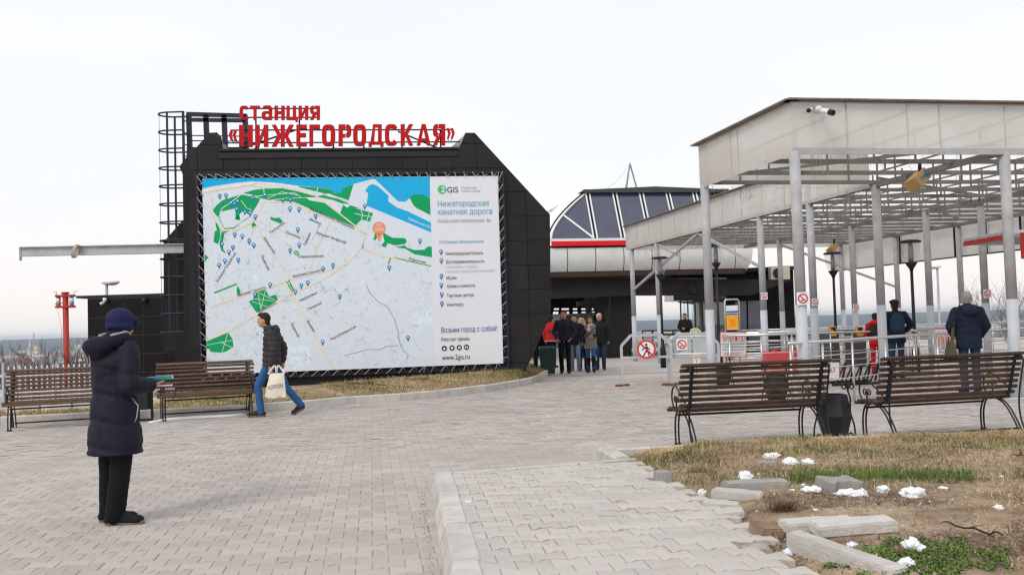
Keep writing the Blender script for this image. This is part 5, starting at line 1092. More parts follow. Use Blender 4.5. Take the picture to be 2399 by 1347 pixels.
# turnstiles
mat('amber', (.85, .30, .02), .4)
for k, (x, Y) in enumerate(((1950, 24.2), (2013, 24.6))):
    t = thing('turnstile', ('left', 'right')[k]+' dark turnstile with an orange card reader head', 'turnstile', D(x, 870, Y), 'ticket turnstiles'); c = D(x, 800, Y)
    m_ = MB(); m_.box((c.x, c.y+.3, .5), (.26, .9, 1.0)); m_.build('cabinet', 'turnstile_dark', t) if 'turnstile_dark' in MATS else m_.build('cabinet', mat('turnstile_dark', (.06, .055, .052), .4), t)
    h_ = D(x, 776, Y-.1); m_ = MB(); m_.box(h_, (.17, .14, .26)); m_.build('reader', 'amber', t); m_ = MB(); m_.box(h_+fw*.085+UZ*.03, (.115, .03, .15)); m_.build('reader_face', 'black_iron', t); m_ = MB(); m_.box(h_+fw*.088-UZ*.09, (.12, .01, .03)); m_.build('indicator', 'sign_yellow', t)
    m_ = MB(); m_.tube([(c.x+.13, c.y, .85), (c.x+.5, c.y, .85)], .02, 6); m_.tube([(c.x+.13, c.y, .85), (c.x+.33, c.y, .55)], .02, 6); m_.build('arm', 'steel_bright', t)
# bicycle rack
bk_ = thing('bicycle_rack', 'black slanted bicycle rack behind the closed board', 'bicycle rack', D(1995, 890, 18.6)); c0 = D(1945, 890, 18.6); c0.z = 0
m_ = MB(); m_.bar(c0+Vector((-.05, -.25, .03)), c0+Vector((1.05, -.05, .03)), .05); m_.bar(c0+Vector((-.05, .45, .03)), c0+Vector((1.05, .6, .03)), .05); m_.build('base', 'black_iron', bk_)
for k in range(6): p = c0+Vector((.03+.19*k, -.2+.035*k, .03)); m_ = MB(); m_.tube([p, p+Vector((.38, .42, .42)), p+Vector((.42, .5, .40)), p+Vector((.36, .62, 0))], .022, 6); m_.build('hoop', 'black_iron', bk_)

# ---------------------------------------------------------------- lamps
def lantern(label, base, top_px, Y):
    x, y = top_px; tpt = D(x, y, Y); t = thing('lantern_post', label, 'street lamp', Vector((tpt.x, tpt.y, 0)), 'black posts with glass bowl lanterns'); zz = tpt.z
    m_ = MB(); m_.lathe([(.09, 0), (.085, .6), (.055, .65), (.04, 1.2), (.035, zz-.75)], 12, (tpt.x, tpt.y, 0)); m_.build('post', 'black_iron', t, True)
    m_ = MB(); m_.lathe([(.035, zz-.76), (.05, zz-.70), (.14, zz-.56), (.13, zz-.54)], 16, (tpt.x, tpt.y, 0)); m_.build('collar', 'black_iron', t, True)
    m_ = MB(); m_.lathe([(.12, zz-.54), (.19, zz-.35), (.235, zz-.06)], 18, (tpt.x, tpt.y, 0)); m_.f = m_.f[:-2]; m_.mi = m_.mi[:-2]; m_.build('glass_bowl', 'lamp_glass', t, True)
    m_ = MB(); m_.lathe([(.25, zz-.06), (.26, zz-.03), (.20, zz), (.02, zz+.02)], 18, (tpt.x, tpt.y, 0)); m_.build('cap', 'black_iron', t, True)
    m_ = MB(); m_.lathe([(.06, zz-.54), (.07, zz-.4), (.055, zz-.12), (.05, zz-.06)], 12, (tpt.x, tpt.y, 0)); m_.build('lamp_core', 'steel_grey', t, True)
lantern('glass bowl lantern between the two far left canopy columns', 0, (1545, 602), 27.5); lantern('glass bowl lantern under the far boxed speaker', 0, (1950, 591), 26.0)
lantern('glass bowl lantern right of the man in the flat cap', 0, (2132, 563), 21.8); lantern('glass bowl lantern mostly hidden behind a front canopy column', 0, (1676, 573), 26.5)
def cobra(label, top, base, Y, s_):
    t0 = D(*top, Y); b0 = D(*base, Y); t = thing('street_light', label, 'street lamp', b0); m_ = MB(); m_.tube([b0-Vector((0, 0, 4)), t0], [.07, .045], 8); m_.build('post', 'grey_paint', t, True)
    m_ = MB(); m_.ell(t0+Vector((s_*.12, 0, .06)), (.30, .16, .085), 14, 8); m_.build('lamp_head', 'white_paint', t, True); m_ = MB(); m_.ell(t0+Vector((s_*.16, 0, .03)), (.22, .12, .07), 12, 6); m_.build('lens', 'steel_grey', t, True)
cobra('street light rising behind the low tiled annex', (250, 666), (250, 700), 28, 1); cobra('street light beyond the terrace between two canopy columns', (2196, 628), (2199, 765), 36, -1)
# ---------------------------------------------------------------- people
def cloth(name, col, rough=.8, bump=.25, bs=60, var=.15): return mat(name, col, rough, var=var, scale=7, bump=bump, bscale=bs, spec=.25)
for nme, c in dict(skin=(.50, .27, .19), skin_red=(.50, .22, .16), hair_brown=(.035, .018, .012), hair_auburn=(.12, .05, .028), hair_grey=(.24, .225, .21), hair_white=(.62, .61, .60), hair_blond=(.45, .30, .16), coat_navy=(.0085, .0072, .018), hat_navy=(.014, .016, .062), trouser_black=(.004, .004, .005), shoe_black=(.010, .010, .011), puffer_grey=(.040, .037, .038), jeans_blue=(.028, .095, .24), jeans_dark=(.022, .045, .10), jeans_light=(.16, .24, .34),
    shoe_brown=(.04, .018, .012), bomber_navy=(.014, .017, .032), tee_black=(.006, .006, .009), vest_grey=(.20, .185, .165), scarf_pale=(.52, .45, .42), olive=(.035, .034, .022), fur_beige=(.50, .40, .28), black_jacket=(.012, .012, .014), red_jacket=(.50, .012, .018), vest_dark=(.045, .045, .05), jacket_navy=(.008, .013, .030), pile_cream=(.60, .48, .33), cap_black=(.012, .014, .016), backpack_blue=(.012, .035, .07), bag_olive=(.075, .065, .03), fur_grey=(.32, .32, .34), sole_grey=(.16, .15, .14), sneaker_white=(.6, .6, .6), brown_vest=(.035, .022, .018), glove=(.01, .01, .012), lips=(.38, .10, .09), eye_dark=(.015, .012, .012)).items(): cloth(nme, c)
MATS['skin'].node_tree.nodes['Principled BSDF'].inputs['Roughness'].default_value = .5
def remesh(mb, name, m, parent, vox=.012, it=5, disp=None, fac=.5):
    me = bpy.data.meshes.new('tmp'); me.from_pydata([tuple(p) for p in mb.v], [], mb.f); o = bpy.data.objects.new('tmp', me)
    md = o.modifiers.new('r', 'REMESH'); md.mode = 'VOXEL'; md.voxel_size = vox
    if it: sm = o.modifiers.new('s', 'SMOOTH'); sm.iterations = it; sm.factor = fac
    r = evaluated(o); bpy.data.meshes.remove(me); r.name = name
    if disp:
        n_ = len(r.vertices); co = np.empty(n_*3); no = np.empty(n_*3); r.vertices.foreach_get('co', co); r.vertex_normals.foreach_get('vector', no)
        d = np.array([disp(Vector(q)) for q in co.reshape(-1, 3).tolist()]); co = (co.reshape(-1, 3)+no.reshape(-1, 3)*d[:, None]).ravel(); r.vertices.foreach_set('co', co)
    r.polygons.foreach_set('use_smooth', [True]*len(r.polygons)); r.materials.clear(); r.materials.append(MATS[m]); r.update()
    q = bpy.data.objects.new(name, r); COL.objects.link(q); q.parent = parent; return q
DEF = dict(pelvis=(0, 0, .95), waist=(0, 0, 1.08), chest=(0, 0, 1.28), neck=(0, -.015, 1.47), head=(0, .025, 1.63), hipL=(-.09, 0, .92), kneeL=(-.10, .02, .50), ankL=(-.10, -.02, .09), toeL=(-.12, .16, .035), hipR=(.09, 0, .92), kneeR=(.10, .02, .50), ankR=(.10, -.02, .09), toeR=(.12, .16, .035),
    shL=(-.185, -.01, 1.42), elL=(-.235, -.03, 1.14), wrL=(-.235, .05, .90), shR=(.185, -.01, 1.42), elR=(.235, -.03, 1.14), wrR=(.235, .05, .90))
def hand(mb, w, d, pn, side, curl=.6, s=1.0, lat=None):
    d = d.normalized(); lat = d.cross(pn).normalized(); pn = lat.cross(d).normalized(); lat = lat*side
    c = w+d*.045*s; M_ = Matrix((lat, d, pn)).transposed(); mb.ell(c, (.040*s, .052*s, .017*s), 10, 7, M=M_); mb.cap(w-d*.02, w+d*.02, .026*s, .027*s, 8)
    for i, ln in enumerate((.062, .074, .070, .054)):
        p = w+d*.088*s+lat*((1.5-i)*.0205*s); a1 = curl*.7; q = p+(d*math.cos(a1)+pn*math.sin(a1))*ln*.55*s; a2 = curl*1.9; r = q+(d*math.cos(a2)+pn*math.sin(a2))*ln*.5*s; mb.cap(p-d*.02, q, .0095*s, .0088*s, 7); mb.cap(q, r, .0088*s, .0072*s, 7)
    p = w+d*.03*s+lat*.032*s; q = p+(d*.7+lat*.6+pn*.35*curl).normalized()*.04*s; r = q+(d*.95+lat*.1+pn*.5*curl).normalized()*.032*s; mb.cap(p, q, .013*s, .011*s, 7); mb.cap(q, r, .011*s, .009*s, 7)
def person(label, loc, heading, h=1.75, J=None, jacket='black_jacket', jlen=.80, trousers='jeans_dark', shoes='shoe_black', hair='hair_brown', hairfn=None, head_yaw=0, head_tilt=0, puff=None, vox=.012, bulk=1.0, tro=1.0, skin='skin', curlL=.6, curlR=.6, pnL=None, pnR=None, face=True, flare=0.0, collar=.07, extra=None, sleeve='jacket', sole='sole_grey', bare=False, armk=1.0, lean=0.0):
    s = h/1.77; j = {k: Vector(v) for k, v in {**DEF, **(J or {})}.items()}
    t = thing('person', label, 'person', loc, None, R_(heading-90)); t.scale = (s, s, s)
    Hm = Matrix.Rotation(R_(head_yaw), 3, 'Z') @ Matrix.Rotation(R_(head_tilt), 3, 'X') @ Matrix.Scale(1.07, 3); hc = j['head']
    def hp(x, y, z): return hc+Hm @ Vector((x, y, z))
    b = MB()
    b.ell(hc+Hm @ Vector((0, -.008, .015)), (.074, .094, .105), 18, 12, M=Hm); b.ell(hp(0, .022, -.045), (.058, .068, .068), 16, 10, M=Hm); b.ell(hp(0, .045, -.082), (.036, .036, .026), 10, 7, M=Hm)
    b.cap(hp(0, .086, .012), hp(0, .104, -.022), .009, .0145, 8); b.ell(hp(0, .078, .026), (.055, .016, .010), 10, 6, M=Hm); b.ell(hp(0, .086, -.055), (.024, .011, .011), 8, 6, M=Hm)
    for q in (-1, 1): b.ell(hp(.074*q, -.008, -.008), (.010, .022, .032), 8, 7, M=Hm); b.ell(hp(.04*q, .062, -.03), (.022, .02, .02), 8, 6, M=Hm)
    b.cap(hp(0, -.02, -.06), j['neck'], .052, .058, 12); b.cap(j['neck'], j['chest'], .07, .11, 12); b.ell(j['chest'], (.145, .095, .17), 14, 9); b.cap(j['chest'], j['waist'], .11, .115, 12); b.ell(j['pelvis'], (.15, .10, .12), 14, 9); b.cap(j['waist'], j['pelvis'], .11, .12, 12)
    for q, sd_ in (('L', -1), ('R', 1)):
        b.cap(j['neck']-Vector((0, 0, .03)), j['sh'+q], .055, .05, 9); b.cap(j['sh'+q], j['el'+q], .046, .036, 9); b.cap(j['el'+q], j['wr'+q], .037, .027, 9)
        b.cap(j['hip'+q], j['knee'+q], .078, .054, 10); b.cap(j['knee'+q], j['ank'+q], .052, .037, 10); b.cap(j['ank'+q], j['ank'+q].lerp(j['toe'+q], .5)-Vector((0, 0, .02)), .034, .022, 8)
        d = j['wr'+q]-j['el'+q]; pn = Vector(pnL if q == 'L' else pnR) if (pnL if q == 'L' else pnR) else Vector((-sd_, .2, 0)); hand(b, j['wr'+q], d, pn, sd_*-1 if False else 1, curlL if q == 'L' else curlR)
    remesh(b, 'body', skin, t, vox if vox < .01 else .0095, 3)
    # trousers
    p = MB(); p.ell(j['pelvis'], (.168*tro, .118*tro, .12), 14, 9)
    for q in 'LR':
        hp_, kn, an_ = j['hip'+q], j['knee'+q], j['ank'+q]; p.cap(hp_, kn, .094*tro, .070*tro, 12); p.cap(kn, an_-(kn-an_).normalized()*.012, .068*tro, .062*tro, 12)
        p.cap(hp_+Vector((0, 0, .03)), j['pelvis'], .10*tro, .11*tro, 10)
    remesh(p, 'trousers', trousers, t, vox, 4, lambda co: .005*noise.noise(co*11)+.002*noise.noise(Vector((co.x*8, co.y*8, co.z*30))))
    # shoes
    for q in 'LR':
        an_, to = j['ank'+q], j['toe'+q]; d = (to-an_); d = Vector((d.x, d.y, d.z)).normalized(); sh = MB(); heel = an_-Vector((d.x, d.y, 0))*.05-Vector((0, 0, .04))
        sh.cap(heel, to, .044, .040, 10); sh.cap(an_+Vector((0, 0, .02)), an_-Vector((0, 0, .035)), .050, .048, 10); sh.cap(an_+Vector((0, 0, -.01)), an_.lerp(to, .6), .047, .036, 10); sh.ell(to, (.046, .052, .034), 10, 7); so_ = remesh(sh, 'shoe', shoes, t, .010, 4)
        u = MB(); dd = (to-heel).normalized(); u.cap(heel-Vector((0, 0, .028)), to-Vector((0, 0, .022))+dd*.02, .036, .034, 8); ss = remesh(u, 'sole', sole, so_, .009, 2)
    # jacket
    k = MB(); B = bulk
    k.ell(j['chest']+Vector((0, -.005, .03)), (.185*B, .135*B, .19), 16, 10); k.cap(j['chest'], j['waist'], .135*B, .14*B, 14); k.ell((j['chest']+j['waist'])/2, (.178*B, .135*B, .2), 14, 10)
    zb_ = jlen; wv = j['waist']; pv = j['pelvis']; n_ = 9
    # skirt of the jacket as an elliptic loft down to jlen
    V_ = []; m__ = 20
    for i in range(n_):
        t_ = i/(n_-1); z = wv.z+.05+(zb_-wv.z-.05)*t_; c = wv.lerp(pv, min(1, t_*1.0)); rx = (.172+.012*t_+flare*t_)*B; ry = (.132+.012*t_+flare*t_*1.05)*B
        for a in range(m__): V_.append((c.x+rx*math.cos(2*math.pi*a/m__), c.y+ry*math.sin(2*math.pi*a/m__)-lean*t_, z))
    k.add(V_, [(i*m__+a, i*m__+(a+1) % m__, (i+1)*m__+(a+1) % m__, (i+1)*m__+a) for i in range(n_-1) for a in range(m__)]+[tuple(range(m__))[::-1], tuple((n_-1)*m__+a for a in range(m__))])
    if not bare:
        for q in 'LR':
            w_ = j['wr'+q].lerp(j['el'+q], .10); k.cap(j['sh'+q], j['el'+q], .076*B*armk, .064*B*armk, 12); k.cap(j['el'+q], w_, .063*B*armk, .050*B*armk, 12); k.cap(j['neck']-Vector((0, 0, .05)), j['sh'+q], .075*B, .074*B, 10)
    else:
        for q in 'LR': k.cap(j['neck']-Vector((0, 0, .05)), j['sh'+q]*.8+j['neck']*.2, .07*B, .06*B, 10)
    if collar: k.cap(j['neck']-Vector((0, 0, .03)), j['neck']+Vector((0, .005, .035)), collar+.012, collar, 12)
    def dj(co):
        d = .007*noise.noise(co*9)+.004*noise.noise(co*22)
        if puff:
            f_ = ((co.z+puff[2]*abs(co.x))/puff[0]) % 1.0; d += -puff[1]*math.exp(-((min(f_, 1-f_))/.13)**2)+puff[1]*.25
        return d
    remesh(k, 'jacket' if jlen > .7 else 'coat', jacket, t, vox, 4, dj)
    # face details
    if face:
        for q in (-1, 1):
            e = MB(); e.ell(hp(.030*q, .086, .006), (.013, .006, .0065), 8, 6, M=Hm); e.build('eye', 'eye_dark', t, True, world=False)
            e = MB(); e.ell(hp(.031*q, .089, .028), (.019, .006, .0045), 8, 6, M=Hm); e.build('eyebrow', hair if hair else 'hair_brown', t, True, world=False)
        e = MB(); e.ell(hp(0, .093, -.057), (.022, .007, .006), 8, 6, M=Hm); e.build('lips', 'lips', t, True, world=False)
    if hair:
        a = MB()
        if hairfn: hairfn(a, hp, Hm)
        else:
            a.ell(hp(0, -.022, .032), (.081, .092, .098), 16, 11, M=Hm); a.ell(hp(0, .035, .095), (.056, .055, .034), 12, 8, M=Hm); a.ell(hp(0, -.05, -.035), (.066, .05, .06), 12, 8, M=Hm)
        remesh(a, 'hair', hair, t, .009, 2, lambda co: .003*noise.noise(co*45))
    if extra: extra(t, j, hp, Hm)
    return t

# --- woman in the long navy coat
def woman_extra(t, j, hp, Hm):
    a = MB(); a.ell(hp(0, -.008, .055), (.098, .112, .092), 18, 12, M=Hm); a.ell(hp(0, -.01, .0), (.102, .114, .055), 18, 9, M=Hm); remesh(a, 'hat', 'hat_navy', t, .009, 5)
    a = MB(); M_ = Hm @ Matrix.Rotation(R_(-28), 3, 'X'); a.ell(hp(.0, .095, .045), (.085, .055, .045), 16, 9, M=M_); remesh(a, 'hat_brim', 'hat_navy', t, .009, 3)
    # hood lying on the back
    n = j['neck']; a = MB()
    for k in range(13):
        an = -math.pi*1.28+math.pi*1.56*k/12; p = n+Vector((.135*math.cos(an), -.055+.115*math.sin(an), .035+.025*math.sin(an)))
        if k: a.cap(q, p, .052, .052, 9)
        q = p
    a.ell(n+Vector((0, -.155, -.01)), (.155, .095, .085), 14, 9); a.ell(n+Vector((0, -.16, -.07)), (.11, .07, .06), 12, 8)
    remesh(a, 'hood', 'coat_navy', t, .011, 4, lambda co: .006*noise.noise(co*14))
    a = MB(); q = None
    for k in range(11):
        an = -.62+math.pi*1.38*k/10; p = n+Vector((.108*math.cos(an), -.02+.10*math.sin(an), .085+.02*math.sin(an)))
        if q is not None: a.cap(q, p, .021, .021, 8)
        q = p
    remesh(a, 'collar_fur', 'fur_grey', t, .008, 2, lambda co: .005*noise.noise(co*70))
    a = MB(); zz = n+Vector((.0, -.232, -.03)); a.tube([zz, zz+Vector((0, .02, -.13))], .004, 5); a.build('hood_zip', 'zinc', t, True, world=False)
    w_ = j['pelvis']; a = MB(); a.tube([Vector((.196, .03, 1.02)), Vector((.212, .075, .95)), Vector((.214, .06, .86)), Vector((.205, .03, .80))], .005, 5); a.build('pocket_zip', 'zinc', t, True, world=False)
    a = MB(); pts = [Vector((.0, -.158-.0*k, 1.25-.1*k)) for k in range(2)]
mat('coat_quilt', (.0085, .0072, .018), .7, var=.15, scale=5, bump=.3, bscale=40, spec=.3)
WP = G(272, 1224)
wom = person('person in a long navy padded coat and blue hat holding a teal case', (WP.x, WP.y, 0.0), 55, 1.69, dict(
    kneeL=(-.085, .0, .50), ankL=(-.10, .0, .085), toeL=(.02, .13, .035), kneeR=(.085, .0, .50), ankR=(.07, -.05, .085), toeR=(.205, .07, .035), hipL=(-.085, 0, .92), hipR=(.085, 0, .92),
    shL=(-.17, .02, 1.40), elL=(-.21, .04, 1.12), wrL=(.05, .26, 1.10), shR=(.17, .02, 1.40), elR=(.255, -.03, 1.12), wrR=(.20, .20, 1.11), head=(0, .06, 1.60), neck=(0, .01, 1.45), chest=(0, -.01, 1.26)),
    jacket='coat_quilt', jlen=.565, trousers='trouser_black', shoes='shoe_black', hair='hair_brown', head_yaw=10, head_tilt=-3, puff=(.215, .011, .25), vox=.0085, bulk=1.17, tro=1.24, curlL=.5, curlR=.55, pnL=(.3, 0, 1), pnR=(-.3, .0, 1), face=True, flare=.028, collar=.10, extra=woman_extra, armk=1.06, sole='sole_grey')
# things she holds
def inlocal(t, p): return t.location+Matrix.Rotation(t.rotation_euler.z, 3, 'Z') @ (Vector(p)*t.scale[0])
mat('teal_case', (.02, .30, .34), .4, var=.06)
c = inlocal(wom, (.17, .30, 1.16)); tc_ = thing('teal_case', 'teal case held in the hand of the navy coated person', 'case', c, None, R_(-75))
m_ = MB(); M_ = Matrix.Rotation(R_(3), 3, 'X'); m_.box((0, 0, 0), (.10, .20, .03), M=M_); o = m_.build('cover', 'teal_case', tc_, world=False); md = o.modifiers.new('b', 'BEVEL'); md.width = .006; md.segments = 2
m_ = MB(); m_.box((0, .003, 0), (.088, .197, .022), M=M_); m_.build('pages', 'white_paint', tc_, world=False)
c = inlocal(wom, (.20, .31, 1.10)); ph = thing('white_phone', 'white phone with a strap held below the teal case', 'phone', c, None, R_(-70)); m_ = MB(); m_.box((0, 0, 0), (.07, .15, .009)); o = m_.build('body', 'white_paint', ph, world=False); m_ = MB(); m_.box((0, 0, .006), (.062, .135, .002)); m_.build('screen', 'ink_black', ph, world=False); m_ = MB(); m_.tube([(.01, .07, 0), (.015, .10, -.03), (.01, .09, -.09), (.0, .07, -.12)], .004, 5); m_.build('strap', 'ink_black', ph, world=False)

# --- walking man with the tote bag
def walker_extra(t, j, hp, Hm):
    n = j['neck']; a = MB(); q = None
    for k in range(11):
        an = -math.pi*1.2+math.pi*1.4*k/10; p = n+Vector((.10*math.cos(an), -.03+.10*math.sin(an), .03+.02*math.sin(-an)))
        if q is not None: a.cap(q, p, .042, .042, 8)
        q = p
    a.ell(n+Vector((0, -.13, -.01)), (.12, .065, .085), 12, 8); remesh(a, 'hood', 'puffer_grey', t, .011, 3, lambda co: .006*noise.noise(co*16))
MP = G(640, 974)
man = person('person in a grey puffer jacket and blue jeans walking left with a tote bag', (MP.x, MP.y, 0), 182, 1.78, dict(
    hipL=(-.09, .02, .91), kneeL=(-.10, .225, .52), ankL=(-.10, .185, .095), toeL=(-.11, .37, .045), hipR=(.09, -.01, .91), kneeR=(.09, -.20, .49), ankR=(.09, -.455, .175), toeR=(.10, -.33, .045),
    shL=(-.205, -.03, 1.41), elL=(-.285, -.09, 1.13), wrL=(-.29, -.05, .885), shR=(.18, -.02, 1.41), elR=(.23, -.15, 1.16), wrR=(.20, -.14, .92), head=(0, .13, 1.645), neck=(0, .05, 1.475), chest=(0, .0, 1.28), waist=(0, .0, 1.06), pelvis=(0, 0, .95)),
    jacket='puffer_grey', jlen=.84, trousers='jeans_blue', shoes='shoe_brown', hair='hair_brown', head_tilt=-4, puff=(.092, .014, 0), vox=.009, bulk=1.13, curlL=1.25, curlR=.7, pnL=(1, .1, .1), extra=walker_extra, collar=.085, flare=.0, sole='sole_grey')
mat('tote_canvas', (.72, .68, .58), .9, var=.06, scale=5, bump=.2, bscale=120)
c = inlocal(man, (-.32, -.15, .775)); tb = thing('tote_bag', 'cream tote bag with black lettering in the walking hand', 'bag', c, None, man.rotation_euler.z)
m_ = MB(); N_, K_ = 10, 12; V_ = []
for side in (-1, 1):
    for i in range(N_+1):
        for k in range(K_+1):
            u = i/N_; v_ = k/K_; wd = .24+.12*v_; y = (u-.5)*wd-.03*v_; z = -.03-.40*v_-.035*u*v_+.02*math.sin(u*6+v_*3)*v_; b_ = .035*math.sin(math.pi*u)*math.sin(math.pi*min(1, .15+v_*.85))+.008*noise.noise(Vector((u*5, v_*6, side)))
            V_.append((side*b_, -y, z))
W_ = K_+1; o_ = (N_+1)*W_
fs = [(i*W_+k, (i+1)*W_+k, (i+1)*W_+k+1, i*W_+k+1) for i in range(N_) for k in range(K_)]; m_.add(V_, fs+[tuple(x+o_ for x in f[::-1]) for f in fs]+[(k, k+1, k+1+o_, k+o_) for k in range(K_)]+[(N_*W_+k, N_*W_+k+o_, N_*W_+k+1+o_, N_*W_+k+1) for k in range(K_)]+[(i*W_+K_, (i+1)*W_+K_, (i+1)*W_+K_+o_, i*W_+K_+o_) for i in range(N_)])
m_.build('sack', 'tote_canvas', tb, True, world=False)
for y0 in (-.08, .06):
    m_ = MB(); P = curve([(0, -y0-.07, -.04), (0, -y0*.5-.02, .08), (0, -y0*.5+.02, .08), (0, -y0+.07, -.04)], 6)
    for a, b in zip(P[:-1], P[1:]): m_.bar(a, b, .028, .005, up=(1, 0, 0))
    m_.build('handle', 'tote_canvas', tb, world=False)
v, f = glyphs('KOTON', .02); ax = min(p[0] for p in v); bx = max(p[0] for p in v); o = MB(); o.add([Vector((-.048, .14-(p[0]-ax)/(bx-ax)*.25, -.30+p[1]*.07+.03*(p[0]-ax)/(bx-ax))) for p in v], [q[::-1] for q in f]); o.build('lettering', 'ink_black', tb, world=False)

# --- group leaving the station
def P3(px, py): p = G(px, py); return (p.x, p.y, 0)
def ex_bomber(t, j, hp, Hm):
    a = MB(); a.ell(j['chest']+Vector((0, .02, -.08)), (.085, .135, .32), 12, 9); remesh(a, 'shirt', 'tee_black', t, .012, 3)
person('person in a navy bomber jacket walking out of the station', P3(1325, 876), -97, 1.83, dict(kneeL=(-.10, .06, .5), ankL=(-.10, .05, .09), toeL=(-.12, .23, .04), kneeR=(.10, .10, .51), ankR=(.10, -.08, .11), toeR=(.12, .08, .04), elL=(-.29, -.05, 1.16), wrL=(-.19, .12, .98), elR=(.29, -.05, 1.16), wrR=(.19, .12, .98)),
    jacket='bomber_navy', jlen=.93, trousers='trouser_black', shoes='shoe_black', sole='sneaker_white', hair='hair_brown', bulk=1.06, collar=.06, extra=ex_bomber, skin='skin_red', head_yaw=-12)
person('person in light jeans half hidden behind the navy bomber jacket', P3(1349, 869), -95, 1.70, dict(kneeL=(-.10, .10, .5), ankL=(-.1, .05, .09), toeL=(-.12, .22, .04)), jacket='black_jacket', jlen=.82, trousers='jeans_light', shoes='sole_grey', hair='hair_brown')
def ex_scarf(t, j, hp, Hm):
    n = j['neck']; a = MB(); q = None
    for k in range(14):
        an = 2*math.pi*k/13; p = n+Vector((.095*math.cos(an), .02+.085*math.sin(an), -.0+.02*math.cos(3*an)))
        if q is not None: a.cap(q, p, .045, .045, 8)
        q = p
    a.cap(n+Vector((.03, .11, -.03)), n+Vector((.02, .155, -.2)), .045, .03, 8); remesh(a, 'scarf', 'scarf_pale', t, .011, 3, lambda co: .008*noise.noise(co*25))
    for q in 'LR': a = MB(); a.cap(j['sh'+q], j['el'+q], .058, .05, 10); a.cap(j['el'+q], j['wr'+q], .05, .04, 10); a.ell(j['wr'+q]+Vector((0, .03, .02)), (.045, .055, .045), 10, 7); remesh(a, 'sleeve', 'black_jacket', t, .012, 3)
    a = MB(); a.ell((.2, .08, 1.0), (.06, .05, .09), 10, 7); a.tube([(-.14, .1, 1.4), (.02, .17, 1.2), (.2, .1, 1.05)], .01, 5); a.build('shoulder_bag', 'black_jacket', t, True, world=False)
    for q in 'LR': a = MB(); kn, an_ = j['knee'+q], j['ank'+q]; a.cap(an_.lerp(kn, .9), an_, .072, .06, 12); remesh(a, 'boot', 'shoe_black', t, .012, 2)
def long_hair(a, hp, Hm):
    a.ell(hp(0, -.02, .03), (.086, .098, .10), 16, 11, M=Hm); a.ell(hp(0, .03, .09), (.06, .06, .038), 12, 8, M=Hm)
    for q in (-1, 1): a.cap(hp(.075*q, .0, .02), hp(.09*q, .02, -.14), .03, .032, 8); a.cap(hp(.09*q, .02, -.14), hp(.12*q, .06, -.30), .032, .022, 8)
    a.cap(hp(0, -.07, 0), hp(0, -.09, -.2), .06, .05, 8)
person('smiling person in a grey quilted vest and pale scarf leaving the station', P3(1386, 872), -100, 1.64, dict(kneeL=(-.09, .15, .53), ankL=(-.09, .12, .10), toeL=(-.11, .28, .04), kneeR=(.09, .03, .5), ankR=(.09, -.02, .09), elL=(-.27, .02, 1.16), wrL=(-.12, .2, 1.14), elR=(.27, .02, 1.18), wrR=(.13, .2, 1.30)), jacket='vest_grey', jlen=.74, trousers='jeans_blue', shoes='shoe_black', hair='hair_auburn', hairfn=long_hair, bulk=1.08, puff=(.09, .012, 0), extra=ex_scarf, bare=True, head_yaw=10, flare=.01)
def ex_furhood(t, j, hp, Hm):
    a = MB(); a.ell(hp(0, -.03, .02), (.115, .11, .135), 14, 10, M=Hm); remesh(a, 'hood', 'fur_beige', t, .012, 2)
    a = MB(); q = None
    for k in range(15):
        an = 2*math.pi*k/14; p = hp(.095*math.cos(an), .035, -.01+.135*math.sin(an))
        if q is not None: a.cap(q, p, .03, .03, 8)
        q = p
    remesh(a, 'fur_trim', 'fur_beige', t, .010, 1, lambda co: .008*noise.noise(co*60))
person('person in an olive coat with a beige fur hood beside the grey vest', P3(1367, 868), -85, 1.60, dict(head=(.02, .03, 1.60)), jacket='olive', jlen=.70, trousers='trouser_black', shoes='shoe_black', hair='hair_blond', extra=ex_furhood, bulk=1.05, head_yaw=15)
old = person('white haired person in a black jacket carrying a plastic bag', P3(1408, 866), -98, 1.72, dict(kneeR=(.1, .05, .5), elL=(-.26, -.02, 1.14), wrL=(-.27, .02, .90), elR=(.25, 0, 1.13), wrR=(.24, .08, .9)), jacket='black_jacket', jlen=.80, trousers='jeans_dark', shoes='shoe_brown', hair='hair_white', bulk=1.08, skin='skin_red', head_yaw=20, curlL=1.2, curlR=1.2)
c = inlocal(old, (.30, .08, .78)); pg = thing('plastic_bag', 'white plastic shopping bag with green and red print', 'bag', c)
m_ = MB(); m_.lathe([(.02, .12), (.05, .02), (.13, -.16), (.19, -.36), (.19, -.46), (.12, -.50)], 12, (0, 0, 0)); m_.v = [(p[0], p[1]*.5, p[2]) for p in m_.v]; m_.build('sack', 'white_paint', pg, True, world=False)
o = ringd(Vector((0, -.095, -.25)), UX, UZ, .045, .065, 18); o.build('green_print', 'logo_green', pg, world=False); m_ = MB(); m_.box((-.02, -.10, -.42), (.16, .01, .05)); m_.build('red_print', 'ink_red', pg, world=False)
def ex_redvest(t, j, hp, Hm):
    a = MB(); a.ell(hp(0, -.01, .05), (.088, .105, .085), 14, 9, M=Hm); a.ell(hp(0, .08, .05), (.06, .05, .015), 12, 7, M=Hm); remesh(a, 'cap', 'cap_black', t, .011, 2)
    a = MB(); a.ell(j['chest']+Vector((.02, -.02, -.04)), (.12, .15, .19), 12, 9); remesh(a, 'vest', 'vest_dark', t, .012, 3); a = MB(); a.tube([Vector((.21*math.cos(k*math.pi/8), .165*math.sin(k*math.pi/8), .90)) for k in range(16)], .022, 6, closed=True); a.build('reflective_band', 'fur_grey', t, True, world=False)
p = D(1291, 800, 29.5); person('station worker in a red jacket and dark cap behind the green bin', (p.x, p.y, 0), 60, 1.72, None, jacket='red_jacket', jlen=.88, trousers='trouser_black', hair='hair_brown', extra=ex_redvest, bulk=1.1)
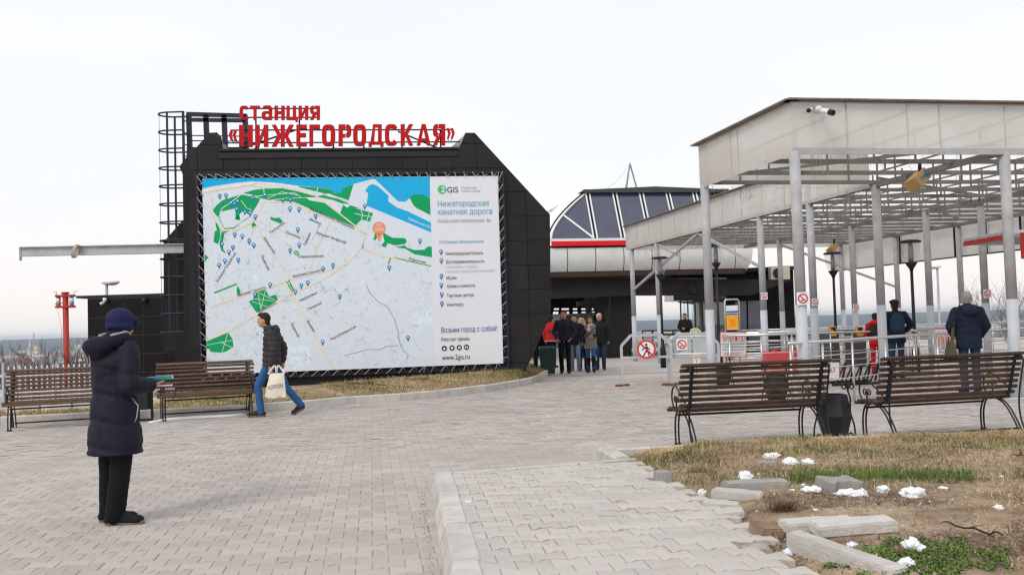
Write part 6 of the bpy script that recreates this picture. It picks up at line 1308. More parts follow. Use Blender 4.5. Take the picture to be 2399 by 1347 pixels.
p = D(1606, 780, 36); person('person in a black jacket standing by the glass booth', (p.x, p.y, 0), -115, 1.70, dict(elL=(-.27, .05, 1.18), wrL=(-.05, .2, 1.15), elR=(.26, .05, 1.18), wrR=(.08, .22, 1.12)), jacket='black_jacket', jlen=.80, trousers='trouser_black', hair='hair_brown', bulk=1.12, skin='skin_red')
# --- people under the canopy, seen from behind
def ex_navy(t, j, hp, Hm):
    n = j['neck']; a = MB(); q = None
    for k in range(11):
        an = -math.pi*1.25+math.pi*1.5*k/10; p = n+Vector((.115*math.cos(an), -.03+.105*math.sin(an), .02+.02*math.sin(an)))
        if q is not None: a.cap(q, p, .045, .045, 8)
        q = p
    a.ell(n+Vector((0, -.15, -.05)), (.14, .075, .09), 12, 8); remesh(a, 'hood', 'jacket_navy', t, .011, 3)
    a = MB(); q = None
    for k in range(9):
        an = -.5+math.pi*1.25*k/8; p = n+Vector((.105*math.cos(an), -.02+.10*math.sin(an), .065))
        if q is not None: a.cap(q, p, .022, .022, 8)
        q = p
    remesh(a, 'collar_lining', 'pile_cream', t, .009, 2)
p = D(2276, 920, 15.7); nv = person('grey haired person in a navy jacket with an olive shoulder bag', (p.x, p.y, 0), 78, 1.80, dict(elL=(-.30, -.03, 1.17), wrL=(-.22, .12, 1.02), elR=(.29, 0, 1.16), wrR=(.22, .14, .98), head=(.01, .04, 1.63)), jacket='jacket_navy', jlen=.78, trousers='jeans_dark', shoes='shoe_black', hair='hair_grey', bulk=1.16, extra=ex_navy, head_yaw=-18, skin='skin_red', face=False)
c = inlocal(nv, (-.32, -.10, .90)); sbg = thing('shoulder_bag', 'olive shoulder bag hanging at the side of the grey haired person', 'bag', c, None, nv.rotation_euler.z)
m_ = MB(); m_.add([(x*(.07 if z < -.1 else .035), y*(.16 if z < -.1 else .10), z) for z in (-.28, -.24, .02) for x, y in ((-1, -1), (1, -1), (1, 1), (-1, 1))], [(3, 2, 1, 0), (8, 9, 10, 11)]+[(r*4+i, r*4+(i+1) % 4, (r+1)*4+(i+1) % 4, (r+1)*4+i) for r in (0, 1) for i in range(4)]); m_.build('sack', 'bag_olive', sbg, world=False); m_ = MB(); m_.box((0, 0, -.285), (.15, .33, .04)); m_.build('base', 'black_jacket', sbg, world=False)
m_ = MB(); m_.bar((.03, 0, .0), (.06, .02, .28), .05, .012); m_.bar((.06, .02, .28), (.14, .06, .58), .05, .012); m_.build('strap', 'bag_olive', sbg, world=False)
def ex_cap(t, j, hp, Hm):
    a = MB(); a.ell(hp(0, .005, .075), (.10, .125, .045), 16, 9, M=Hm); a.ell(hp(0, -.02, .045), (.088, .10, .05), 14, 8, M=Hm); remesh(a, 'flat_cap', 'cap_black', t, .010, 3)
p = D(2104, 885, 20.0); cpn = person('person in a flat cap with a dark blue backpack under the canopy', (p.x, p.y, 0), 84, 1.76, dict(elR=(.33, .0, 1.18), wrR=(.25, .15, 1.05)), jacket='jacket_navy', jlen=.80, trousers='jeans_dark', hair='hair_brown', extra=ex_cap, bulk=1.14, skin='skin_red', face=False)
c = inlocal(cpn, (-.02, -.22, 1.20)); bp_ = thing('backpack', 'dark blue backpack on the back of the flat capped person', 'backpack', c, None, cpn.rotation_euler.z)
m_ = MB(); m_.ell((0, 0, .02), (.16, .10, .24), 14, 10); m_.ell((0, -.06, -.09), (.12, .07, .11), 12, 8); o = remesh(m_, 'pack', 'backpack_blue', bp_, .012, 3)
m_ = MB(); m_.tube([(-.1, .05, .2), (-.12, .1, .22), (-.13, .2, .15)], .02, 6); m_.tube([(.1, .05, .2), (.12, .1, .22), (.13, .2, .15)], .02, 6); m_.build('strap', 'black_jacket', bp_, True, world=False)
def ex_redhood(t, j, hp, Hm):
    a = MB(); a.ell(hp(0, -.005, .045), (.09, .108, .09), 14, 9, M=Hm); remesh(a, 'knit_hat', 'cap_black', t, .010, 2)
    n = j['neck']; a = MB(); a.ell(n+Vector((0, -.06, .02)), (.16, .12, .085), 14, 9); remesh(a, 'hood', 'red_jacket', t, .011, 2)
    a = MB(); a.ell(j['chest']+Vector((.0, -.01, -.04)), (.235, .19, .27), 14, 9); remesh(a, 'vest', 'brown_vest', t, .012, 3)
p = D(2056, 870, 21.5); person('person in red with a black knit hat and dark brown vest', (p.x, p.y, 0), 70, 1.47, dict(elL=(-.25, .08, 1.16), wrL=(-.15, .25, 1.1)), jacket='red_jacket', jlen=.86, trousers='red_jacket', hair='hair_brown', extra=ex_redhood, bulk=1.05, face=False)
# ---------------------------------------------------------------- foreground bed: soil, grass, stones, snow
def path_edge_x(y): return float(np.interp(y, [2.4, 3.6, 4.6, 5.1, 5.6, 6.1, 6.9, 7.6, 8.1, 8.58], [1.7, 1.6, 1.5, 1.43, 1.48, 1.42, 1.33, 1.27, 1.20, 1.13]))
def front_y(x): return float(np.interp(x, [p[0] for p in BEDFRONT], [p[1] for p in BEDFRONT]))
def bedz(x, y):
    e = x-path_edge_x(min(max(y, 2.4), 8.58)); f_ = front_y(x)-y
    z = .125+.035*smooth(0, .9, e)+.022*noise.noise((x*1.3, y*1.3, 2))+.013*noise.noise((x*4.2, y*4.2, 5))+.007*noise.noise((x*13, y*13, 1))
    z -= .035*(1-smooth(0, .35, e)); z = z*(1-smooth(.25, 0, f_)*.0) - .02*(1-smooth(0, .2, f_)) + .03*smooth(.1, .5, f_)*smooth(1.6, .4, f_)
    return z
m_ = MB(); nx, ny = 190, 160; V_ = []
for j in range(ny+1):
    for i in range(nx+1):
        v_ = j/ny; y = 2.6+v_*7.25; x0 = path_edge_x(min(y, 8.58))-.22 if y < 8.6 else 1.02; u = (i/nx)**1.25; x = x0+u*(9.4-x0); yy = 2.6+v_*(front_y(x)+.0-2.6); V_.append((x, yy, bedz(x, yy)))
m_.add(V_, [(j*(nx+1)+i, j*(nx+1)+i+1, (j+1)*(nx+1)+i+1, (j+1)*(nx+1)+i) for j in range(ny) for i in range(nx)]); bed = struct(m_.build('planted_bed', 'soil', None, True))
def blades(name, pts, hmin, hmax, wd, lean, mname, parent=None, curl=.5, rs=1):
    """pts: (x, y, z, scale); two-segment bent blades joined as one mass"""
    r = np.random.RandomState(rs); P = np.array(pts); n = len(P); az = r.uniform(0, 2*np.pi, n); h = r.uniform(hmin, hmax, n)*P[:, 3]; le = np.clip(r.normal(lean, .3, n), 0, 1.45); w_ = wd*r.uniform(.6, 1.3, n)
    d = np.stack([np.cos(az), np.sin(az)], 1); pr = np.stack([-np.sin(az), np.cos(az)], 1); b = P[:, :3]
    m1 = b+np.concatenate([d*(np.sin(le)*h*.5)[:, None], (np.cos(le)*h*.5)[:, None]], 1); le2 = np.clip(le+curl*r.uniform(.2, 1, n), 0, 1.6); tip = m1+np.concatenate([d*(np.sin(le2)*h*.5)[:, None], (np.cos(le2)*h*.5)[:, None]], 1)
    o = np.concatenate([pr*(w_/2)[:, None], np.zeros((n, 1))], 1); V = np.stack([b-o, b+o, m1+o*.8, m1-o*.8, tip], 1).reshape(-1, 3); k = np.arange(n)*5
    me = bpy.data.meshes.new(name); me.from_pydata(V.tolist(), [], [f for i in k.tolist() for f in ((i, i+1, i+2, i+3), (i+3, i+2, i+4))]); me.materials.append(MATS[mname]); q = bpy.data.objects.new(name, me); COL.objects.link(q); q.parent = parent
    return q
rg = random.Random(11); dry = []; green = []; lit = []; cover = []
def nz2(x, y, s, k=0): return noise.noise((x*s, y*s, k))
while len(dry) < 40000:
    y = 4.0+5.5*math.sqrt(rg.random()); x = rg.uniform(1.0, 1.5+.62*y)
    f_ = front_y(x)-y; e = x-path_edge_x(min(y, 8.58))
    if f_ < -.06 or e < -.05: continue
    den = smooth(1.5, .3, f_)*1.0+.30*smooth(.0, .35, nz2(x, y, 1.1))*smooth(4.5, 2.0, f_)+.34*smooth(-.05, .3, nz2(x, y, 2.3, 4))+.22*smooth(2.3, 3.4, x)
    den *= .35+.65*smooth(-.35, .15, nz2(x, y, 2.0, 9))
    if rg.random() < den: dry.append((x, y, bedz(x, y)-.004, 1.0 if f_ < 1.5 else .8))
while len(green) < 9000:
    y = 4.0+5.5*math.sqrt(rg.random()); x = rg.uniform(1.0, 1.5+.62*y); f_ = front_y(x)-y
    if f_ < -.03 or x-path_edge_x(min(y, 8.58)) < -.02: continue
    px, py = PX((x, y, .15)); band = math.exp(-((py-1118)/13)**2)*(1 if 1850 < px < 2280 else .15)+.34*smooth(.05, .35, nz2(x, y, 1.6, 3))*smooth(2.4, .3, f_)+.05*(abs(e) < .2)
    if rg.random() < band: green.append((x, y, bedz(x, y)-.004, 1.0))
while len(cover) < 6500:
    px = rg.uniform(1930, 2380); py = rg.uniform(1250, 1360); q = (px-2170)/190; k = (py-1312)/42
    if q*q+k*k+1.3*nz2(px*.03, py*.05, 1.0)+.5*rg.random() > 1.1: continue
    p = G(px, py, .15); cover.append((p.x, p.y, bedz(p.x, p.y)-.003, 1.0))
while len(lit) < 22000:
    y = rg.uniform(4.0, 9.0); x = rg.uniform(1.1, 1.5+.62*y); f_ = front_y(x)-y
    if f_ < .2 or x-path_edge_x(min(y, 8.58)) < -.1: continue
    if rg.random() < smooth(-.05, .3, nz2(x, y, 1.5, 12))+.06: lit.append((x, y, bedz(x, y)+.002, 1.0))
tag(blades('dry_grass', dry, .035, .10, .0045, 1.0, 'dry_grass', None, .6), 'dry straw coloured grass on the planted bed', 'grass', kind='stuff')
tag(blades('green_grass', green, .03, .085, .0045, .55, 'green_grass', None, .6, 2), 'fresh green grass tufts on the planted bed', 'grass', kind='stuff')
mat('cover_green', (.12, .19, .035), .7, var=.25, scale=4, isl=.5)
tag(blades('ground_cover', cover, .012, .032, .013, .8, 'cover_green', None, .9, 3), 'low green leafy ground cover near the lower right corner', 'ground cover', kind='stuff')
tag(blades('plant_litter', lit, .02, .085, .0035, 1.4, 'litter', None, .1, 4), 'dark dead stems and leaf litter on the bed', 'litter', kind='stuff')
# weeds in the path joints
jw = []
for _ in range(900):
    y = rg.uniform(4.6, 8.5); x = rg.uniform(KIN0.x+(8.1-y)*.12+.05, path_edge_x(y)); c_ = nz2(x, y, 1.4, 6)
    if c_ > .05: 
        for _k in range(2): jw.append((x+rg.gauss(0, .01), y+rg.gauss(0, .006), PATHZ-.006, .6))
tag(blades('joint_weeds', jw, .012, .04, .004, 1.1, 'litter', None, .4, 5), 'dead weeds in the joints of the raised path', 'weeds', kind='stuff')
# crumbs of stone and clods on the bare soil
mat('crumb', (.42, .36, .29), .95, var=.3, scale=8, isl=.55, spec=.1); cb = MB()
for _ in range(5200):
    y = rg.uniform(4.0, 8.6); x = rg.uniform(1.1, 1.5+.62*y)
    if x-path_edge_x(min(y, 8.58)) < -.08 or front_y(x)-y < .5 or rg.random() > .35+.9*smooth(-.1, .3, nz2(x, y, 1.2, 30)): continue
    r_ = abs(rg.gauss(0, .006))+.003; z = bedz(x, y); cb.add([(x+rg.uniform(.6, 1.3)*r_*dx, y+rg.uniform(.6, 1.3)*r_*dy, z+rg.uniform(.5, 1)*r_*dz) for dx, dy, dz in ((1, 0, 0), (0, 1, 0), (-1, 0, 0), (0, -1, 0), (0, 0, 1.1), (0, 0, -.6))], [(0, 1, 4), (1, 2, 4), (2, 3, 4), (3, 0, 4), (1, 0, 5), (2, 1, 5), (3, 2, 5), (0, 3, 5)])
tag(cb.build('soil_crumbs', 'crumb'), 'small stones and clods scattered on the bare soil', 'gravel', kind='stuff')
cs = MB()
for _ in range(700):
    t_ = rg.random()*3.6; p = KOUT0-KDIR*t_; x = p.x-.09-abs(rg.gauss(0, .035)); y = p.y+rg.gauss(0, .03); r_ = abs(rg.gauss(0, .003))+.0015
    cs.add([(x+r_*dx, y+r_*dy, r_*dz) for dx, dy, dz in ((1, 0, 0), (0, 1, 0), (-1, 0, 0), (0, -1, 0), (0, 0, 1.1))], [(0, 1, 4), (1, 2, 4), (2, 3, 4), (3, 0, 4)])
tag(cs.build('kerb_sand', 'crumb'), 'sand and grit gathered along the foot of the path kerb', 'grit', kind='stuff')
# brown tussocks
for px, py, lab in ((1838, 1190, 'round brown tussock of dead grass beside the raised path'), (1640, 1100, 'loose tussock of dry grass near the bed corner')):
    p = G(px, py, .15); pts = [(p.x+rg.gauss(0, .045), p.y+rg.gauss(0, .035), bedz(p.x, p.y)-.005, 1) for _ in range(420)]; tag(blades('dead_tussock', pts, .05, .13, .0035, .7, 'litter' if px > 1700 else 'dry_grass', None, .7, px), lab, 'grass tuft')
def slabbox(name, label, px, py, dims, rz, tilt=(0, 0), mname='kerb_grey', z=None, cat='kerb stone', sink=.02):
    p = G(px, py, .15); m_ = MB(); dx, dy, dz = dims; r = random.Random(px); n3 = (max(2, int(dx/.05)), max(2, int(dy/.05)), 2)
    bm = bmesh.new(); bmesh.ops.create_cube(bm, size=1.0); bmesh.ops.scale(bm, vec=dims, verts=bm.verts); bmesh.ops.bevel(bm, geom=bm.edges[:], offset=.010, segments=2, affect='EDGES'); bmesh.ops.subdivide_edges(bm, edges=[e for e in bm.edges if e.calc_length() > .08], cuts=3, use_grid_fill=True)
    for v in bm.verts: v.co += Vector((noise.noise(v.co*14), noise.noise(v.co*14+Vector((9, 0, 0))), noise.noise(v.co*14+Vector((0, 9, 0)))))*.007
    me = bpy.data.meshes.new(name); bm.to_mesh(me); bm.free(); me.materials.append(MATS[mname]); o = bpy.data.objects.new(name, me); COL.objects.link(o); o.location = (p.x, p.y, bedz(p.x, p.y)+dz/2-sink if z is None else z); o.rotation_euler = (R_(tilt[0]), R_(tilt[1]), R_(rz)); return tag(o, label, cat, 'loose stones on the bed')
slabbox('loose_slab', 'long grey slab lying behind a smaller slab beside a snow heap', 1771, 1142, (.48, .17, .075), 2)
slabbox('loose_slab', 'worn grey slab lying at the path edge with grass against it', 1728, 1160, (.36, .16, .07), -22, (0, 3), mname='kerb')
slabbox('loose_block', 'small grey concrete block at the far corner of the raised path', 1553, 1116, (.13, .14, .10), 8, sink=.0)
slabbox('loose_slab', 'flat grey slab partly covered by the slab in front', 1918, 1234, (.46, .17, .07), 6, mname='kerb')
slabbox('loose_slab', 'pale flat slab on top beside the long tilted kerb', 2000, 1250, (.48, .18, .07), 3, (2, -2), sink=.0, mname='kerb')
slabbox('loose_kerb', 'long kerb stone lying diagonally at the lower right', 1978, 1306, (.74, .12, .12), -62, (0, 4), sink=.055, mname='kerb')
slabbox('loose_slab', 'small grey slab half buried under a snow heap', 1797, 1090, (.17, .10, .05), 5)
slabbox('broken_concrete', 'rough lump of broken concrete beside the raised path', 1800, 1236, (.22, .15, .13), 25, (10, 8), mname='soil', sink=.04)
slabbox('loose_slab', 'thin tilted paver at the ragged path edge', 1708, 1195, (.20, .14, .05), -8, (6, -6), mname='kerb', sink=.0)
slabbox('loose_slab', 'second thin paver sunk in the soil at the path edge', 1690, 1172, (.26, .15, .04), -18, (3, 4), mname='kerb', sink=.01)
p = G(1966, 1146, .15); m_ = MB(); v, f = PV, PF; m_.add([(x*1.3, y*1.3, z*1.5+.055) for x, y, z in v], f); m_.cur = 0; o = m_.build('loose_paver', 'kerb_grey'); o.location = (p.x, p.y, bedz(p.x, p.y)+.01); o.rotation_euler = (.06, .03, .15); tag(o, 'single bone shaped paver lying on the soil behind the snow', 'paver', 'loose stones on the bed')
# snow
def snow_lump(px, py, wpx, hpx, label):
    p = G(px, py+hpx*.35, .15); k = p.y/FPX; r = random.Random(px*7+py); bm = bmesh.new(); bmesh.ops.create_icosphere(bm, subdivisions=4, radius=1); o_ = Vector((r.uniform(0, 90), r.uniform(0, 90), 0))
    for v in bm.verts:
        d = 1+.42*noise.noise(v.co*1.4+o_)+.30*noise.noise(v.co*3.0+o_)+.16*noise.noise(v.co*6.5+o_)+.07*noise.noise(v.co*15+o_); v.co = Vector((v.co.x*d*wpx*k*.5, v.co.y*d*wpx*k*.42, max(v.co.z*d, -.35)*hpx*k*.55))
    me = bpy.data.meshes.new('snow_lump'); bm.to_mesh(me); bm.free(); me.materials.append(MATS['snow']); me.polygons.foreach_set('use_smooth', [True]*len(me.polygons)); o = bpy.data.objects.new('snow_lump', me); COL.objects.link(o); o.location = (p.x, p.y, bedz(p.x, p.y)+hpx*k*.12); o.rotation_euler[2] = r.uniform(0, 6); tag(o, label, 'snow', 'snow lumps left on the bed')
for px, py, w_, h_, lab in ((1807, 1070, 36, 15, 'flat snow lump resting on a half buried slab'), (1851, 1081, 38, 21, 'snow lump second from the left in the farthest row'), (1894, 1083, 34, 19, 'snow lump at the right end of the farthest row'), (1747, 1109, 36, 28, 'tall snow lump behind the long grey slab'), (1644, 1136, 21, 23, 'pointed snow lump alone at the far path edge'), (1902, 1149, 47, 17, 'low snow lump in front of the bone shaped paver'), (1987, 1155, 52, 23, 'wide snow lump left of its taller neighbour in the middle row'), (2019, 1156, 32, 26, 'tall snow lump touching the wide one in the middle row'),
    (2068, 1148, 32, 19, 'snow lump between the wide pair and the big heap'), (2138, 1153, 53, 28, 'big snow heap at the right end of the middle row'), (2210, 1146, 21, 7, 'thin flat snow patch right of the big heap'), (2339, 1190, 21, 13, 'lone snow lump near the right edge'), (1849, 1272, 34, 17, 'snow lump at the near path edge by the long kerb'), (1998, 1274, 28, 17, 'snow lump between the flat slab and the long kerb'), (2140, 1278, 51, 34, 'largest near snow lump beyond the ground cover'), (2125, 1320, 40, 25, 'nearest snow lump beside the end of the long kerb'), (2346, 1115, 14, 9, 'tiny snow crumb far right in the dry grass'), (1883, 1138, 11, 6, 'tiny snow crumb left of the bone shaped paver'), (1857, 1152, 13, 5, 'tiny flat snow crumb near the slab end'), (1911, 1195, 14, 6, 'tiny snow crumb on the bare soil'), (1900, 1319, 17, 6, 'thin snow scrap near the path at the bottom')): snow_lump(px, py, w_, h_, lab)
mat('twig', (.035, .024, .018), .9, var=.3, scale=20)
for k, (a, b, lab) in enumerate((((1560, 1066), (1685, 1060), 'dark curved stick lying in the dry grass behind the snow'), ((2215, 1235), (2360, 1262), 'dark twisted branch on the soil at the right'), ((2375, 1075), (2399, 1060), 'dark stick end at the right edge of the grass'))):
    p0 = G(*a, .16); p1 = G(*b, .16); pts = [p0.lerp(p1, i/9)+Vector((0, .05*math.sin(i*.7+k), .012+.01*math.sin(i*1.9)+bedz(p0.x, p0.y)-.15)) for i in range(10)]; m_ = MB(); m_.tube(pts, [.003+.003*math.sin(math.pi*(i+1)/11) for i in range(10)], 6)
    for i in (3, 6): m_.tube([pts[i], pts[i]+Vector((.08, .06*(-1)**i, .03))], [.003, .0015], 5)
    tag(m_.build('fallen_stick', 'twig', None, True), lab, 'stick')
m_ = MB(); p = G(1097, 1176, PATHZ); m_.box((p.x, p.y, PATHZ+.006), (.05, .012, .012), rz=-.3); tag(m_.build('cigarette_butt', 'white_paint'), 'white cigarette butt on the raised path', 'cigarette butt')

# ---------------------------------------------------------------- grass strip and kerb along the station building
KB = [G(x, y) for x, y in ((-60, 1000), (0, 996), (210, 986), (360, 979), (480, 973), (590, 967), (700, 958), (830, 946), (940, 939), (1045, 930), (1140, 918), (1200, 908), (1245, 899), (1270, 890), (1284, 881), (1281, 873))]
kp = struct(MB().slab([(KB[0].x, KB[0].y+.05, .02), (KB[-1].x-.1, KB[-1].y, .02), (KB[-1].x-.2, KB[-1].y, .02), (KB[0].x, KB[0].y+.2, .02)], (0, 0, -.03)).build('building_kerb', 'joint_sand'))
dist = 0; KPTS = []
for a, b in zip(KB[:-1], KB[1:]):
    n_ = max(1, round((b-a).length/.98)) if (b-a).length > .98 else 1
    for i in range(n_):
        s_ = MB(); p = a.lerp(b, i/n_); q = a.lerp(b, (i+1)/n_); stone(s_, (p.x, p.y), (q.x, q.y), -.12 if False else .0, 0, 0) if False else None
        stone(s_, (q.x, q.y), (p.x, p.y), .12, -.08, .15+random.uniform(-.004, .006), .015); s_.build('kerb_stone', 'kerb', kp)
def strip_pt(t, s_):
    i = min(int(t), len(KB)-2); p = KB[i].lerp(KB[i+1], t-i); d = (KB[min(i+1, len(KB)-1)]-KB[i]).normalized(); n = Vector((-d.y, d.x, 0)); p = p+n*.10
    if p.x > -7.6 and p.y < 23: w_ = max(.12, (WA+WE*((p-WA).dot(WE))-p).length+.1)
    else: w_ = 1.0 if p.x < -7.6 else .8
    zw = float(np.interp(p.x, [-9, -5, -2, 0, 1], [.12, .10, .22, .36, .34]))
    q = p+n*(w_*s_) if p.y < 22.6 else p+Vector((-.9*s_*w_, 0, 0)); return Vector((q.x, q.y, .125+(zw-.125)*s_**.8+.025*noise.noise((q.x*2, q.y*2, 0))))
m_ = MB(); NT, NSx = 150, 10; V_ = [strip_pt(t*(len(KB)-1.001)/NT, s_/NSx) for t in range(NT+1) for s_ in range(NSx+1)]
m_.add(V_, [(t*(NSx+1)+s_, (t+1)*(NSx+1)+s_, (t+1)*(NSx+1)+s_+1, t*(NSx+1)+s_+1) for t in range(NT) for s_ in range(NSx)]); struct(m_.build('grass_strip', 'soil', None, True))
g1 = []; g2 = []
for _ in range(30000):
    t = rg.uniform(0, len(KB)-1.01); s_ = rg.random(); p = strip_pt(t, s_); q = (p.x, p.y, p.z-.006, 1.0)
    (g2 if rg.random() < .28+.5*nz2(p.x, p.y, .9, 2) else g1).append(q)
tag(blades('lawn_straw', g1, .04, .11, .009, .6, 'dry_grass', None, .6, 21), 'dry yellow grass in front of the black building', 'grass', kind='stuff')
tag(blades('lawn_green', g2, .04, .11, .009, .55, 'green_grass', None, .6, 22), 'green grass in front of the black building', 'grass', kind='stuff')
m_ = MB(); P = [G(350, 990), G(400, 983), G(470, 978), G(530, 975), G(572, 970)]; pts = curve([(p.x, p.y, .0) for p in P], 6); m_.tube([p+Vector((0, .0, .0)) for p in pts], [.03+.05*math.sin(math.pi*i/(len(pts)-1))**.5*(.8+.3*noise.noise((i*.7, 0, 0))) for i in range(len(pts))], 10); m_.v = [(p[0], p[1], p[2]*.55) for p in m_.v]; tag(m_.build('snow_ridge', 'snow', None, True), 'thin white ridge of snow along the kerb under the bench', 'snow')
lw = thing('low_concrete_edge', 'low concrete edging behind the benches on the left', 'wall', G(160, 975))
for k in range(5): a = G(20+75*k, 966-2.2*k); b = G(92+75*k, 964-2.2*k); s_ = MB(); stone(s_, (b.x, b.y), (a.x, a.y), .15, -.05, .20, .015); s_.build('block', 'kerb', lw)

# ---------------------------------------------------------------- fence, shrubs, far town
fc = thing('picket_fence', 'low white picket fence at the edge of the bank on the left', 'fence', G(100, 938)); fa = G(-60, 948); fb = G(235, 930); d = (fb-fa); n_ = int(d.length/.11)
pk = bpy.data.meshes.new('picket'); k = MB(); k.add([(x*.018, y*.008, z) for z in (0, .80) for x, y in ((-1, -1), (1, -1), (1, 1), (-1, 1))]+[(0, 0, .84)], [(0, 1, 5, 4), (1, 2, 6, 5), (2, 3, 7, 6), (3, 0, 4, 7), (4, 5, 8), (5, 6, 8), (6, 7, 8), (7, 4, 8)]); pk.from_pydata(k.v, [], k.f); pk.materials.append(MATS['white_paint'])
for i in range(n_+1): o = bpy.data.objects.new('picket', pk); COL.objects.link(o); o.parent = fc; o.location = fa.lerp(fb, i/n_)-LOC[fc.name]; o.rotation_euler[2] = math.atan2(d.y, d.x)
for z in (.18, .62): MB().bar(fa+Vector((0, .02, z)), fb+Vector((0, .02, z)), .03, .05).build('rail', 'white_paint', fc)
for i in range(4): p = fa.lerp(fb, (i+.1)/3.3); MB().box((p.x, p.y+.05, .42), (.07, .07, .9)).build('post', 'grey_paint', fc)
gp_ = thing('gate_post', 'thin pale gate post at the left edge', 'post', G(8, 950)); p = G(8, 950); m_ = MB(); m_.bar(p, p+Vector((0, 0, .95)), .04); m_.bar(p+Vector((.12, 0, 0)), p+Vector((.12, 0, .72)), .10, .06); m_.bar(p+Vector((0, 0, .70)), p+Vector((.2, 0, .70)), .03); m_.build('frame', 'pale_grey_paint', gp_)
mat('bare_twigs', (.155, .115, .085), .9, var=.25, scale=3, isl=.4)
def bare_shrub(label, base, h, n_st, seed, name='bare_shrub', group='bare shrubs below the terrace'):
    r = random.Random(seed); t = thing(name, label, 'shrub', base, group); st = MB(); tw = MB()
    def grow(mb, p, d, l, rad, lev):
        pts = [p]; 
        for i in range(4): d = (d+Vector((r.gauss(0, .12), r.gauss(0, .12), r.gauss(.03, .08)))).normalized(); pts.append(pts[-1]+d*l/4)
        mb.tube(pts, [rad*(1-.16*i) for i in range(5)], 4 if lev < 2 else 3, caps=False)
        if lev < 3:
            for i in range(1, 5):
                for _ in range(2 if lev else 3):
                    dd = (d+Vector((r.gauss(0, .55), r.gauss(0, .55), r.uniform(.0, .5)))).normalized(); grow(tw, pts[i], dd, l*r.uniform(.3, .55), rad*.5, lev+1)
    for _ in range(n_st): grow(st, Vector(base)+Vector((r.gauss(0, .15), r.gauss(0, .15), -.2)), Vector((r.gauss(0, .25), r.gauss(0, .25), 1)).normalized(), h*r.uniform(.6, .85), .022, 1)
    st.build('stem', 'bare_twigs', t); tw.build('twigs', 'bare_twigs', t)
SH = ('at the left edge', 'second from the left edge', 'left of the chimney', 'below the chimney', 'left of the red post', 'just behind the red post', 'right of the red post', 'beside the annex corner')
for k in range(8):
    px = -20+31*k; Y = 29+2.5*(k % 3); p = D(px, 800, Y); z = terr(p.x, p.y); hh = (1.45+(790-(772+9*(k % 4)+3*k))*Y/FPX)-z; bare_shrub('bare brown shrub beyond the fence '+SH[k], (p.x, p.y, z), max(1.6, hh*.85), 4, 50+k)
for k in range(4):
    px = 2290+34*k; Y = 53; p = D(px, 800, Y); z = terr(p.x, p.y); bare_shrub('bare shrub beyond the terrace on the right '+('left of the no smoking column', 'behind the no smoking column', 'left of the last column', 'behind the last column')[k], (p.x, p.y, z), 3.3, 3, 80+k)
for nme, c in (('town_white', (.62, .62, .62)), ('town_cream', (.52, .46, .38)), ('town_grey', (.34, .34, .36)), ('town_brick', (.34, .14, .10)), ('roof_red', (.30, .07, .05)), ('roof_grey', (.22, .22, .24)), ('roof_snow', (.62, .64, .68)), ('gold', (.75, .50, .10))): mat(nme, c, .8, var=.1, scale=.1)
def house(x, y, w_, dp, h_, wall, roof, label, rz=0.0, gable=True, name='far_house', group='houses of the far town'):
    z = terr(x, y); t = thing(name, label, 'house', (x, y, z), group, rz)
    MB().box((0, 0, h_/2-.5), (w_, dp, h_+1)).build('wall', wall, t, world=False); m_ = MB()
    if gable: m_.add([(s_*w_*.54, q*dp*.56, h_) for s_ in (-1, 1) for q in (-1, 1)]+[(s_*w_*.54, 0, h_+dp*.38) for s_ in (-1, 1)], [(0, 2, 5, 4), (1, 4, 5, 3), (0, 4, 1), (2, 3, 5), (0, 1, 3, 2)])
    else: m_.box((0, 0, h_+.6), (w_*1.02, dp*1.02, 1.2))
    m_.build('roof', roof, t, world=False); return t
rt = random.Random(5); WL = ['town_white', 'town_cream', 'town_grey', 'town_brick', 'town_white']; RF = ['roof_red', 'roof_grey', 'roof_snow', 'roof_grey']
def hw():
    a = rt.choice(WL); r_ = rt.choice(RF); return a, r_, a.split('_')[1].replace('brick', 'brick red')+' house with '+{'roof_red': 'a red', 'roof_grey': 'a grey', 'roof_snow': 'a snowy'}[r_]+' roof in the hazy far town'
for k in range(95):
    px = rt.choice((rt.uniform(-60, 205), rt.uniform(-60, 205), rt.uniform(1486, 1600), rt.uniform(1890, 2399), rt.uniform(1890, 2399))); Y = rt.uniform(2300, 4900); x = (px-1199.5)/FPX*Y; b_ = rt.random() < .3
    house(x, Y, rt.uniform(30, 75) if b_ else rt.uniform(12, 24), rt.uniform(12, 18), rt.uniform(10, 22) if b_ else rt.uniform(5, 9), *hw(), rt.uniform(-.4, .4), not b_)
def pxX(px, Y): return (px-1199.5)/FPX*Y
house(pxX(192, 3900), 3900, 62, 20, 42, 'town_white', 'roof_grey', 'tall white block of the far town left of the annex', .1, False, 'far_block', 'blocks of the far town'); house(pxX(140, 3600), 3600, 70, 20, 10, 'town_brick', 'roof_red', 'long red roofed hall of the far town left of the red post', 0, False, 'far_block', 'blocks of the far town')
Y = 3900; x = pxX(67, Y); z = terr(x, Y); ch = thing('far_church', 'white far church tower with a pointed spire', 'church', (x, Y, z)); m_ = MB(); m_.box((x, Y, z+14), (14, 14, 28)); m_.box((x, Y, z+34), (9, 9, 14)); m_.build('tower', 'town_white', ch); m_ = MB(); m_.lathe([(6, 0), (3, 10), (.3, 30)], 8, (x, Y, z+41)); m_.build('spire', 'town_white', ch)
x = pxX(82, Y); c2 = thing('far_chapel', 'white far church with a golden dome', 'church', (x, Y, z)); m_ = MB(); m_.box((x, Y, z+10), (26, 22, 20)); m_.build('wall', 'town_white', c2); m_ = MB(); m_.lathe([(8, 0), (8, 6), (10, 9), (8, 15), (2, 20), (.3, 27)], 12, (x, Y, z+20)); m_.build('dome', 'gold', c2, True)
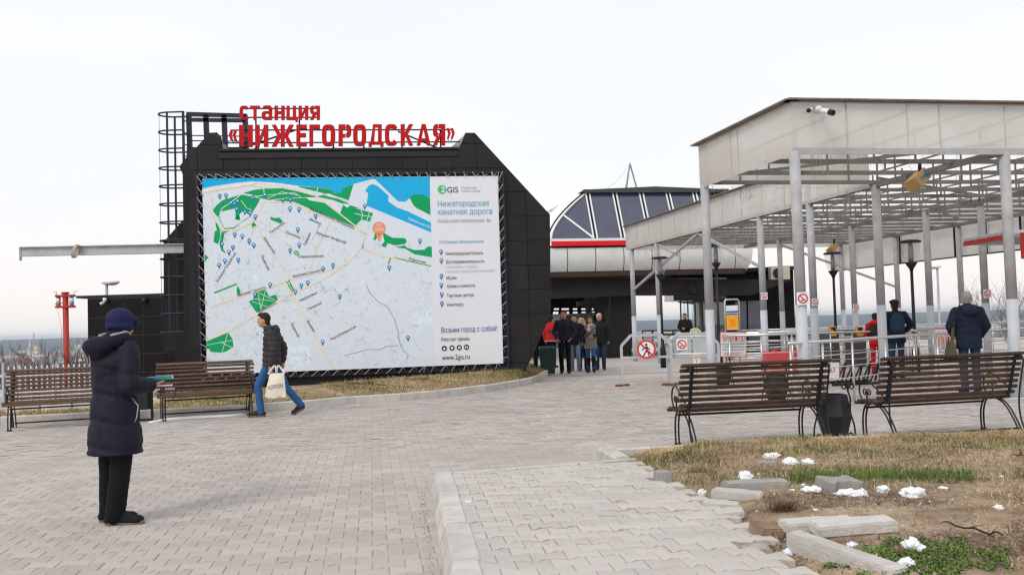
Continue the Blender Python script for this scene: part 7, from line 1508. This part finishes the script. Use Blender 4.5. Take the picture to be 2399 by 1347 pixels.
x = pxX(77, 4400); z = terr(x, 4400); cn = thing('far_chimney', 'tall thin banded factory chimney in the far town', 'chimney', (x, 4400, z))
for k in range(7): m_ = MB(); m_.lathe([(4.2-.3*k, 0), (3.9-.3*k, 15)], 10, (x, 4400, z+15*k)); m_.build('band', 'town_grey' if k % 2 == 0 else 'town_brick', cn, True)
# bare woodland on the plain, one mass
wd = MB(); mat('woodland', (.085, .075, .065), 1.0, var=.3, scale=.02, isl=.4, spec=0)
for k in range(5200):
    Y = 260*(18**rt.random()); x = rt.uniform(-.66, .66)*Y
    if noise.noise((x*.0024, Y*.0018, 4)) < -.02: continue
    if pip(x, Y, rp): continue
    s_ = rt.uniform(5, 10)*(1 if Y < 2500 else 1.5); z = terr(x, Y); w_ = s_*rt.uniform(.5, 1.1); a = rt.uniform(0, 3); c_, q_ = math.cos(a)*w_, math.sin(a)*w_
    wd.add([(x+c_, Y+q_, z), (x-q_, Y+c_, z), (x-c_, Y-q_, z), (x+q_, Y-c_, z), (x+c_*.9, Y+q_*.9, z+s_*.6), (x-q_*.9, Y+c_*.9, z+s_*.5), (x-c_*.9, Y-q_*.9, z+s_*.6), (x+q_*.9, Y-c_*.9, z+s_*.5), (x, Y, z+s_)], [(0, 1, 5, 4), (1, 2, 6, 5), (2, 3, 7, 6), (3, 0, 4, 7), (4, 5, 8), (5, 6, 8), (6, 7, 8), (7, 4, 8)])
tag(wd.build('far_woodland', 'woodland'), 'hazy bare woodland on the plain beyond the river', 'woodland', kind='stuff')

# ---------------------------------------------------------------- air
hm = bpy.data.materials.new('haze'); hm.use_nodes = True; n = hm.node_tree; n.nodes.clear(); o_ = n.nodes.new('ShaderNodeOutputMaterial'); v_ = n.nodes.new('ShaderNodeVolumePrincipled'); v_.inputs['Color'].default_value = (.80, .89, 1, 1); v_.inputs['Density'].default_value = 1.0e-4; v_.inputs['Anisotropy'].default_value = .2; n.links.new(v_.outputs[0], o_.inputs['Volume']); MATS['haze'] = hm
hb = MB(); hb.box((0, 8000, -15), (40000, 17000, 124)); ho = hb.build('haze', 'haze'); stuff(ho)
bpy.data.scenes.remove(TMP)
